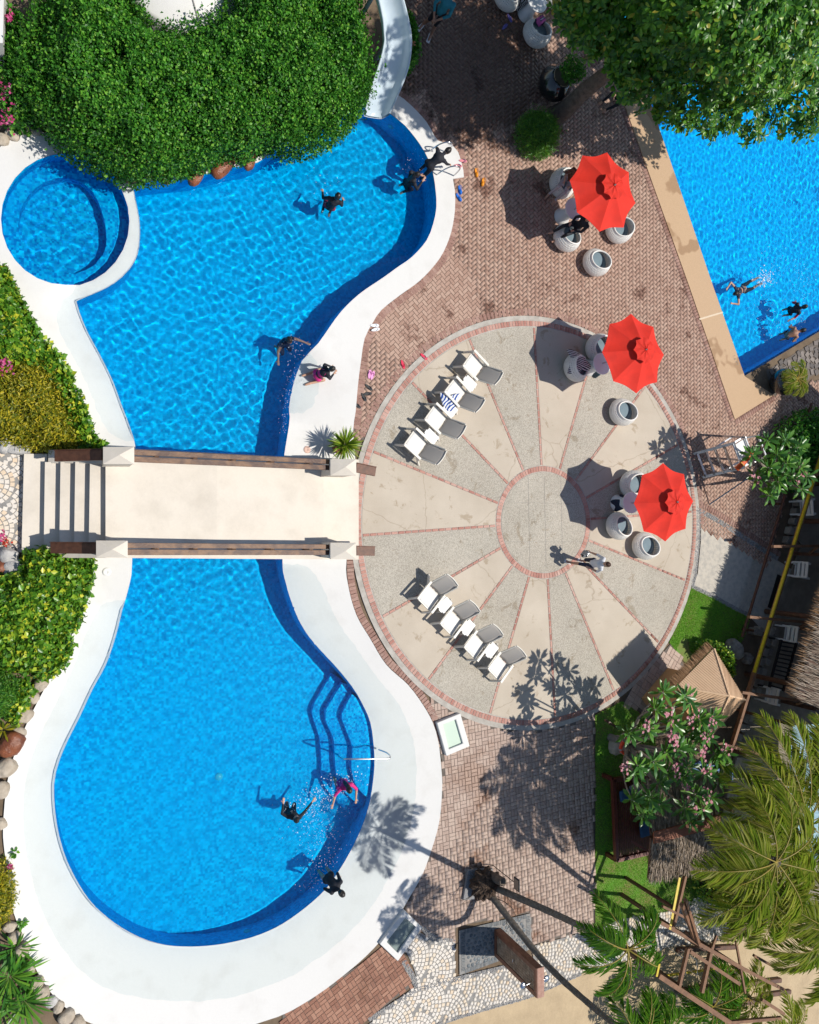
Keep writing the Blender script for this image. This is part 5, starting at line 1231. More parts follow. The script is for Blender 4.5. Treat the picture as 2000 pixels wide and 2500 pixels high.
shrub('flowering_bush', 'narrow green bush with one orange flower beside the slide', 'shrub', [(985, 25), (1005, 40), (1020, 90), (1022, 130), (1005, 165), (985, 175), (988, 110)], .7, G_hedge, 2600, .085, .06, edge=.3, seed=11, zproj=.4)
shrub('fern_bush', 'feathery round bush beside the large black urn', 'shrub', [(1278, 290), (1300, 268), (1340, 278), (1362, 310), (1358, 355), (1330, 378), (1298, 370), (1275, 330)], .85, G_areca, 7000, .11, .02, edge=.55, seed=12, zproj=.5, lump=.15)
shrub('broadleaf_shrub', 'bright lime green shrub between kiosk roof and boulder', 'shrub', [(1752, 1578), (1785, 1580), (1800, 1620), (1806, 1645), (1795, 1670), (1790, 1655), (1770, 1630)], 1.3, G_heart, 2800, .085, .06, edge=.4, seed=13, zproj=1.1)
shrub('broadleaf_shrub', 'low green shrub behind the thatched hut under palm fronds', 'shrub', [(1720, 2120), (1790, 2080), (1840, 2090), (1830, 2180), (1770, 2220), (1720, 2190)], .9, G_heart, 3000, .11, .07, edge=.5, seed=14, zproj=.5)
shrub('hibiscus_shrub', 'dark shrub at the right edge behind the frangipani', 'shrub', [(1890, 1130), (1925, 1040), (1990, 1000), (2060, 1020), (2040, 1120), (1990, 1180), (1930, 1190)], 1.2, G_hedge, 4500, .12, .08, edge=.6, seed=15, zproj=.7)
# bougainvillea blossom at the left edge
G_pink = leaf_mat('pink_petal', [(0, (.50, .02, .16)), (.6, (.68, .06, .28)), (1, (.72, .22, .40))], rough=.6, trans=.35)
def blossom(label, px, py, z, n, rad, m=G_pink, name='bougainvillea', size=.07):
    g = G(px, py, z); t = thing(name, label, 'flower', (g.x, g.y, z), group='pink flowers at the left edge')
    P = rng.normal(size=(n, 3)) * rad * np.array([1, 1, .4]); V, T = leaf_geo(P, rv(n) + [0, 0, .3], rv(n) + [0, 0, 1], np.full(n, size), np.full(n, size * .9)); np_obj('petals', V, T, m, t)['kind'] = 'stuff'
    b = MB(); b.tube([(0, 0, 0), (-.1, .05, -z * .5), (-.15, .08, -z)], .012, 5); b.build('stem', M_bark, t); return t
for i, (px, py, z, n, rad) in enumerate(((22, 40, 1.0, 30, .07), (10, 222, .9, 40, .12), (12, 290, .8, 60, .14), (15, 890, .6, 40, .10), (5, 1310, .3, 26, .08))):
    blossom('pink bougainvillea blossom, ' + ('topmost at the left edge', 'at left edge beside the shaded dark shrub', 'at left edge just above the spa deck', 'at left edge over the golden shrub', 'at left edge on fan paving by the steps')[i], px, py, z, n, rad)
blossom('red flower at left edge beside the garden stones', 14, 1328, .25, 24, .06, leaf_mat('red_petal', [(0, (.6, .02, .02)), (1, (.75, .08, .05))], trans=.3))
blossom('tiny magenta flower sprig beside the lower pool rim', 24, 2115, .25, 16, .04)
blossom('small orange flower on the bush beside the slide', 1008, 106, .75, 12, .04, leaf_mat('orange_petal', [(0, (.6, .12, .03)), (1, (.75, .3, .2))], trans=.3))

# ---- the big shade tree at the upper right
tb = G(1355, 286)
tree = thing('shade_tree', 'tall glossy leaved tree overhanging the right pool', 'tree', (tb.x, tb.y, 0))
b = MB(); b.tube([(0, 0, -.1), (.05, 0, .6), (.0, .05, 1.6), (.1, .1, 2.6), (.15, .1, 3.4)], [.36, .27, .24, .21, .18], 12)
lobes = []
def lobe(px, py, z, r_): g = G(px, py, z); lobes.append((Vector((g.x - tb.x, g.y - tb.y, z)), r_))
for a in ((1500, 40, 4.2, 1.15), (1620, 120, 4.3, 1.2), (1560, 180, 3.6, .95), (1700, 60, 5.0, 1.3), (1700, 215, 4.0, 1.15), (1640, 265, 3.4, .75), (1800, 150, 4.8, 1.3), (1830, 255, 4.0, 1.05), (1930, 100, 5.2, 1.4), (1960, 240, 4.4, 1.15), (1600, -60, 5.2, 1.4), (1780, -40, 5.8, 1.5), (1950, -60, 6.0, 1.6), (1470, -80, 4.8, 1.3), (2080, 120, 5.0, 1.4), (1740, 285, 3.3, .7), (1455, 60, 3.6, .9), (1430, 15, 4.0, 1.0), (1420, -60, 4.4, 1.2), (1530, 120, 3.9, .9), (1690, -20, 7.0, 1.4), (1790, 50, 7.2, 1.4), (1770, -70, 7.8, 1.6), (1900, 0, 7.4, 1.5), (1640, 20, 6.2, 1.2), (1860, 120, 6.4, 1.3)): lobe(*a)
for c_, r_ in lobes[:14]: b.tube([(.12, .1, 3.0), (c_.x * .5 + .06, c_.y * .5, c_.z * .5 + 1.4), (c_.x, c_.y, c_.z)], [.12, .07, .03], 6)
b.build('trunk', M_bark, tree)
Ps, Ds, Us = [], [], []
for c_, r_ in lobes:
    m_ = int(110 * r_ * r_); dirs = rv(m_); dirs[:, 2] = np.abs(dirs[:, 2]) * 1.1 - .35; dirs = unit(dirs); rr_ = r_ * rng.uniform(.55, 1.08, m_)
    cen = np.array(c_) + dirs * rr_[:, None] * [1, 1, .75]
    for cc_, dd_ in zip(cen, dirs):
        nl = rng.integers(8, 14); ax = unit((dd_ + [0, 0, .8] + rng.normal(size=3) * .25)[None])[0]; a_ = rng.uniform(0, 6.28) + np.arange(nl) * 2.4
        t1 = np.cross(ax, [0, 0, 1.0]) if abs(ax[2]) < .95 else np.array([1.0, 0, 0]); t1 /= np.linalg.norm(t1); t2 = np.cross(ax, t1)
        sp = np.cos(a_)[:, None] * t1 + np.sin(a_)[:, None] * t2
        Ps.append(cc_ + sp * .02 + ax * rng.uniform(-.08, .03, nl)[:, None]); Ds.append(sp + ax * rng.uniform(.0, .7, nl)[:, None]); Us.append(np.repeat(ax[None], nl, 0) + rng.normal(size=(nl, 3)) * .25)
P = np.concatenate(Ps); k = len(P); V, T = leaf_geo6(P, np.concatenate(Ds), np.concatenate(Us), .19 * rng.uniform(.7, 1.2, k), .08 * rng.uniform(.8, 1.2, k), curl=.15)
np_obj('crown', V, T, G_tree, tree)
# neighbouring tree whose shade falls in from beyond the top edge
tb2 = G(1235, -185)
tree2 = thing('shade_tree', 'broad tree beyond the top edge that shades the brick paving', 'tree', (tb2.x, tb2.y, 0))
b = MB(); b.tube([(0, 0, -.1), (.05, 0, 1.5), (.1, .1, 3.2)], [.3, .22, .17], 10)
Ps, Ds, Us = [], [], []
for (x, y, z, r_) in ((0, -.2, 4.0, 1.3), (-1.6, -.5, 3.9, 1.3), (1.4, -.6, 4.1, 1.4), (.4, 1.2, 4.6, 1.5), (-1.2, 1.3, 4.4, 1.4), (1.9, .9, 4.6, 1.4), (-2.8, .5, 3.8, 1.1), (-.6, -1.5, 3.4, .9), (1.0, -1.7, 3.5, .9)):
    b.tube([(.1, .1, 3.0), (x * .5, y * .5, z * .7), (x, y, z)], [.1, .06, .03], 6); m_ = int(120 * r_ * r_)
    dirs = rv(m_); cen = np.array((x, y, z)) + dirs * (r_ * rng.uniform(.4, 1.05, m_))[:, None] * [1, 1, .7]; nl = 10
    for cc_ in cen:
        ax = unit(np.array([[rng.normal() * .3, rng.normal() * .3, 1.0]]))[0]; a_ = rng.uniform(0, 6.28) + np.arange(nl) * 2.4; sp = np.c_[np.cos(a_), np.sin(a_), np.zeros(nl)]
        Ps.append(cc_ + sp * .02); Ds.append(sp + ax * rng.uniform(0, .6, nl)[:, None]); Us.append(np.repeat(ax[None], nl, 0))
b.build('trunk', M_bark, tree2); P = np.concatenate(Ps); k = len(P); V, T = leaf_geo6(P, np.concatenate(Ds), np.concatenate(Us), .23 * rng.uniform(.7, 1.2, k), .1 * rng.uniform(.8, 1.2, k)); np_obj('crown', V, T, G_tree, tree2)

# ---- frangipani
M_fbark = mat('frangipani_bark', (.26, .22, .18), (.17, .14, .115), 9, .8, bmp=.4)
G_fpink = leaf_mat('frangipani_petal', [(0, (.62, .13, .25)), (.6, (.70, .30, .38)), (1, (.74, .52, .50))], rough=.6, trans=.3)
def frangipani(label, base_px, tips, flowers, Lf=.40):
    g = G(*base_px); t = thing('frangipani_tree', label, 'tree', (g.x, g.y, 0), group='frangipani trees'); o_ = Vector((g.x, g.y, 0)); b = MB(); Ps, Ds, Us = [], [], []
    tipv = []
    for (px, py, z, sc) in tips:
        p = G(px, py, z) - o_; tipv.append((p, sc))
    b.tube([(0, 0, -.05), (.0, .03, .5), (.03, 0, .95)], [.13, .11, .10], 8)
    mid = {}
    for p, sc in tipv:
        ke = (round(p.x / 1.1), round(p.y / 1.1)); mid.setdefault(ke, []).append(p)
    for ke, ps in mid.items():
        c_ = sum(ps, Vector()) / len(ps); m_ = Vector((c_.x * .6, c_.y * .6, max(.95, c_.z * .62))); b.tube(smooth3([(.03, 0, .9), (m_.x * .5, m_.y * .5, (m_.z + .9) / 2 - .05), m_], 4), [.075] * 3 + [.06] * 3 + [.05] * 3, 7)
        for p in ps: b.tube(smooth3([m_, m_.lerp(p, .5) + Vector((0, 0, -.08)), p], 3), .025, 6)
    b.build('trunk', M_fbark, t)
    for p, sc in tipv:
        nl = rng.integers(15, 21); a_ = rng.uniform(0, 6.28) + np.arange(nl) * 2.4; el = np.linspace(-.25, 1.1, nl)
        sp = np.c_[np.cos(a_), np.sin(a_), np.zeros(nl)]; tilt = rng.normal(size=3) * .15
        Ps.append(np.array(p) + np.c_[np.zeros((nl, 2)), np.linspace(-.07, .05, nl)] + sp * .02); Ds.append(sp * np.cos(el)[:, None] + np.c_[np.zeros((nl, 2)), np.sin(el)] + tilt); Us.append(np.c_[-sp[:, 0] * np.sin(el), -sp[:, 1] * np.sin(el), np.cos(el) + .3])
        tipL = sc
    P = np.concatenate(Ps); k = len(P); V, T = leaf_geo6(P, np.concatenate(Ds), np.concatenate(Us), Lf * rng.uniform(.7, 1.15, k),   .115 * rng.uniform(.85, 1.15, k), curl=.12); np_obj('crown', V, T, G_fran, t)
    for (px, py, z) in flowers:
        p = np.array(G(px, py, z) - o_); nf = 13; C = p + rng.normal(size=(nf, 3)) * [.10, .10, .05]; Pp, Dp, Up = [], [], []
        for c_ in C:
            a_ = rng.uniform(0, 6.28) + np.arange(5) * 1.2566; sp = np.c_[np.cos(a_), np.sin(a_), np.full(5, .45)]; Pp.append(np.repeat(c_[None], 5, 0)); Dp.append(sp); Up.append(np.c_[np.zeros((5, 2)), np.ones(5)] + rng.normal(size=(5, 3)) * .2)
        V, T = leaf_geo(np.concatenate(Pp), np.concatenate(Dp), np.concatenate(Up), np.full(nf * 5, .055), np.full(nf * 5, .04)); np_obj('flower_cluster', V, T, G_fpink, t)['kind'] = 'stuff'
    return t
c2 = lambda x, y, z, s_=1: (1480 + x / 4.3125, 1540 + y / 4.3125, z, s_)
tips0 = [c2(600, 650, 2.7), c2(820, 690, 2.8), c2(880, 760, 2.6), c2(520, 830, 2.6), c2(430, 1040, 2.7), c2(680, 940, 2.5), c2(720, 1000, 2.3), c2(980, 930, 2.5), c2(1120, 920, 2.5), c2(1040, 1110, 2.4), c2(1000, 1140, 2.2), c2(240, 1080, 2.1), c2(330, 1420, 2.6), c2(500, 1380, 2.7), c2(300, 1500, 2.4), c2(620, 1280, 2.2), c2(760, 1250, 2.3), c2(850, 1440, 2.5), c2(860, 1250, 2.2), c2(1040, 1500, 2.4), c2(1140, 1300, 2.3), c2(1230, 1280, 2.4), c2(1230, 1430, 2.3), c2(800, 1540, 2.4), c2(560, 1600, 2.4), c2(1180, 1560, 2.2),
        c2(270, 1780, 2.4), c2(380, 1950, 2.3), c2(460, 1760, 2.4), c2(820, 1870, 2.4), c2(940, 1720, 2.3), c2(1010, 1880, 2.2), c2(880, 2000, 2.2), c2(400, 1850, 2.2), c2(1100, 1750, 2.2), c2(560, 1830, 2.2), c2(640, 1500, 2.2), c2(900, 1050, 2.1)]
tips = [(x, y, z + .75, s_) for x, y, z, s_ in tips0]
flw = [c2(660, 870, 2.75)[:3], c2(430, 990, 2.85)[:3], c2(905, 930, 2.65)[:3], c2(1110, 940, 2.7)[:3], c2(690, 1110, 2.5)[:3], c2(730, 1200, 2.55)[:3], c2(1040, 1100, 2.55)[:3], c2(1020, 1290, 2.55)[:3], c2(745, 1470, 2.6)[:3], c2(215, 1450, 2.6)[:3], c2(1040, 1480, 2.55)[:3], c2(870, 630, 2.75)[:3], c2(1240, 1220, 2.5)[:3], c2(840, 1650, 2.5)[:3], c2(1060, 1700, 2.4)[:3], c2(700, 960, 2.55)[:3], c2(1050, 1830, 2.4)[:3], c2(930, 1900, 2.4)[:3]]
frangipani('frangipani tree with pink flowers between kiosk and thatched hut', (1490, 1800), tips, [(x, y, z + .75) for x, y, z in flw])
c3 = lambda x, y, z, s_=1: (1640 + x / 5.75, 1020 + y / 5.75, z, s_)
tips = [(x, y, z + .55, s_) for x, y, z, s_ in [c3(1340, 310, 2.3), c3(1600, 320, 2.5), c3(1120, 520, 2.1), c3(1480, 520, 2.4), c3(1190, 840, 1.9), c3(1360, 700, 2.3), c3(1400, 790, 2.2), c3(1500, 900, 2.3), c3(1600, 640, 2.5), c3(1370, 1090, 2.0), c3(1680, 520, 2.5), c3(1680, 840, 2.4), c3(1560, 800, 2.3), c3(1800, 700, 2.5), c3(1820, 1000, 2.3), c3(1760, 420, 2.6), c3(1450, 1000, 2.0), c3(1900, 820, 2.4)]]
frangipani('frangipani tree beside the lifeguard chair at the right edge', (1850, 1175), tips, [c3(1850, 760, 3.1)[:3], c3(1750, 880, 3.05)[:3], c3(1200, 850, 2.55)[:3]], Lf=.37)

# ---- palms
def frond(b_, M, L, droop, lw, nl, mat_i=0, splay=.8, up0=.9, hang=.22):
    """pinnate frond in local frame: starts at origin, goes along +x and up, droops. appends to arrays"""
    s_ = np.linspace(0, 1, 14); x = L * (s_ - .12 * s_ ** 3 * droop); z = L * (up0 * s_ * .55 - droop * .62 * s_ ** 2)
    curve = np.c_[x, np.zeros(14), z]
    # leaflets
    ts = np.linspace(.14, .99, nl); P, D, U, Ls = [], [], [], []
    cx = np.interp(ts, s_, x); cz = np.interp(ts, s_, z); tx = np.gradient(cx); tz = np.gradient(cz); nn = np.hypot(tx, tz); tx /= nn; tz /= nn
    for sd in (-1, 1):
        ll = lw * np.sin(np.pi * (ts * .82 + .12)) ** .75 * rng.uniform(.85, 1.1, nl)
        fw = np.linspace(.35, .95, nl)
        d = np.c_[tx * fw, np.full(nl, sd * splay) , tz * fw - hang * rng.uniform(.5, 1.5, nl)]
        d += rng.normal(size=(nl, 3)) * .13
        P.append(np.c_[cx, np.zeros(nl), cz]); D.append(d); U.append(np.c_[-tz, np.full(nl, sd * .5), tx + .2]); Ls.append(ll)
    return curve, np.concatenate(P), np.concatenate(D), np.concatenate(U), np.concatenate(Ls)
def palm(label, base, top, bend, fr, leafm, lw, width, nl, r0=.14, r1=.09, name='palm_tree', group='palms', trunk=True, L=2.4, barkm=M_palmbark, cat='palm'):
    base = Vector(base); t = thing(name, label, cat, (base.x, base.y, base.z), group=group); tp = Vector(top) - base
    if trunk:
        b = MB(); pts = smooth3([(0, 0, -.05), tp * .35 + Vector(bend), tp * .7 + Vector(bend) * .7, tp], 9); k = len(pts)
        b.tube(pts, [lerp(r0, r1, i / (k - 1)) * (1.05 if i % 2 else .97) for i in range(k)], 10); b.build('trunk', barkm, t)
    for (az, el, Lk, dr) in fr:
        cv, P, D, U, Ls = frond(None, None, L * Lk, dr, lw, nl, up0=el)
        M3 = np.array(Matrix.Rotation(az, 3, 'Z') @ Matrix.Rotation(rng.uniform(-.25, .25), 3, 'X')); tr = np.array(tp)
        V, T = leaf_geo(P @ M3.T + tr, D @ M3.T, U @ M3.T, Ls, np.full(len(Ls), width), fold=.12, curl=.22)
        b = MB(); b.tube([Vector(p) for p in cv @ M3.T + tr], [lerp(.020, .005, i / 13) for i in range(14)], 5, mi=1)
        nv0 = len(b.v); b.add(V, [tuple(f) for f in T], 0)
        b.build('frond', [leafm, mat('frond_stem', (.30, .21, .03), (.20, .18, .03), 5, .5)], t)
    return t
def ring_fr(n, el0, el1, d0, d1, ph=0.0, l0=.85, l1=1.1):
    return [(ph + i * 2.4 + rng.uniform(-.2, .2), rng.uniform(el0, el1), rng.uniform(l0, l1), rng.uniform(d0, d1)) for i in range(n)]
pb = G(1178, 2150)
palm('slender palm growing from the stump, crown over the white path', (pb.x + .12, pb.y - .05, .35), G(1533, 2318, 6.3), (.5, -.25, 0), ring_fr(10, .55, 1.5, .9, 1.6), G_areca, .46, .034, 44, .1, .065, L=1.35)
palm('slender palm growing from the stump, crown beyond the bottom edge', (pb.x + .02, pb.y - .2, .35), G(1560, 2545, 5.9), (.3, -.7, 0), ring_fr(10, .55, 1.5, .9, 1.6, 1), G_areca, .46, .034, 44, .1, .065, L=1.35)
palm('large yellow green coconut palm at right edge, upper of the two', G(1740, 1958), G(1968, 2010, 4.2), (.15, .1, 0), [(R(112), .6, 1.18, .75), (R(128), .6, 1.05, .8), (R(95), .75, 1.1, .8), (R(150), .6, 1.0, 1.0), (R(60), .8, 1.0, 1.0), (R(20), .7, 1, 1.1), (R(-40), .7, 1, 1.1), (R(195), .7, .9, 1.1), (R(240), .6, .9, 1.2), (R(-90), .7, 1.0, 1.1), (R(165), .5, .8, 1.1), (R(75), .9, 1.1, .9)], G_palm, .9, .028, 100, .17, .12, L=3.2)
palm('large green coconut palm at right edge, lower of the two', G(1690, 2110), G(1895, 2105, 6.0), (.3, .2, 0), [(R(178), .55, 1.05, .75), (R(152), .6, .9, .9), (R(212), .5, 1.1, .8), (R(238), .55, 1.05, .8), (R(262), .6, 1.1, .85), (R(285), .6, 1.15, .8), (R(310), .6, 1.1, .9), (R(340), .7, 1, 1), (R(20), .7, 1.0, 1.0), (R(60), .7, .9, 1.1), (R(100), .7, .8, 1.1), (R(195), .8, .8, 1.0), (R(225), .9, .9, 1), (R(300), 1.0, .9, 1)], G_palm, .75, .026, 100, .17, .12, L=2.45)
palm('young coconut palm under the pergola beams near bottom edge', G(1655, 2420), G(1742, 2458, 1.6), (0, .05, 0), ring_fr(11, .6, 1.4, .8, 1.4, .5), G_areca, .55, .045, 34, .13, .1, L=1.6)
palm('young palm right of the pergola near the bottom edge', G(1780, 2390), G(1830, 2436, 1.5), (0, 0, 0), ring_fr(8, .6, 1.3, .8, 1.4, .2), G_palm, .5, .045, 30, .1, .08, L=1.3)
palm('palm with green fronds at the bottom edge', G(1590, 2560), G(1600, 2510, 1.2), (0, 0, 0), ring_fr(9, .7, 1.4, .8, 1.3, .9), G_areca, .5, .045, 30, .1, .08, L=1.2)
palm('palm fronds rising at the bottom right corner', G(1830, 2530), G(1920, 2535, 2.2), (0, 0, 0), ring_fr(10, .7, 1.4, .8, 1.3, .4), G_palm, .5, .045, 32, .1, .08, L=1.5)
palm('coconut palm leaning in at the right edge near the bottom', G(1960, 2230), G(2035, 2275, 3.6), (0, 0, 0), ring_fr(14, .5, 1.3, .8, 1.3, .2), G_palm, .8, .028, 90, .14, .1, L=2.7)
u2 = urn2.location; palm('small yellow palm growing in the urn beside the right pool', (u2.x, u2.y, .74), (u2.x + .05, u2.y + .02, .95), (0, 0, 0), ring_fr(13, .9, 1.7, .9, 1.5, .3), G_palm, .3, .03, 26, .05, .04, L=.75, trunk=True)
u1 = urn1.location
# leafy shrub in the first urn
n_ = 900; P = rv(n_) * (rng.random((n_, 1)) ** .4) * [.42, .42, .35] + [.12, .05, 1.2]
us = thing('potted_shrub', 'small leafy shrub growing in the large black urn', 'plant', (u1.x, u1.y, 0)); V, T = leaf_geo(P, rv(n_) + [0, 0, .4], rv(n_) + [0, 0, .8], .09 * rng.uniform(.7, 1.3, n_), np.full(n_, .05)); np_obj('foliage', V, T, G_hedge, us)
b = MB()
for i in range(7): a_ = i * .9; b.tube([(0, 0, .76), (.1 + .15 * math.cos(a_), .15 * math.sin(a_), 1.0), (.12 + .3 * math.cos(a_), .3 * math.sin(a_), 1.3)], .012, 5)
b.build('stem', M_bark, us)
# spiky plants
def spiky(label, loc, n, L, wdt, m, up=.55, group=None, name='spiky_plant', lift=0.0):
    t = thing(name, label, 'plant', loc, group=group); a_ = rng.uniform(0, 6.28, n); el = rng.uniform(-.15, 1.45, n) * up / .55
    D = np.c_[np.cos(a_) * np.cos(el), np.sin(a_) * np.cos(el), np.sin(el)]; P = np.c_[np.zeros((n, 2)), np.full(n, lift)] + D * .03
    U = np.c_[-np.cos(a_) * np.sin(el), -np.sin(a_) * np.sin(el), np.cos(el) + .2]
    V, T = leaf_geo6(P, D, U, L * rng.uniform(.75, 1.1, n), np.full(n, wdt), curl=.12, fold=.05); np_obj('leaves', V, T, m, t); return t
sp = spiky('spiky yucca like plant in the pot at the bridge end', (pot3.location.x, pot3.location.y, .36), 190, .5, .028, G_spike, lift=.32)
b = MB(); b.tube([(0, 0, -.1), (0, 0, .34)], .04, 8); b.build('stem', M_bark, sp)
for i, (px, py, n, L) in enumerate(((10, 1780, 26, .45), (25, 2380, 60, .8), (60, 2440, 50, .7), (5, 2450, 50, .8), (40, 2310, 36, .6), (20, 180, 9, .5))):
    spiky('strap leaved plant, ' + ('with yellow leaves by the brown stone', 'green, at left edge below the golden shrub', 'green, nearest the lower left pool rim', 'green, in the bottom left corner', 'green, just above the other strap plants', 'broad leaved, at left edge in shade')[i], G(px, py, .0) + Vector((0, 0, .02)), n, L, .05 if i != 5 else .22, G_yel if i == 0 else G_areca, up=.4, group='strap leaved plants', lift=.03)
spiky('banana like plant with large yellow leaves beside the slide top', G(893, 22, .4), 8, .7, .26, leaf_mat('banana_leaf', [(0, (.10, .17, .01)), (.6, (.24, .27, .02)), (1, (.5, .33, .12))], trans=.35), up=.5, lift=1.5)
# tiny weeds on the rim
for px, py, lab in ((38, 2080, 'little weed sprig on the lower pool rim, upper one'), (55, 2250, 'little weed sprig on the lower pool rim, lower one')):
    spiky(lab, (*G(px, py)[:2], .03), 16, .12, .05, G_areca, up=.5, group='weeds', name='weed')

# ---- stump planter with bare shrub
stp = thing('palm_stump', 'rough dark root ball in a square stone bed under two palms', 'planter', (pb.x, pb.y, 0))
b = MB(); P = GP([(1128, 2195), (1190, 2187), (1200, 2118), (1140, 2122)]); b.prism([(p.x - pb.x, p.y - pb.y) for p in P], -.02, .09); b.build('stone_bed', M_peb, stp)
nx_, ny_ = 40, 20; V = []
for i in range(ny_ + 1):
    for j in range(nx_):
        th, ph = math.pi * .62 * i / ny_, 2 * math.pi * j / nx_; r_ = .43 * (1 + .16 * math.sin(7 * ph + 3 * th) + .10 * math.sin(13 * ph - 5 * th) + rng.uniform(-.07, .07))
        V.append((r_ * math.sin(th) * math.cos(ph) - .08, r_ * math.sin(th) * math.sin(ph) + .05, .18 + .36 * math.cos(th) * (1 + rng.uniform(-.1, .1)) + .12))
b = MB(); b.add(V, [(i * nx_ + j, (i + 1) * nx_ + j, (i + 1) * nx_ + (j + 1) % nx_, i * nx_ + (j + 1) % nx_) for i in range(ny_) for j in range(nx_)]); b.build('root_ball', mat('fibrous_root', (.10, .065, .045), (.045, .03, .02), 14, .95, bmp=1.0), stp)
b = MB(); b.tube([(.05, .25, .2), (.12, .3, .65), (.15, .33, .95)], [.16, .13, .12], 10); b.build('stub', M_bark, stp)
bare = thing('bare_shrub', 'leafless branching shrub beside the palm trunks', 'shrub', (pb.x + .15, pb.y - .1, .2)); b = MB(); o_ = Vector(bare.location)
def twig(p, d, L, r_, lev):
    q = p + d * L; m_ = p.lerp(q, .5) + Vector(rng.normal(size=3) * .04 * L); b.tube([p, m_, q], [r_, r_ * .8, r_ * .6], 5)
    if lev:
        for i in range(2 if lev > 1 else 3):
            nd = (d + Vector(rng.normal(size=3) * .55)).normalized(); twig(q if i else m_, nd, L * rng.uniform(.45, .75), r_ * .6, lev - 1)
for d_ in ((.9, -.5, .55), (.2, -.7, .9), (.75, -.1, .8), (-.8, .2, .5)): twig(Vector((0, 0, 0)), Vector(d_).normalized(), .75, .022, 3)
b.build('branches', M_bark, bare)
sg = thing('garden_sign', 'small framed sign on a thin dark pole near palm stump', 'sign', (*G(1203, 2112)[:2], 0))
b = MB(); b.tube([(0, 0, 0), (0, 0, 1.3)], .013, 6); b.build('pole', M_black, sg)
b = MB(); b.box((0, 0, 1.35), (.03, .34, .28)); b.build('frame', M_black, sg); b = MB(); b.box((-.018, 0, 1.35), (.006, .28, .22)); b.build('panel', mat('sign_panel', (.30, .22, .16)), sg)

# ---- rocks
M_rock = mat('grey_rock', (.36, .33, .29), (.15, .135, .12), 5, .9, bmp=1.0, fine=.25)
M_rockp = mat('pale_rock', (.52, .45, .36), (.34, .28, .21), 4, .9, bmp=.9, fine=.2)
M_rockr = mat('red_rock', (.26, .085, .035), (.12, .04, .022), 4, .35, bmp=.8)
M_rockw = mat('white_rock', (.56, .54, .51), (.36, .35, .34), 5, .9, bmp=1.0, fine=.2)
def rock(label, px, py, sx, sy, sz, m, group, seed, z=0.0):
    g = G(px, py, z); r_ = np.random.default_rng(seed); b = MB(); b.ball((0, 0, 0), 1.0, 26, 16); V = np.array([tuple(v) for v in b.v]); d = V.copy()
    f_ = 1 + .20 * pnoise(d[:, 0] + seed, d[:, 1] + d[:, 2], 2.0, seed) + .12 * pnoise(d[:, 1], d[:, 2] - d[:, 0], 5.0, seed + 1) + .06 * pnoise(d[:, 0] + d[:, 2], d[:, 1], 11.0, seed + 2)
    V = V * f_[:, None]; V = np.sign(V) * np.abs(V) ** .85
    V *= np.array([sx, sy, sz]) / 2; me = bpy.data.meshes.new('rock'); me.from_pydata(V.tolist(), [], b.f); me.polygons.foreach_set('use_smooth', [True] * len(b.f)); me.materials.append(m)
    o = link('rock', me); o.location = (g.x, g.y, z + sz * .28); o.rotation_euler = (0, 0, r_.uniform(0, 3)); return tag(o, label, 'rock', group)
rk = [((100, 1668), .35, M_rockp), ((82, 1702), .3, M_rockp), ((62, 1745), .36, M_rockp), ((47, 1788), .32, M_rockp), ((28, 1815), .62, M_rockr), ((14, 1872), .45, M_rockp), ((4, 1925), .4, M_rockp), ((2, 2010), .3, M_rockp), ((25, 2258), .3, M_rockp), ((38, 2285), .32, M_rockp), ((55, 2315), .34, M_rockp), ((72, 2362), .3, M_rockp), ((92, 2395), .34, M_rockp), ((103, 2425), .4, M_rockp), ((125, 2442), .3, M_rockw), ((143, 2455), .3, M_rockp), ((162, 2478), .4, M_rockp), ((190, 2495), .38, M_rockp)]
names = ['below the broadleaf shrub, topmost of the chain', 'second of the chain below the broadleaf shrub', 'beside the small green shrub', 'small, just above the brown stone', 'large brown one beside the yellow strap plant', 'just below the brown stone', 'at the left edge beside the lower pool', 'small, at left edge by the rim', 'below the golden shrub, topmost', 'below the golden shrub, second', 'below the golden shrub, third', 'beside the green strap plants, upper', 'beside the green strap plants, lower', 'large, halfway down the lower left rim', 'white one on the lower left rim', 'small, right of the white one', 'near the bottom edge by the rim', 'at the bottom edge by the rim']
for i, (((px, py), s_, m_), nm) in enumerate(zip(rk, names)): rock('garden stone ' + nm, px, py, s_, s_ * .85, s_ * .7, m_, 'stones along the lower pool rim', 20 + i)
rock('grey boulder beside the bridge steps, larger of two', 40, 1392, .62, .5, .4, M_rockw, 'boulders by the steps', 50); rock('grey boulder beside the bridge steps, smaller of two', 24, 1357, .42, .42, .35, M_rockw, 'boulders by the steps', 51); rock('brown boulder at left edge beside the grey ones', 0, 1385, .4, .5, .3, M_rockr, 'boulders by the steps', 52)
rock('pale boulder between golden shrub and bridge steps', 50, 1098, .6, .28, .3, M_rockw, 'boulders by the steps', 53); rock('pale boulder at left edge above the fan paving', 10, 1085, .4, .4, .3, M_rockw, 'boulders by the steps', 54)
for i, (px, py, s_, m_, lb) in enumerate(((545, 408, .75, M_rockr, 'wet orange rock at the hedge foot, largest'), (480, 428, .6, M_rockr, 'wet orange rock at the hedge foot, left of the largest'), (400, 436, .4, M_rockr, 'small orange rock at hedge foot near the spa rim'), (605, 392, .6, M_rockr, 'dark red rock under the hedge beside the pool'), (305, 437, .5, M_rockr, 'dark rock where hedge meets the spa'), (250, 405, .5, M_rockr, 'shaded rock over the spa edge under hedge'))): rock(lb, px, py - 6, s_ * 1.25, s_ * .6, s_ * .42, m_, 'rocks at the hedge foot', 60 + i)
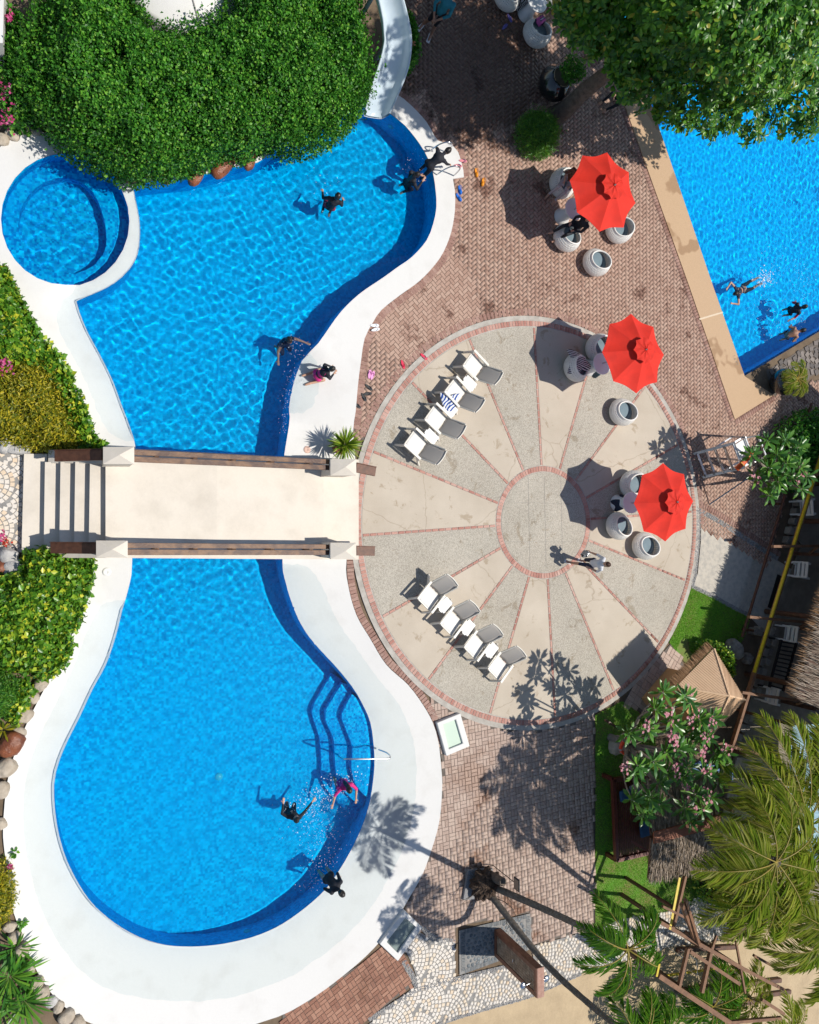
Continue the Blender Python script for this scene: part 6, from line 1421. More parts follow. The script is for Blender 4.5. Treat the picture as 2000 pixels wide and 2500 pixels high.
for i, (px, py, s_, lb) in enumerate(((64, 318, .32, 'round tan stone above the spa deck, largest'), (90, 322, .26, 'round tan stone above the spa deck, right one'), (30, 332, .3, 'round tan stone above the spa deck, left one'), (8, 345, .3, 'round tan stone above the spa deck at left edge'))): rock(lb, px, py, s_, s_ * .9, s_ * .7, M_rockp, 'stones above the spa deck', 70 + i)
rock('big grey lichen boulder beside the lime shrub', 1785, 1583, .8, .55, .6, M_rock, 'boulders by the terrace', 80); rock('round grey boulder in the shaded bed by the kiosk', 1818, 1607, .42, .42, .4, M_rock, 'boulders by the terrace', 81); rock('tan boulder behind the life ring', 1500, 1815, .6, .55, .45, M_rockp, 'boulders by the terrace', 82); rock('brown boulder under the frangipani at right edge', 1955, 1225, .7, .6, .5, M_rockp, 'boulders by the terrace', 83)
# two small leaves adrift etc. are left to the material; white pool building glimpsed behind the hedge
# ================================================================== BUILDINGS ON THE RIGHT
M_beam = mat('pergola_timber', (.235, .115, .055), (.14, .065, .032), 6, .65, bmp=.4, fine=.15)
M_beamd = mat('dark_timber', (.13, .055, .03), (.075, .035, .02), 7, .6, bmp=.4)
M_thatch = leaf_mat('thatch_straw', [(0, (.20, .155, .12)), (.5, (.38, .30, .23)), (1, (.56, .47, .38))], rough=.9, trans=.05, spec=.1)
M_thatchb = leaf_mat('brown_thatch', [(0, (.20, .11, .06)), (.5, (.36, .21, .11)), (1, (.48, .30, .17))], rough=.9, trans=.05, spec=.1)
def straw(P, D, U, L, wd, name, m, parent):
    V, T = leaf_geo(P, D, U, L, wd, fold=.1, curl=.1); o = np_obj(name, V, T, m, parent); return o
def thatch_plane(quad, parent, m, n, L=.5, wd=.022, under=M_beamd, thick=.12, fringe=True):
    """quad: ridge a,b then eave c,d (b-c and a-d run down the slope)"""
    a, b_, c, d = [np.array(p, float) for p in quad]
    u, v = rng.random((n, 1)), rng.random((n, 1)) ** .9
    P = (a * (1 - u) + b_ * u) * (1 - v) + (d * (1 - u) + c * u) * v
    nrm = np.cross(b_ - a, d - a); nrm /= np.linalg.norm(nrm); nrm *= np.sign(nrm[2]) if nrm[2] != 0 else 1
    down = unit(((d * (1 - u) + c * u) - (a * (1 - u) + b_ * u))); D = down + nrm * rng.uniform(-.08, .10, (n, 1)) + rng.normal(size=(n, 3)) * .10
    P = P + nrm * rng.uniform(.0, .09, (n, 1)) + down * -.1
    straw(P, D, np.repeat(nrm[None], n, 0) + rng.normal(size=(n, 3)) * .4, L * rng.uniform(.5, 1.1, n), np.full(n, wd), 'thatch', m, parent)
    b = MB(); q = [Vector(a), Vector(b_), Vector(c), Vector(d)]; nv_ = Vector(nrm); b.add([*q, *[p - nv_ * thick * .5 for p in q]], [(0, 1, 2, 3), (7, 6, 5, 4), (0, 4, 5, 1), (1, 5, 6, 2), (2, 6, 7, 3), (3, 7, 4, 0)]); b.build('roof_board', under, parent)

# kiosk with tan pyramid roof
ez = 2.0
kN, kW, kE, kS = G(1743, 1583, ez), G(1652, 1676, ez), G(1819, 1708, ez), G(1738, 1795, ez); kc = (kN + kW + kE + kS) / 4
kio = thing('kiosk', 'small kiosk with ribbed tan roof and straw fringed eave', 'kiosk', (kc.x, kc.y, 0)); ko = Vector(kio.location); ap = kc + Vector((.05, .02, .62))
M_ktan = mat('tan_roof', (.64, .44, .28), (.58, .39, .245), 3, .8, bmp=.15)
for p, q in ((kN, kW), (kW, kS), (kS, kE), (kE, kN)):
    b = MB(); b.add([p - ko, q - ko, ap - ko, (p + q) / 2 - ko], [(0, 3, 2), (3, 1, 2)]); o = b.build('roof_panel', M_ktan, kio); o.modifiers.new('t', 'SOLIDIFY').thickness = .03
    # raised ribs parallel to the slope line
    nrm = (q - p).cross(ap - p).normalized(); nrm = nrm if nrm.z > 0 else -nrm; b = MB(); m_ = 26
    for i in range(1, m_):
        t_ = i / m_; tt = 1 - abs(2 * t_ - 1); foot = p.lerp(q, t_); head = foot.lerp(ap, 0) + ((ap - (p + q) / 2) * tt)
        b.bar(foot - ko + nrm * .012, head - ko + nrm * .004, .016, .014, up=nrm)
    b.build('roof_ribs', M_ktan, kio)
    b = MB(); b.bar(p - ko + Vector((0, 0, .02)), ap - ko + Vector((0, 0, .02)), .05, .03); b.build('hip_cap', M_ktan, kio)
b0, b1 = G(1630, 1630), G(1566, 1704); wd_ = (b1 - b0); wn_ = Vector((-wd_.y, wd_.x, 0)).normalized(); wn_ = wn_ if (kc - b0).dot(wn_) > 0 else -wn_
kw = [b0, b1, b1 + wn_ * 1.35, b0 + wn_ * 1.35]; b = MB(); P = [(p.x - ko.x, p.y - ko.y) for p in kw]; b.prism(P, -.05, 2.02); b.build('wall', mat('orange_tan_wall', (.55, .29, .12), (.50, .26, .105), 2, .8), kio)
n_ = 700; u_ = rng.random((n_, 1)); P = np.array(kN - ko) * (1 - u_) + np.array(kW - ko) * u_; od = np.array(-wn_); D = np.repeat((od * .75 + np.array([0, 0, -.55]))[None], n_, 0) + rng.normal(size=(n_, 3)) * .12
straw(P + [0, 0, -.02], D, np.repeat(np.array([[0, 0, 1.0]]), n_, 0), .30 * rng.uniform(.7, 1.15, n_), np.full(n_, .022), 'straw_fringe', M_thatchb, kio)
u_ = rng.random((n_, 1)); P = np.array(kN - ko) * (1 - u_) + np.array(kE - ko) * u_; ed = kE - kN; en = Vector((ed.y, -ed.x, 0)).normalized(); D = np.repeat((np.array(en) * -.0 + np.array([0, 0, -1.0]))[None], n_, 0) + rng.normal(size=(n_, 3)) * .15
straw(P, D, rng.normal(size=(n_, 3)), .18 * rng.uniform(.7, 1.15, n_), np.full(n_, .02), 'straw_fringe', M_thatchb, kio)

# thatched hut with red-brown slatted day bed
c4 = lambda x, y, z: G(1460 + x / 4.3125, 1880 + y / 4.3125, z)
hut = thing('thatched_hut', 'thatched hut roof over red brown timber frame', 'hut', (*c4(700, 500, 1.8)[:2], 0)); ho = Vector(hut.location); hz = 2.1
r0_, r1_ = c4(560, 700, 2.6), c4(1260, 520, 2.6)
thatch_plane([r0_ + Vector((0, .06, 0)) - ho, r1_ + Vector((0, .06, 0)) - ho, c4(1230, 60, 2.0) - ho, c4(500, 190, 2.0) - ho], hut, M_thatch, 5200, .45)
thatch_plane([r0_ - Vector((0, .06, 0)) - ho, r1_ - Vector((0, .06, 0)) - ho, c4(1240, 1010, 2.0) - ho, c4(530, 1150, 2.0) - ho], hut, M_thatch, 4200, .42)
b = MB(); b.bar(r0_ - ho + Vector((0, 0, .10)), r1_ - ho + Vector((0, 0, .10)), .34, .05); b.build('ridge_board', mat('red_brown_board', (.24, .075, .03), (.19, .06, .025), 5, .6), hut)
for p in (c4(560, 260, 0), c4(1180, 160, 0), c4(590, 1060, 0), c4(1180, 960, 0)):
    b = MB(); p = Vector((p.x, p.y, 0)) - ho; p.x -= 1.2; b.tube([(p.x, p.y, 0), (p.x, p.y, 2.1)], .06, 8); b.build('post', M_beamd, hut)
bed = thing('day_bed', 'red brown slatted day bed beside the thatched hut', 'day bed', (*c4(380, 520, .45)[:2], 0)); bo = Vector(bed.location); zb = .5
M_rb = mat('red_brown_timber', (.15, .035, .02), (.095, .022, .014), 8, .4, bmp=.25)
Q = [c4(160, 100, zb), c4(195, 945, zb), c4(600, 850, zb), c4(600, 60, zb)]
b = MB()
for p, q in zip(Q, Q[1:] + Q[:1]): b.bar(p - bo, q - bo, .12, .14)
b.build('frame', M_rb, bed)
for i in range(22):
    t_ = (i + .5) / 22; p, q = Q[0].lerp(Q[3], t_), Q[1].lerp(Q[2], t_); b = MB(); b.bar(p - bo - Vector((0, 0, .02)), q - bo - Vector((0, 0, .02)), .05, .025); b.build('slat', M_rb, bed)
for p in Q: b = MB(); b.box((p.x - bo.x, p.y - bo.y, zb / 2), (.12, .12, zb)); b.build('leg', M_rb, bed)
b = MB(); b.bar(c4(350, 750, .8) - bo, c4(560, 870, 1.3) - bo, .07, .07); b.build('brace', M_rb, bed)
def cushion(label, x, y, z, s_, m, rz):
    g = c4(x, y, z); b = MB(); b.box((0, 0, .06), (s_[0], s_[1], .12)); o = b.build('cushion', m); bevel(o, .05, 4); o.location = (g.x, g.y, z + .01); o.rotation_euler = (0, 0, rz); return tag(o, label, 'cushion', 'day bed cushions')
M_bcu = mat('blue_fabric', (.02, .07, .15), (.03, .09, .18), 6, .8)
cushion('blue seat cushion on the day bed, lower one', 480, 610, .53, (.4, .5), M_bcu, .1); cushion('blue seat cushion on the day bed, upper one', 270, 260, .53, (.4, .35), M_bcu, .1)
cushion('grey round cushion on the day bed', 370, 190, .53, (.36, .3), mat('grey_fabric', (.22, .22, .23)), .3)
chs = thing('folding_chair', 'blue seated chair half hidden under the frangipani', 'chair', (*G(1722, 1873)[:2], 0)); M_bl = mat('blue_plastic', (.02, .10, .28), rough=.4)
b = MB(); b.box((0, 0, .42), (.42, .42, .04)); bevel(b.build('seat', M_bl, chs), .01); b = MB(); b.bar((.2, -.2, .44), (.3, -.2, .9), .05, .03); b.bar((.2, .2, .44), (.3, .2, .9), .05, .03); b.bar((.28, -.2, .88), (.28, .2, .88), .04, .12); b.build('backrest', M_bl, chs)
for sx in (-1, 1):
    for sy in (-1, 1): b = MB(); b.tube([(sx * .18, sy * .18, .42), (sx * .2, sy * .2, 0)], .018, 6); b.build('leg', M_steel, chs)
chs2 = copy_tree(chs); chs2['label'] = 'bluish chair beside the frangipani trunk, left of the other'; chs2.location = (*G(1680, 1868)[:2], 0); chs2.rotation_euler = (0, 0, 1.9)

# terrace and pergola
ter_px = [(1952, 1130), (2100, 1050), (2300, 1300), (2300, 2150), (1840, 2230), (1760, 2080), (1770, 1960), (1800, 1830), (1835, 1700), (1880, 1560), (1905, 1460), (1960, 1330), (1930, 1290)]
ter = MB(); ter.prism([(p.x, p.y) for p in GP(ter_px, .03)], -.05, .03); terr = ter.build('terrace', mat('terrace_concrete', (.30, .255, .20), (.21, .18, .145), 2.5, .9, bmp=.3)); terr['kind'] = 'structure'
M_plank = mat('bleached_plank', (.50, .43, .34), (.40, .34, .27), 5, .8, bmp=.3)
pq = [G(1800, 1850, .08), G(1756, 2032, .08), G(1862, 2062, .08), G(1905, 1850, .08)]
for i in range(13):
    t0, t1 = i / 13 + .004, (i + 1) / 13 - .004; a, c, d, e = pq[0].lerp(pq[3], t0), pq[0].lerp(pq[3], t1), pq[1].lerp(pq[2], t1), pq[1].lerp(pq[2], t0); b = MB(); b.prism([(p.x, p.y) for p in (a, c, d, e)],   .032, .065); b.build('plank', M_plank, terr)
for i in range(6):     # terrace edging stones
    pass
perg = thing('awning_frame', 'timber awning frame with yellow taped beam along the terrace', 'pergola', (*G(1880, 1400, 2.6)[:2], 0)); po = Vector(perg.location)
ya_, yb_ = G(2010, 1098, 1.35), G(1778, 1850, 1.35)
b = MB(); b.bar(ya_ - po, yb_ - po, .11, .13); b.build('beam', M_beam, perg)
M_tape = mat('yellow_tape', (.62, .47, .02), (.50, .36, .02), 14, .4)
side = (ya_ - yb_).normalized().cross(Vector((0, 0, 1)))
side = side if side.x < 0 else -side
b = MB(); off_ = side * .035 + Vector((0, 0, .069)); b.bar(ya_ - po + off_, ya_.lerp(yb_, .74) - po + off_, .045, .006); b.bar(ya_ - po + side * .059 + Vector((0, 0, .02)), ya_.lerp(yb_, .74) - po + side * .059 + Vector((0, 0, .02)), .006, .09); b.build('tape', M_tape, perg)
oa, ob = G(1982, 985, .5), G(1812, 1555, .5)
b = MB(); b.tube([oa - po, oa.lerp(ob, .5) - po + Vector((.02, 0, .02)), ob - po], .05, 8); b.build('outer_pole', mat('rusty_pole', (.15, .06, .035), (.08, .035, .02), 10, .7, bmp=.5), perg)
for (x0_, y0_, x1_, y1_) in ((1886, 1334, 2080, 1332), (1828, 1506, 2080, 1530), (1810, 1690, 2080, 1730), (1726, 1806, 1850, 1840), (1925, 1166, 2080, 1150)):
    b = MB(); p, q = G(x0_, y0_, 1.38), G(x1_, y1_, 1.5); b.bar(p - po, q - po, .09, .12); b.build('rafter', M_beam, perg)
    m_ = p.lerp(q, .55); b = MB(); b.bar(Vector((m_.x + .15, m_.y, 1.4)) - po, Vector((m_.x + .55, m_.y - .3, .7)) - po, .07, .07); b.build('brace', M_beam, perg)
    b = MB(); b.bar(Vector((m_.x + .6, m_.y - .33, .0)) - po, Vector((m_.x + .6, m_.y - .33, 1.4)) - po, .12, .12); b.build('post', M_beamd, perg)
for px, py in ((1905, 1230), (1840, 1540)):
    b = MB(); g = G(px, py, .5); b.tube([Vector((g.x, g.y, 0)) - po, Vector((g.x, g.y, .5)) - po], .045, 8); b.build('post', M_beamd, perg)
# rafter tails that throw short shadows on lawn and slab
for px, py in ((1768, 1480), (1820, 1310)):
    pass
# thatched roof of the terrace bar (eave enters at the right edge)
bar_ = thing('bar_roof', 'thatched bar roof at the right edge above the terrace', 'roof', (*G(2000, 1600, 2.9)[:2], 0)); ro = Vector(bar_.location)
eA, eB = G(2190, 900, 2.95), G(1945, 1705, 2.95); dn = (eB - eA).normalized(); up_ = Vector((-dn.y, dn.x, 0)); up_ = up_ if up_.x > 0 else -up_
rA, rB = eA + up_ * 3.2 + Vector((0, 0, 1.6)), eB + up_ * 3.2 + Vector((0, 0, 1.6))
thatch_plane([rA - ro, rB - ro, eB - ro, eA - ro], bar_, M_thatch, 9000, .55, .026, thick=.3)
thatch_plane([rA - ro, rB - ro, rB + up_ * 4.2 - Vector((0, 0, 2.2)) - ro, rA + up_ * 4.2 - Vector((0, 0, 2.2)) - ro], bar_, M_thatch, 3000, .6, .03, thick=.3)  # unseen far slope, added to keep the sun off the terrace
b = MB(); w0_, w1_ = rA + up_ * 3.9, rB + up_ * 3.9; b.bar(Vector((w0_.x, w0_.y, 1.2)) - ro, Vector((w1_.x, w1_.y, 1.2)) - ro, .15, 2.4); b.build('shade_wall', M_beamd, bar_)  # unseen wall, added to block sun coming in under the roof
n_ = 1800; u_ = rng.random((n_, 1)); P = np.array(eA - ro) * (1 - u_) + np.array(eB - ro) * u_ + np.array(up_) * rng.uniform(0, .25, (n_, 1)); D = np.repeat((np.array(-up_) * .8 + [0, 0, -.5])[None], n_, 0) + rng.normal(size=(n_, 3)) * .12
straw(P, D, np.repeat(np.array([[0, 0, 1.0]]), n_, 0), .45 * rng.uniform(.6, 1.1, n_), np.full(n_, .024), 'straw_fringe', M_thatchb, bar_)
for t_ in (.15, .45, .75, .95):
    p = eA.lerp(eB, t_) + up_ * .9; b = MB(); b.tube([Vector((p.x, p.y, .0)) - ro, Vector((p.x, p.y, 3.2)) - ro], .09, 10); b.build('post', M_beamd, bar_)
# bluish roof sheets further down the right edge
shd = thing('sheet_roof', 'pale blue ribbed sheet roof at the right edge behind palms', 'roof', (*G(2000, 1950, 2.2)[:2], 0)); so = Vector(shd.location); M_sheet = mat('blue_sheet', (.26, .42, .50), (.20, .34, .42), 2, .5)
q4 = [G(1935, 1770, 2.3), G(2120, 1760, 2.5), G(2110, 2110, 2.5), G(1910, 2090, 2.3)]
for i in range(5):
    t0, t1 = i / 5 + .003, (i + 1) / 5 - .003; a, c, d, e = q4[0].lerp(q4[3], t0), q4[0].lerp(q4[3], t1), q4[1].lerp(q4[2], t1), q4[1].lerp(q4[2], t0); b = MB(); V = []
    for k_ in range(13):
        h_ = .015 * (k_ % 2); s_ = k_ / 12; V += [a.lerp(c, s_) - so + Vector((0, 0, h_)), e.lerp(d, s_) - so + Vector((0, 0, h_))]
    b.add(V, [(2 * k_, 2 * k_ + 1, 2 * k_ + 3, 2 * k_ + 2) for k_ in range(12)]); o = b.build('roof_sheet', M_sheet, shd); o.modifiers.new('t', 'SOLIDIFY').thickness = .012
b = MB(); b.bar(G(1962, 1857, 2.42) - so, G(2100, 1868, 2.6) - so, .07, .08); b.build('batten', M_beamd, shd)
for p in q4: b = MB(); b.tube([Vector((p.x, p.y, 0)) - so, p - so], .05, 8); b.build('post', M_beamd, shd)
# stone edging of the shaded bed, white garden furniture, black rack
M_blk = piece_mat('bed_stone', [(0, (.16, .14, .12)), (.5, (.24, .21, .18)), (1, (.34, .31, .27))])
bed_px = [(1825, 1500), (1880, 1560), (1860, 1640), (1835, 1700), (1800, 1760), (1775, 1790), (1790, 1640), (1800, 1560)]
flat('planting_bed', [Vector((p.x, p.y)) for p in GP(bed_px)], -.004, M_soil)['kind'] = 'structure'
wl = thing('bed_wall', 'low wall of squared stones along the terrace edge', 'wall', G(1905, 1290)); wo = Vector(wl.location); k_ = 0
for (xa, ya2), (xb, yb2) in (((1948, 1195), (1912, 1330)), ((1876, 1530), (1822, 1700)), ((1838, 1520), (1826, 1560)), ((1812, 1740), (1785, 1830))):
    p, q = G(xa, ya2), G(xb, yb2); L = (q - p).length; m_ = int(L / .34)
    for i in range(m_):
        for s_ in (0, 1):
            c_ = p.lerp(q, (i + .5) / m_) - wo; b = MB(); b.box((c_.x + s_ * .24 + rng.uniform(-.03, .03), c_.y, .12 + rng.uniform(-.02, .03)), (.22 * rng.uniform(.85, 1.1), .30 * rng.uniform(.8, 1.05), .28), math.atan2((q - p).y, (q - p).x) + math.pi / 2 + rng.uniform(-.1, .1)); o = b.build('stone', M_blk, wl); bevel(o, .03, 2)
def garden_chair(label, px, py, rz):
    g = G(px, py, .5); t = thing('garden_chair', label, 'chair', (g.x, g.y, .03), rz, 'white slatted chairs on the terrace')
    for i in range(5): b = MB(); b.box((-.02 + (i - 2) * .10, 0, .44), (.085, .5, .025)); b.build('slat', M_white, t)
    for z in (.62, .80, .95): b = MB(); b.box((-.30, 0, z), (.03, .52, .11)); b.build('back_slat', M_white, t)
    for sx in (-1, 1):
        for sy in (-1, 1): b = MB(); b.box((sx * .24 - .03, sy * .24, .22), (.06, .06, .44)); b.build('leg', M_white, t)
        b = MB(); b.box((-.30, sx * .26, .68), (.06, .06, .66)); b.build('back_post', M_white, t); b = MB(); b.box((-.02, sx * .27, .66), (.56, .08, .03)); b.build('armrest', M_white, t)
for px, py, rz, lb in ((1968, 1238, .1, 'white slatted chair on the terrace, topmost at the right edge'), (1955, 1392, -.15, 'white slatted chair on the terrace beside the taped beam'), (1930, 1548, -.2, 'white slatted chair on the terrace above the black rack'), (1884, 1698, -.25, 'white slatted chair on the terrace below the black rack')): garden_chair(lb, px, py, rz)
rkk = thing('black_rack', 'black slatted rack on the shaded terrace between white chairs', 'rack', (*G(1930, 1620, .5)[:2], .03)); ko2 = Vector(rkk.location)
ra, rb_, rc_, rd_ = G(1908, 1562, .75), G(1945, 1568, .75), G(1912, 1688, .75), G(1878, 1678, .75)
for p, q in ((ra, rd_), (rb_, rc_)): b = MB(); b.bar(p - ko2, q - ko2, .07, .07); b.build('side_rail', M_black, rkk)
for i in range(12): b = MB(); t_ = (i + .5) / 12; b.bar(ra.lerp(rd_, t_) - ko2, rb_.lerp(rc_, t_) - ko2, .05, .04); b.build('rung', M_black, rkk)
for p in (ra, rb_, rc_, rd_): b = MB(); b.box((p.x - ko2.x, p.y - ko2.y, .22), (.06, .06, .44)); b.build('leg', M_black, rkk)
mt = MB(); mt.prism([(p.x, p.y) for p in GP([(1898, 1402), (1918, 1412), (1895, 1492), (1874, 1482)])], 0.0, .02); tag(mt.build('rubber_mat', M_black), 'black rubber mat on the slab at the terrace edge', 'mat')

# timber pergola frame over the path, bottom right
c5 = lambda x, y, z: G(1600 + x / 5.75, 2200 + y / 5.75, z)
pg = thing('beach_pergola', 'bare timber pergola frame with yellow tape over the path', 'pergola', (*c5(700, 800, 2.2)[:2], 0)); go = Vector(pg.location); Z2 = 2.3
for (x0_, y0_, x1_, y1_, w_) in ((60, 290, 1240, 950, .11), (40, 1040, 1040, 1700, .14), (480, 700, 1180, 1160, .10), (460, 660, 330, 1200, .10), (800, 600, 650, 1280, .11), (100, 70, 430, 235, .07), (1040, 1700, 1760, 1640, .09), (1490, 1380, 1800, 1580, .1), (1130, 560, 1260, 1290, .06), (1240, 950, 1800, 1240, .1), (1380, 760, 1800, 1000, .08), (860, 480, 800, 640, .06)):
    b = MB(); b.bar(c5(x0_, y0_, Z2) - go, c5(x1_, y1_, Z2 + rng.uniform(0, .06)) - go, w_, w_); b.build('beam', M_beam, pg)
for (x0_, y0_, z0_, x1_, y1_, z1_) in ((420, -350, .05, 250, 370, 2.3), (370, 40, 2.2, 560, 560, 2.3), (420, -20, 2.2, 610, 600, 2.35)):
    b = MB(); b.bar(c5(x0_, y0_, z0_ + 2.1) - go, c5(x1_, y1_, z1_) - go, .09, .09); b.build('beam', M_beam, pg)
b = MB(); b.bar(c5(345, -330, 2.24) - go, c5(205, 400, 2.36) - go, .09, .012); b.bar(c5(60, 880, 2.42) - go, c5(20, 1060, 2.42) - go, .07, .012); b.build('tape', M_tape, pg)
for (x_, y_) in ((240, 380), (640, 640), (1180, 930), (60, 1050), (900, 1620), (320, 1190)):
    p = c5(x_, y_, Z2); b = MB(); b.bar(Vector((p.x, p.y, 0)) - go, Vector((p.x, p.y, Z2)) - go, .1, .1); b.build('post', M_beamd, pg)
b = MB(); a_, c_ = c5(120, 1050, .35), c5(1200, 900, .35); b.bar(a_ - go, c_ - go, .06, .06); b.build('low_rail', M_tape, pg)
for i, (x0_, y0_, x1_, y1_, hh) in enumerate(((300, 690, 1120, 640, .12), (430, 1250, 1180, 1180, .14), (1240, 1170, 1760, 1105, .14), (1480, 1330, 1900, 1270, .10), (1080, 1450, 1480, 1400, .1))):
    b = MB(); b.bar(c5(x0_, y0_, hh / 2), c5(x1_, y1_, hh / 2), .16, hh); tag(bevel(b.build('log_kerb', M_beamd), .03), 'dark timber kerb on the sand, ' + ('topmost below the fan paving', 'under the long pergola beam', 'at the right edge below the big palm', 'lower one at the right edge', 'short one beside the young palm')[i], 'kerb', 'timber kerbs on the sand')
rl = thing('metal_rail', 'small grey metal handrail at the path by the areca palm', 'handrail', (*c5(250, 700, .3)[:2], 0)); lo_ = Vector(rl.location)
for dx in (0, .5):
    b = MB(); p = Vector((dx, -dx * .3, 0)); b.tube([p, p + Vector((0, 0, .85)), p + Vector((.02, -.5, .85)), p + Vector((.02, -.5, 0))], .02, 6); b.build('rail', M_steel, rl)
# white pool house roof glimpsed through the notch of the hedge, and white wall at the left edge
pw_ = thing('pool_house', 'white round roof glimpsed above the hedge at the top edge', 'building', (*G(445, -90, 1.0)[:2], 0)); b = MB(); b.lathe([(0, 1.05), (1.55, .98), (1.62, .9), (1.62, -.05)], 40); b.build('roof', M_plaster, pw_)
b = MB(); b.bar((.0, 0, 1.06), (.45, -1.5, .99), .03, .03); b.build('roof_joint', M_grout, pw_)
lw = MB(); lw.prism([(p.x, p.y) for p in GP([(-60, -60), (11, -60), (7, 105), (-60, 105)], 1.2)], -.05, 1.2); tag(lw.build('garden_wall', M_plaster), 'white wall end at the top left corner', 'wall')
# ================================================================== PEOPLE
M_skin = mat('skin', (.52, .30, .20), (.45, .25, .165), 8, .5)
M_skin2 = mat('tan_skin', (.38, .20, .13), (.32, .165, .105), 8, .5)
M_hair = mat('black_hair', (.010, .008, .007), (.02, .016, .013), 20, .4, spec=.5, bmp=.3)
M_hairb = mat('brown_hair', (.045, .02, .012), (.075, .035, .02), 20, .45, bmp=.3)
fab = lambda n_, c_, c2=None, s_=8: mat('fabric_' + n_, c_, c2, s_, .75)
STAND = dict(pel=(0, 0, .93), bel=(0, 0, 1.08), che=(0, .01, 1.28), nek=(0, 0, 1.43), hed=(0, .02, 1.56), sL=(-.17, 0, 1.37), sR=(.17, 0, 1.37), eL=(-.23, -.02, 1.10), eR=(.23, -.02, 1.10), wL=(-.24, .08, .86), wR=(.24, .08, .86), hL=(-.09, 0, .90), hR=(.09, 0, .90), kL=(-.10, .02, .50), kR=(.10, .02, .50), aL=(-.10, -.02, .09), aR=(.10, -.02, .09), tL=(-.11, .13, .035), tR=(.11, .13, .035))
BONES = [('pel', 'bel', .135, .12, 'torso'), ('bel', 'che', .12, .135, 'torso'), ('che', 'nek', .125, .05, 'torso'), ('nek', 'hed', .05, .055, 'neck'), ('che', 'sL', .10, .065, 'torso'), ('che', 'sR', .10, .065, 'torso'), ('sL', 'eL', .056, .043, 'uarm'), ('sR', 'eR', .056, .043, 'uarm'), ('eL', 'wL', .042, .028, 'farm'), ('eR', 'wR', .042, .028, 'farm'), ('pel', 'hL', .12, .10, 'hip'), ('pel', 'hR', .12, .10, 'hip'), ('hL', 'kL', .088, .058, 'thigh'), ('hR', 'kR', .088, .058, 'thigh'), ('kL', 'aL', .058, .037, 'shin'), ('kR', 'aR', .058, .037, 'shin'), ('aL', 'tL', .042, .034, 'foot'), ('aR', 'tR', .042, .034, 'foot')]
def person(label, loc, rz, pose, outfit, hair='short', hairm=None, skin=None, scale=1.0, look=(0, 1, 0), tilt=None, wet=False, shoes=None):
    J = {k_: Vector(v) for k_, v in {**STAND, **pose}.items()}
    skin = skin or M_skin; hairm = hairm or M_hair
    b = MB()
    for a, c, r0, r1, reg in BONES:
        p, q = J[a], J[c]; n_ = 5
        b.tube([p.lerp(q, t_) for t_ in np.linspace(0, 1, n_)], [lerp(r0, r1, t_) for t_ in np.linspace(0, 1, n_)], 12); b.ball(p, r0 * .99, 12, 8); b.ball(q, r1 * .99, 12, 8)
    # flattened, widened trunk
    ax = (J['sR'] - J['sL']).normalized(); up_ = (J['nek'] - J['pel']).normalized(); fw = up_.cross(ax).normalized(); fw = -fw if fw.dot(Vector((0, 1, 0))) < 0 and abs(up_.z) > .6 else fw
    M3 = Matrix((tuple(ax), tuple(fw), tuple(up_))).transposed()
    b.ball(J['che'], (.165, .11, .17), 16, 10, M=M3); b.ball(J['pel'] + up_ * .02, (.155, .115, .13), 16, 10, M=M3)
    # head with face
    L = Vector(look).normalized(); hu = (J['hed'] - J['nek']).normalized(); hx = L.cross(hu).normalized(); L = hu.cross(hx); MH = Matrix((tuple(hx), tuple(L), tuple(hu))).transposed(); hc = J['hed'] + hu * .055
    b.ball(hc, (.075, .092, .112), 18, 12, M=MH); b.ball(hc + L * .03 - hu * .055, (.055, .06, .06), 12, 8, M=MH)
    b.ball(hc + L * .092 - hu * .012, (.014, .02, .024), 8, 6, M=MH); b.ball(hc + L * .078 - hu * .058, (.026, .014, .010), 8, 6, M=MH)
    for s_ in (-1, 1): b.ball(hc + hx * s_ * .076 - hu * .005 - L * .005, (.012, .022, .032), 8, 6, M=MH)
    # hands: palm, four fingers and a thumb from the side of the palm
    for el, wr, s_ in (('eL', 'wL', -1), ('eR', 'wR', 1)):
        d = (J[wr] - J[el]).normalized(); sd = d.cross(Vector((0, 0, 1)));
        if sd.length < .2: sd = Vector((0, 1, 0))
        sd.normalize(); nn = sd.cross(d); pc = J[wr] + d * .05
        b.ball(pc, (.038, .055, .016), 10, 8, M=Matrix((tuple(sd), tuple(d), tuple(nn))).transposed())
        for i, (o_, l_) in enumerate(((-.027, .068), (-.009, .078), (.009, .074), (.027, .058))):
            p0 = pc + d * .04 + sd * o_; p1 = p0 + d * l_ * .55 + sd * o_ * .25; p2 = p1 + d * l_ * .4 - nn * .018; b.tube([p0, p1, p2], [.0095, .009, .0075], 6)
        t0 = pc - d * .012 + sd * .034 * s_; b.tube([t0, t0 + sd * .032 * s_ + d * .025, t0 + sd * .036 * s_ + d * .055], [.012, .0105, .009], 6)
    me = b.mesh('body', skin); tmp = bpy.data.objects.new('tmp', me); COL.objects.link(tmp)
    md = tmp.modifiers.new('r', 'REMESH'); md.mode = 'VOXEL'; md.voxel_size = .0125; md.use_smooth_shade = True
    ms = tmp.modifiers.new('s', 'SMOOTH'); ms.iterations = 3; ms.factor = .5
    dg = bpy.context.evaluated_depsgraph_get(); me2 = bpy.data.meshes.new_from_object(tmp.evaluated_get(dg)); bpy.data.objects.remove(tmp)
    mats_ = [skin]; idx_ = {}
    for reg, m_ in outfit.items():
        if m_ not in mats_: mats_.append(m_)
        idx_[reg] = mats_.index(m_)
    me2.materials.clear()
    for m_ in mats_: me2.materials.append(m_)
    nf = len(me2.polygons); C = np.empty(nf * 3, np.float32); me2.polygons.foreach_get('center', C); C = C.reshape(-1, 3)
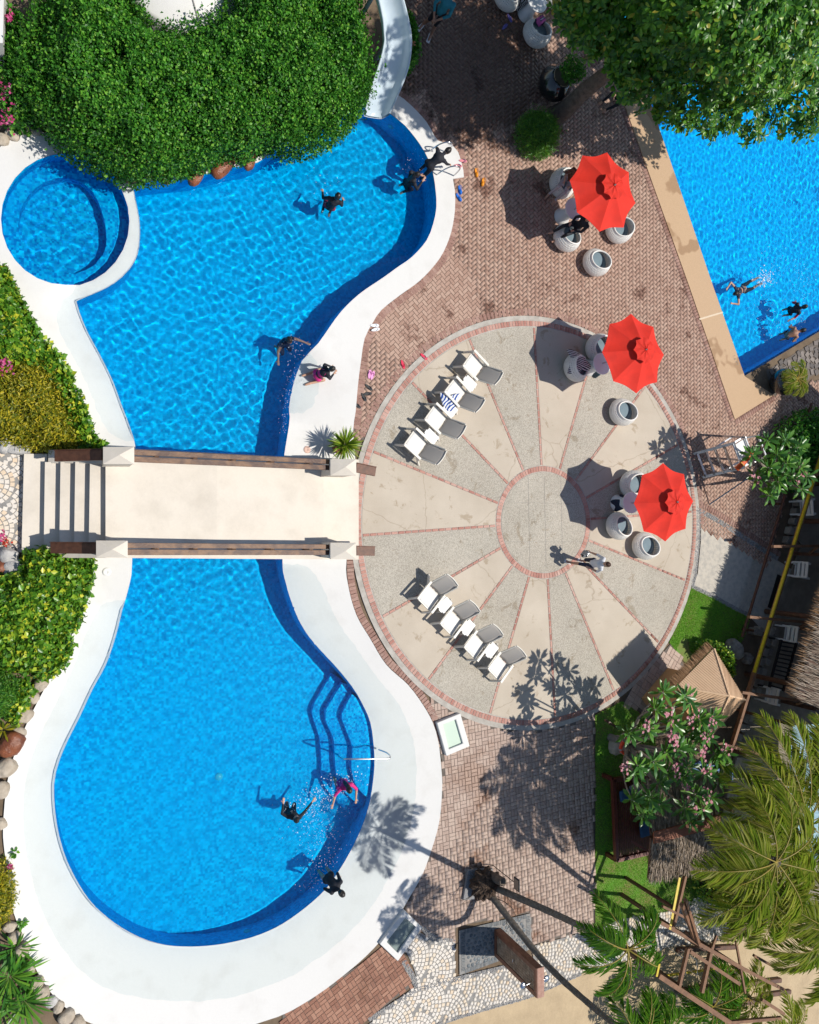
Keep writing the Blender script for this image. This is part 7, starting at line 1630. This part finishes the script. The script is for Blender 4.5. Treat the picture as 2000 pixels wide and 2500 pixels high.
    best = np.full(nf, 1e9); mi = np.zeros(nf, np.int32)
    segs = [(a, c, (r0 + r1) / 2, reg) for a, c, r0, r1, reg in BONES] + [(None, None, 0, 'head')]
    for a, c, r_, reg in segs:
        if a is None: d = np.linalg.norm(C - np.array(hc), axis=1) - .10; tt = np.zeros(nf)
        else:
            p, q = np.array(J[a]), np.array(J[c]); ab = q - p; tt = np.clip(((C - p) @ ab) / max(ab @ ab, 1e-9), 0, 1); d = np.linalg.norm(C - p - tt[:, None] * ab, axis=1) - r_
        up_m = d < best; best = np.where(up_m, d, best)
        if reg in ('uarm', 'farm', 'thigh', 'shin', 'torso'):
            lo_ = idx_.get(reg + '_lo', idx_.get(reg, 0)); hi_ = idx_.get(reg, 0); v = np.where(tt < .55, hi_, lo_); v = np.where(tt > .96, 0, v) if reg == 'farm' else v
        else: v = np.full(nf, idx_.get(reg, 0))
        mi = np.where(up_m, v, mi)
    me2.polygons.foreach_set('material_index', mi.astype(np.int32)); me2.polygons.foreach_set('use_smooth', np.ones(nf, bool)); me2.update()
    t = thing('person', label, 'person', loc, rz, 'people'); t.scale = (scale,) * 3
    o = link('body', me2, t)
    if wet: receiver(o)
    # hair shell
    b = MB(); hb_ = []; n1, n2 = 18, 12
    for i in range(n2 + 1):
        th = math.pi * i / n2
        for j in range(n1):
            ph = 2 * math.pi * j / n1; hb_.append((math.sin(th) * math.cos(ph), math.sin(th) * math.sin(ph), math.cos(th)))
    Vh = []; 
    for x, y, z in hb_: k_ = 1.0 + .03 * math.sin(9 * x + 5 * y); Vh.append(hc + MH @ Vector((x * .086 * k_, y * .102 * k_ - .012, z * .120 * k_ + .008)))
    Fh = []
    for i in range(n2):
        for j in range(n1):
            q = (i * n1 + j, (i + 1) * n1 + j, (i + 1) * n1 + (j + 1) % n1, i * n1 + (j + 1) % n1); c_ = np.mean([hb_[k_] for k_ in q], 0)
            if (c_[1] > .42 and c_[2] < .45) or (hair != 'hijab' and c_[2] < -.62): continue
            Fh.append(q)
    b.add(Vh, Fh, 0, True)
    if hair == 'long':
        bk = -L; b.tube(smooth3([hc + hu * .02 + bk * .06, hc - hu * .08 + bk * .095, J['nek'] - hu * .06 + bk * .10, J['che'] + bk * .13]), [.07] * 6 + [.06] * 6 + [.05] * 3 + [.03], 10)
    elif hair == 'bun': b.ball(hc - L * .10 + hu * .05, .045, 10, 8)
    h_ = b.build('hair' if hair != 'hijab' else 'head_scarf', hairm, t); h_.modifiers.new('t', 'SOLIDIFY').thickness = .006
    if wet: receiver(h_)
    b = MB()
    for s_ in (-1, 1):
        b = MB(); b.ball(hc + L * .082 + hx * s_ * .030 + hu * .012, .011, 8, 6); b.build('eye', M_black, t)
    if shoes:
        for s_ in ('L', 'R'):
            a, q = J['a' + s_], J['t' + s_]; d = (q - a); d.z = 0; d.normalize(); c_ = (a + q) / 2; c_.z = min(a.z, q.z) - .038; b = MB(); b.bar(c_ - d * .13, c_ + d * .14, .10, .025); bevel(b.build('flip_flop', shoes, t), .008)
            b = MB(); b.tube([c_ + d * .09 + Vector((0, 0, .01)), c_ + d * .04 + Vector((.04, 0, .06)), c_ - d * .02 + Vector((.05, 0, .01))], .008, 5); b.build('strap', shoes, t)
    return t
def hd(px0, py0, px1, py1):
    """heading so that local +y points from first to second photo point on the ground"""
    v = G(px1, py1) - G(px0, py0); return math.atan2(v.y, v.x) - math.pi / 2
WB = fab('black_lycra', (.012, .013, .018), (.02, .022, .03)); WNAVY = fab('navy', (.012, .02, .05)); WWHITE = fab('white', (.62, .63, .66)); WTEAL = fab('teal', (.02, .20, .26), (.015, .16, .21), 4); WPINK = fab('hot_pink', (.62, .03, .20)); WRED = fab('red', (.55, .02, .05)); WPALE = fab('pale_pink', (.50, .42, .42)); WGREY = fab('grey', (.22, .22, .24)); WDEN = fab('denim', (.05, .09, .16)); WPRINT = fab('brown_print', (.02, .015, .015), (.32, .10, .05), 28)
rash = dict(torso=WB, uarm=WB, farm=WB, hip=WB, thigh=WB, thigh_lo=WB, shin=WB, shin_lo=WB)
def at(px, py, z): g = G(px, py, z); return (g.x, g.y)
# walking woman on the patio
person('woman in white top with long dark hair walking across the patio', (*at(1405, 1372, .02), .024), hd(1480, 1380, 1400, 1350) , dict(aL=(-.09, .22, .10), tL=(-.09, .37, .05), kL=(-.09, .16, .52), aR=(.10, -.26, .14), tR=(.10, -.13, .05), kR=(.10, .0, .50), eL=(-.24, -.08, 1.12), wL=(-.20, .12, 1.0), eR=(.26, .06, 1.12), wR=(.30, .22, .92)), dict(torso=WWHITE, uarm=WWHITE, hip=WNAVY, thigh=WNAVY), 'long', M_hairb, M_skin, .98, shoes=mk('white', (.75, .76, .78)))
cb = bag('shoulder_bag', 'striped shoulder bag carried by the walking woman', 1424, 1352, .85, (.22, .16, .26), stripe_mat('tote', (.02, .02, .03), (.6, .6, .58), 9, .2, 3), .8)
# man in teal shirt in the shade at the top
person('man in long teal shirt and black shorts standing in tree shade', (*at(1040, 76, .02), .004), hd(1070, 20, 1035, 80), dict(wL=(-.05, .24, .86), wR=(.05, .25, .84), eL=(-.24, .10, 1.1), eR=(.24, .10, 1.1), aL=(-.16, .02, .09), tL=(-.18, .16, .035), aR=(.16, -.06, .09), tR=(.18, .08, .035)), dict(torso=WTEAL, uarm=WTEAL, uarm_lo=WTEAL, farm=WTEAL, farm_lo=M_skin2, hip=WB, thigh=WB), 'short', skin=M_skin2, scale=1.08, shoes=mk('white', (.75, .76, .78)))
# swimmers: origin of each pose is the pool floor below them, water line about z = 1.25 above it
def wader(label, px, py, rz, outfit, depth=1.0, pose=None, hair='short', skin=None, hairm=None, scale=1.0):
    g = G(px, py, .25); return person(label, (g.x, g.y, -depth * scale - .06), rz, {**dict(eL=(-.28, .05, 1.15), wL=(-.30, .26, 1.04), eR=(.28, .05, 1.15), wR=(.30, .26, 1.04), kL=(-.12, .22, .74), kR=(.12, .20, .72), aL=(-.11, .0, .55), aR=(.11, -.02, .53), tL=(-.11, -.08, .46), tR=(.11, -.10, .44)), **(pose or {})}, outfit, hair, hairm, skin, scale, wet=True)
def swimmer(label, px, py, rz, outfit, arms=0, hair='short', skin=None, hairm=None, scale=1.0, up=.0, pose=None):
    """prone, head towards +y, body just below the surface"""
    g = G(px, py, .0); P = dict(pel=(0, -.10, -.12), bel=(0, .05, -.10), che=(0, .24, -.05), nek=(0, .42, .02), hed=(0, .50, .08), sL=(-.17, .34, -.01), sR=(.17, .34, -.01), hL=(-.09, -.14, -.13), hR=(.09, -.14, -.13), kL=(-.13, -.54, -.18), kR=(.13, -.52, -.14), aL=(-.10, -.92, -.10), aR=(.12, -.90, -.16), tL=(-.11, -1.04, -.12), tR=(.12, -1.03, -.20))
    A = [dict(eL=(-.40, .44, -.02), wL=(-.30, .66, .0), eR=(.40, .44, -.02), wR=(.30, .66, .0)), dict(eL=(-.42, .22, .05), wL=(-.62, .42, .03), eR=(.42, .30, .05), wR=(.66, .5, .04)), dict(eL=(-.30, .56, .0), wL=(-.2, .8, .0), eR=(.42, .34, 0), wR=(.62, .2, -.02))][arms]
    return person(label, (g.x, g.y, WATER_Z + up), rz, {**P, **A, **(pose or {})}, outfit, hair, hairm, skin, scale, look=(0, .3, -1) if hair != 'short' else (0, .6, -.8), wet=True)
wader('swimmer in black rash guard and red shorts standing in upper pool', 815, 492, hd(815, 492, 826, 440), {**rash, 'hip': WRED, 'thigh': WRED}, .98)
person('swimmer in black climbing out at the pool ladder', (*at(1040, 412, .2), -.45), hd(1010, 430, 1075, 385), dict(che=(0, .20, 1.16), nek=(0, .34, 1.24), hed=(0, .44, 1.28), sL=(-.16, .28, 1.2), sR=(.16, .28, 1.2), eL=(-.26, .45, 1.0), wL=(-.24, .62, .82), eR=(.26, .45, 1.0), wR=(.30, .62, .86), bel=(0, .08, 1.02), kL=(-.11, .2, .58), aL=(-.1, .02, .28), tL=(-.1, .14, .2)), rash, 'short', wet=True, look=(0, .8, -.6))
wader('swimmer with wet black hair in the water behind the climber', 1008, 436, hd(1008, 436, 1060, 425), rash, 1.06, dict(wL=(-.1, .34, 1.26), eL=(-.26, .14, 1.18), wR=(.1, .34, 1.28), eR=(.26, .14, 1.18)), 'long')
wader('dark haired swimmer neck deep near the white shelf', 708, 826, hd(708, 826, 730, 860), dict(torso=WNAVY, hip=WNAVY, thigh=WNAVY), 1.43, dict(eL=(-.34, .12, 1.26), wL=(-.48, .3, 1.26), eR=(.34, .12, 1.26), wR=(.46, .3, 1.26)), 'short', M_skin2)
person('child in black and pink swimsuit kneeling on the shallow shelf', (*at(772, 918, .1), -.10), hd(772, 918, 830, 900), dict(pel=(0, 0, .34), bel=(0, .06, .48), che=(0, .14, .68), nek=(0, .20, .82), hed=(0, .24, .94), sL=(-.17, .16, .77), sR=(.17, .16, .77), eL=(-.22, .26, .54), wL=(-.12, .42, .52), eR=(.22, .26, .54), wR=(.12, .42, .56), hL=(-.1, 0, .32), hR=(.1, 0, .32), kL=(-.16, .24, .08), kR=(.16, .24, .08), aL=(-.14, -.2, .07), aR=(.14, -.2, .07), tL=(-.14, -.34, .05), tR=(.14, -.34, .05)), dict(torso=WPINK, torso_lo=WB, uarm=WB, uarm_lo=WB, farm=WB, hip=WPINK), 'short', scale=.92, wet=True)
wader('swimmer in magenta rash guard by the submerged pool steps', 850, 1925, hd(845, 1905, 855, 1945), dict(torso=WPINK, uarm=WPINK, uarm_lo=WPINK, hip=WPINK, thigh=WPINK), 1.22, dict(eL=(-.30, .22, 1.3), wL=(-.22, .48, 1.3), eR=(.34, .16, 1.26), wR=(.46, .38, 1.24)), 'long', scale=.96)
wader('swimmer in black with arms spread in the lower pool', 722, 2000, hd(722, 2005, 732, 1950), rash, 1.22, dict(eL=(-.34, .06, 1.30), wL=(-.36, .34, 1.30), eR=(.32, .14, 1.30), wR=(.48, .42, 1.32)), scale=.95)
person('woman in black suit stepping out onto the white beach ledge', (*at(797, 2136, .0), -.72), hd(797, 2136, 850, 2185), dict(che=(0, .10, 1.26), nek=(0, .16, 1.40), hed=(0, .20, 1.52), sL=(-.17, .10, 1.35), sR=(.17, .10, 1.35), eL=(-.25, .02, 1.08), wL=(-.2, .2, .95), eR=(.25, .02, 1.08), wR=(.2, .2, .95), kL=(-.1, .14, .52), aL=(-.1, .12, .10), tL=(-.1, .27, .05)), dict(torso=WB, uarm=WB, hip=WB), 'bun', wet=True, skin=M_skin)
swimmer('snorkelling swimmer in dark shorts kicking in the right pool', 1818, 705, hd(1850, 690, 1800, 715), dict(hip=WB, thigh=WB, torso_lo=WNAVY), 0, 'long', scale=1.05)
wader('swimmer in red and black rash guard in the right pool', 1953, 752, hd(1953, 752, 1990, 745), dict(torso=WB, uarm=WRED, uarm_lo=WRED, hip=WB, thigh=WB), 1.12, dict(eR=(.30, -.02, 1.16), wR=(.34, -.22, 1.12)), 'short', M_skin2)
wader('bare backed swimmer in the shaded end of the right pool', 1946, 812, hd(1946, 812, 1990, 795), dict(hip=WB, thigh=WB), 1.14, dict(che=(0, .12, 1.22), nek=(0, .24, 1.32), hed=(0, .34, 1.38), sL=(-.17, .16, 1.28), sR=(.17, .16, 1.28)), 'short', M_skin2)
# seated people at the first umbrella
def seated(label, chair, rz, outfit, pose=None, hair='short', skin=None, hairm=None, scale=1.0, off=(0, 0, 0)):
    c_ = chair.location; return person(label, (c_.x + off[0], c_.y + off[1], c_.z + .02 + off[2]), rz, {**dict(pel=(0, -.05, .56), bel=(0, -.05, .72), che=(0, -.02, .92), nek=(0, 0, 1.06), hed=(0, .03, 1.18), sL=(-.17, -.02, 1.0), sR=(.17, -.02, 1.0), eL=(-.24, .08, .78), wL=(-.12, .28, .70), eR=(.24, .08, .78), wR=(.12, .28, .70), hL=(-.1, 0, .54), hR=(.1, 0, .54), kL=(-.14, .44, .55), kR=(.14, .44, .55), aL=(-.14, .52, .12), aR=(.14, .52, .12), tL=(-.14, .66, .05), tR=(.14, .66, .05)), **(pose or {})}, outfit, hair, hairm, skin, scale)
seated('woman in print top and pale trousers seated under umbrella', chairs[3], hd(1390, 440, 1350, 500), dict(torso=WPRINT, uarm=WPRINT, hip=WPALE, thigh=WPALE, thigh_lo=WPALE, shin=WPALE, shin_lo=WPALE), hair='long')
seated('person dressed in black sitting on arm of barrel chair', chairs[1], hd(1400, 530, 1340, 550), dict(torso=WB, uarm=WB, uarm_lo=WB, farm=WB, hip=WB, thigh=WB, thigh_lo=WB, shin=WB), hair='hijab', hairm=WB, off=(.05, .22, .12))
tcb = G(1503, 246)
person('person in dark clothes sitting on the ground under the tree', (tcb.x, tcb.y, .0), hd(1503, 246, 1470, 262), dict(pel=(0, -.05, .14), bel=(0, -.1, .3), che=(0, -.06, .5), nek=(0, .0, .64), hed=(0, .04, .76), sL=(-.17, -.05, .58), sR=(.17, -.05, .58), eL=(-.24, .1, .38), wL=(-.1, .3, .34), eR=(.24, .1, .38), wR=(.1, .3, .34), hL=(-.1, 0, .14), hR=(.1, 0, .14), kL=(-.2, .38, .38), kR=(.2, .38, .38), aL=(-.14, .62, .08), aR=(.14, .62, .08), tL=(-.14, .76, .04), tR=(.14, .76, .04)), dict(torso=WTEAL, uarm=WTEAL, hip=WB, thigh=WB, thigh_lo=WB, shin=WB, shin_lo=WB))

# ---- splashes round the swimmers; the white droplets also stand in for water glints
M_foam_glint = mat('foam_and_glint', (.86, .93, .97), rough=.3)
def splash_glint(px, py, sx, sy, n, label, rz=0.0, zs=.05, rmax=.022, base=WATER_Z):
    g = G(px, py); P = rng.normal(size=(n, 2)) * [sx, sy]; c_, s_ = math.cos(rz), math.sin(rz); X = g.x + P[:, 0] * c_ - P[:, 1] * s_; Y = g.y + P[:, 0] * s_ + P[:, 1] * c_
    Z = base + .012 + np.abs(rng.normal(size=n)) * zs; r_ = rmax * .8 * rng.random(n) ** 2.4 + .005
    O = np.array([(1, 0, 0), (0, 1, 0), (-1, 0, 0), (0, -1, 0), (0, 0, .6), (0, 0, -.6)]); st_ = rng.uniform(.7, 1.7, (n, 1, 1)); a_ = rng.uniform(0, 6.28, n)
    V = O[None] * r_[:, None, None] * np.concatenate([st_, 1 / st_, np.ones((n, 1, 1))], 2); ca, sa = np.cos(a_)[:, None], np.sin(a_)[:, None]; V = np.stack([V[:, :, 0] * ca - V[:, :, 1] * sa, V[:, :, 0] * sa + V[:, :, 1] * ca, V[:, :, 2]], 2) + np.stack([X, Y, Z], 1)[:, None]
    T = np.array([(0, 1, 4), (1, 2, 4), (2, 3, 4), (3, 0, 4), (1, 0, 5), (2, 1, 5), (3, 2, 5), (0, 3, 5)])
    tag(np_obj('splash_glint', V.reshape(-1, 3), (T[None] + (np.arange(n) * 6)[:, None, None]).reshape(-1, 3), M_foam_glint, smooth=True), kind='stuff')
for a in ((790, 1945, .45, .22, 260, 'a', .5), (770, 1990, .4, .35, 170, 'b', 0, .02, .012), (790, 2060, .35, .4, 160, 'c', 0, .015, .010), (735, 1960, .25, .15, 80, 'd'), (855, 1905, .22, .16, 90, 'e'), (780, 2130, .3, .2, 110, 'f', .6, .03, .014), (1012, 415, .2, .28, 60, 'g', 0, .03, .012), (800, 460, .3, .3, 30, 'h', 0, .01, .014), (718, 845, .3, .12, 50, 'i', 0, .01, .012), (715, 930, .12, .6, 110, 'j', -.1, .005, .010), (697, 1010, .08, .5, 50, 'k', 0, .005, .010)): splash_glint(*a)
splash_glint(1868, 680, .22, .16, 260, 'l', .4, .05, .04, -.045)
for a in ((1870, 745, .5, .25, 60), (1950, 775, .25, .2, 90), (1880, 800, .4, .3, 50), (1960, 690, .4, .5, 110), (1890, 640, .6, .5, 90)): splash_glint(a[0], a[1], a[2], a[3], a[4], 'x', .3, .008, .014, -.045)
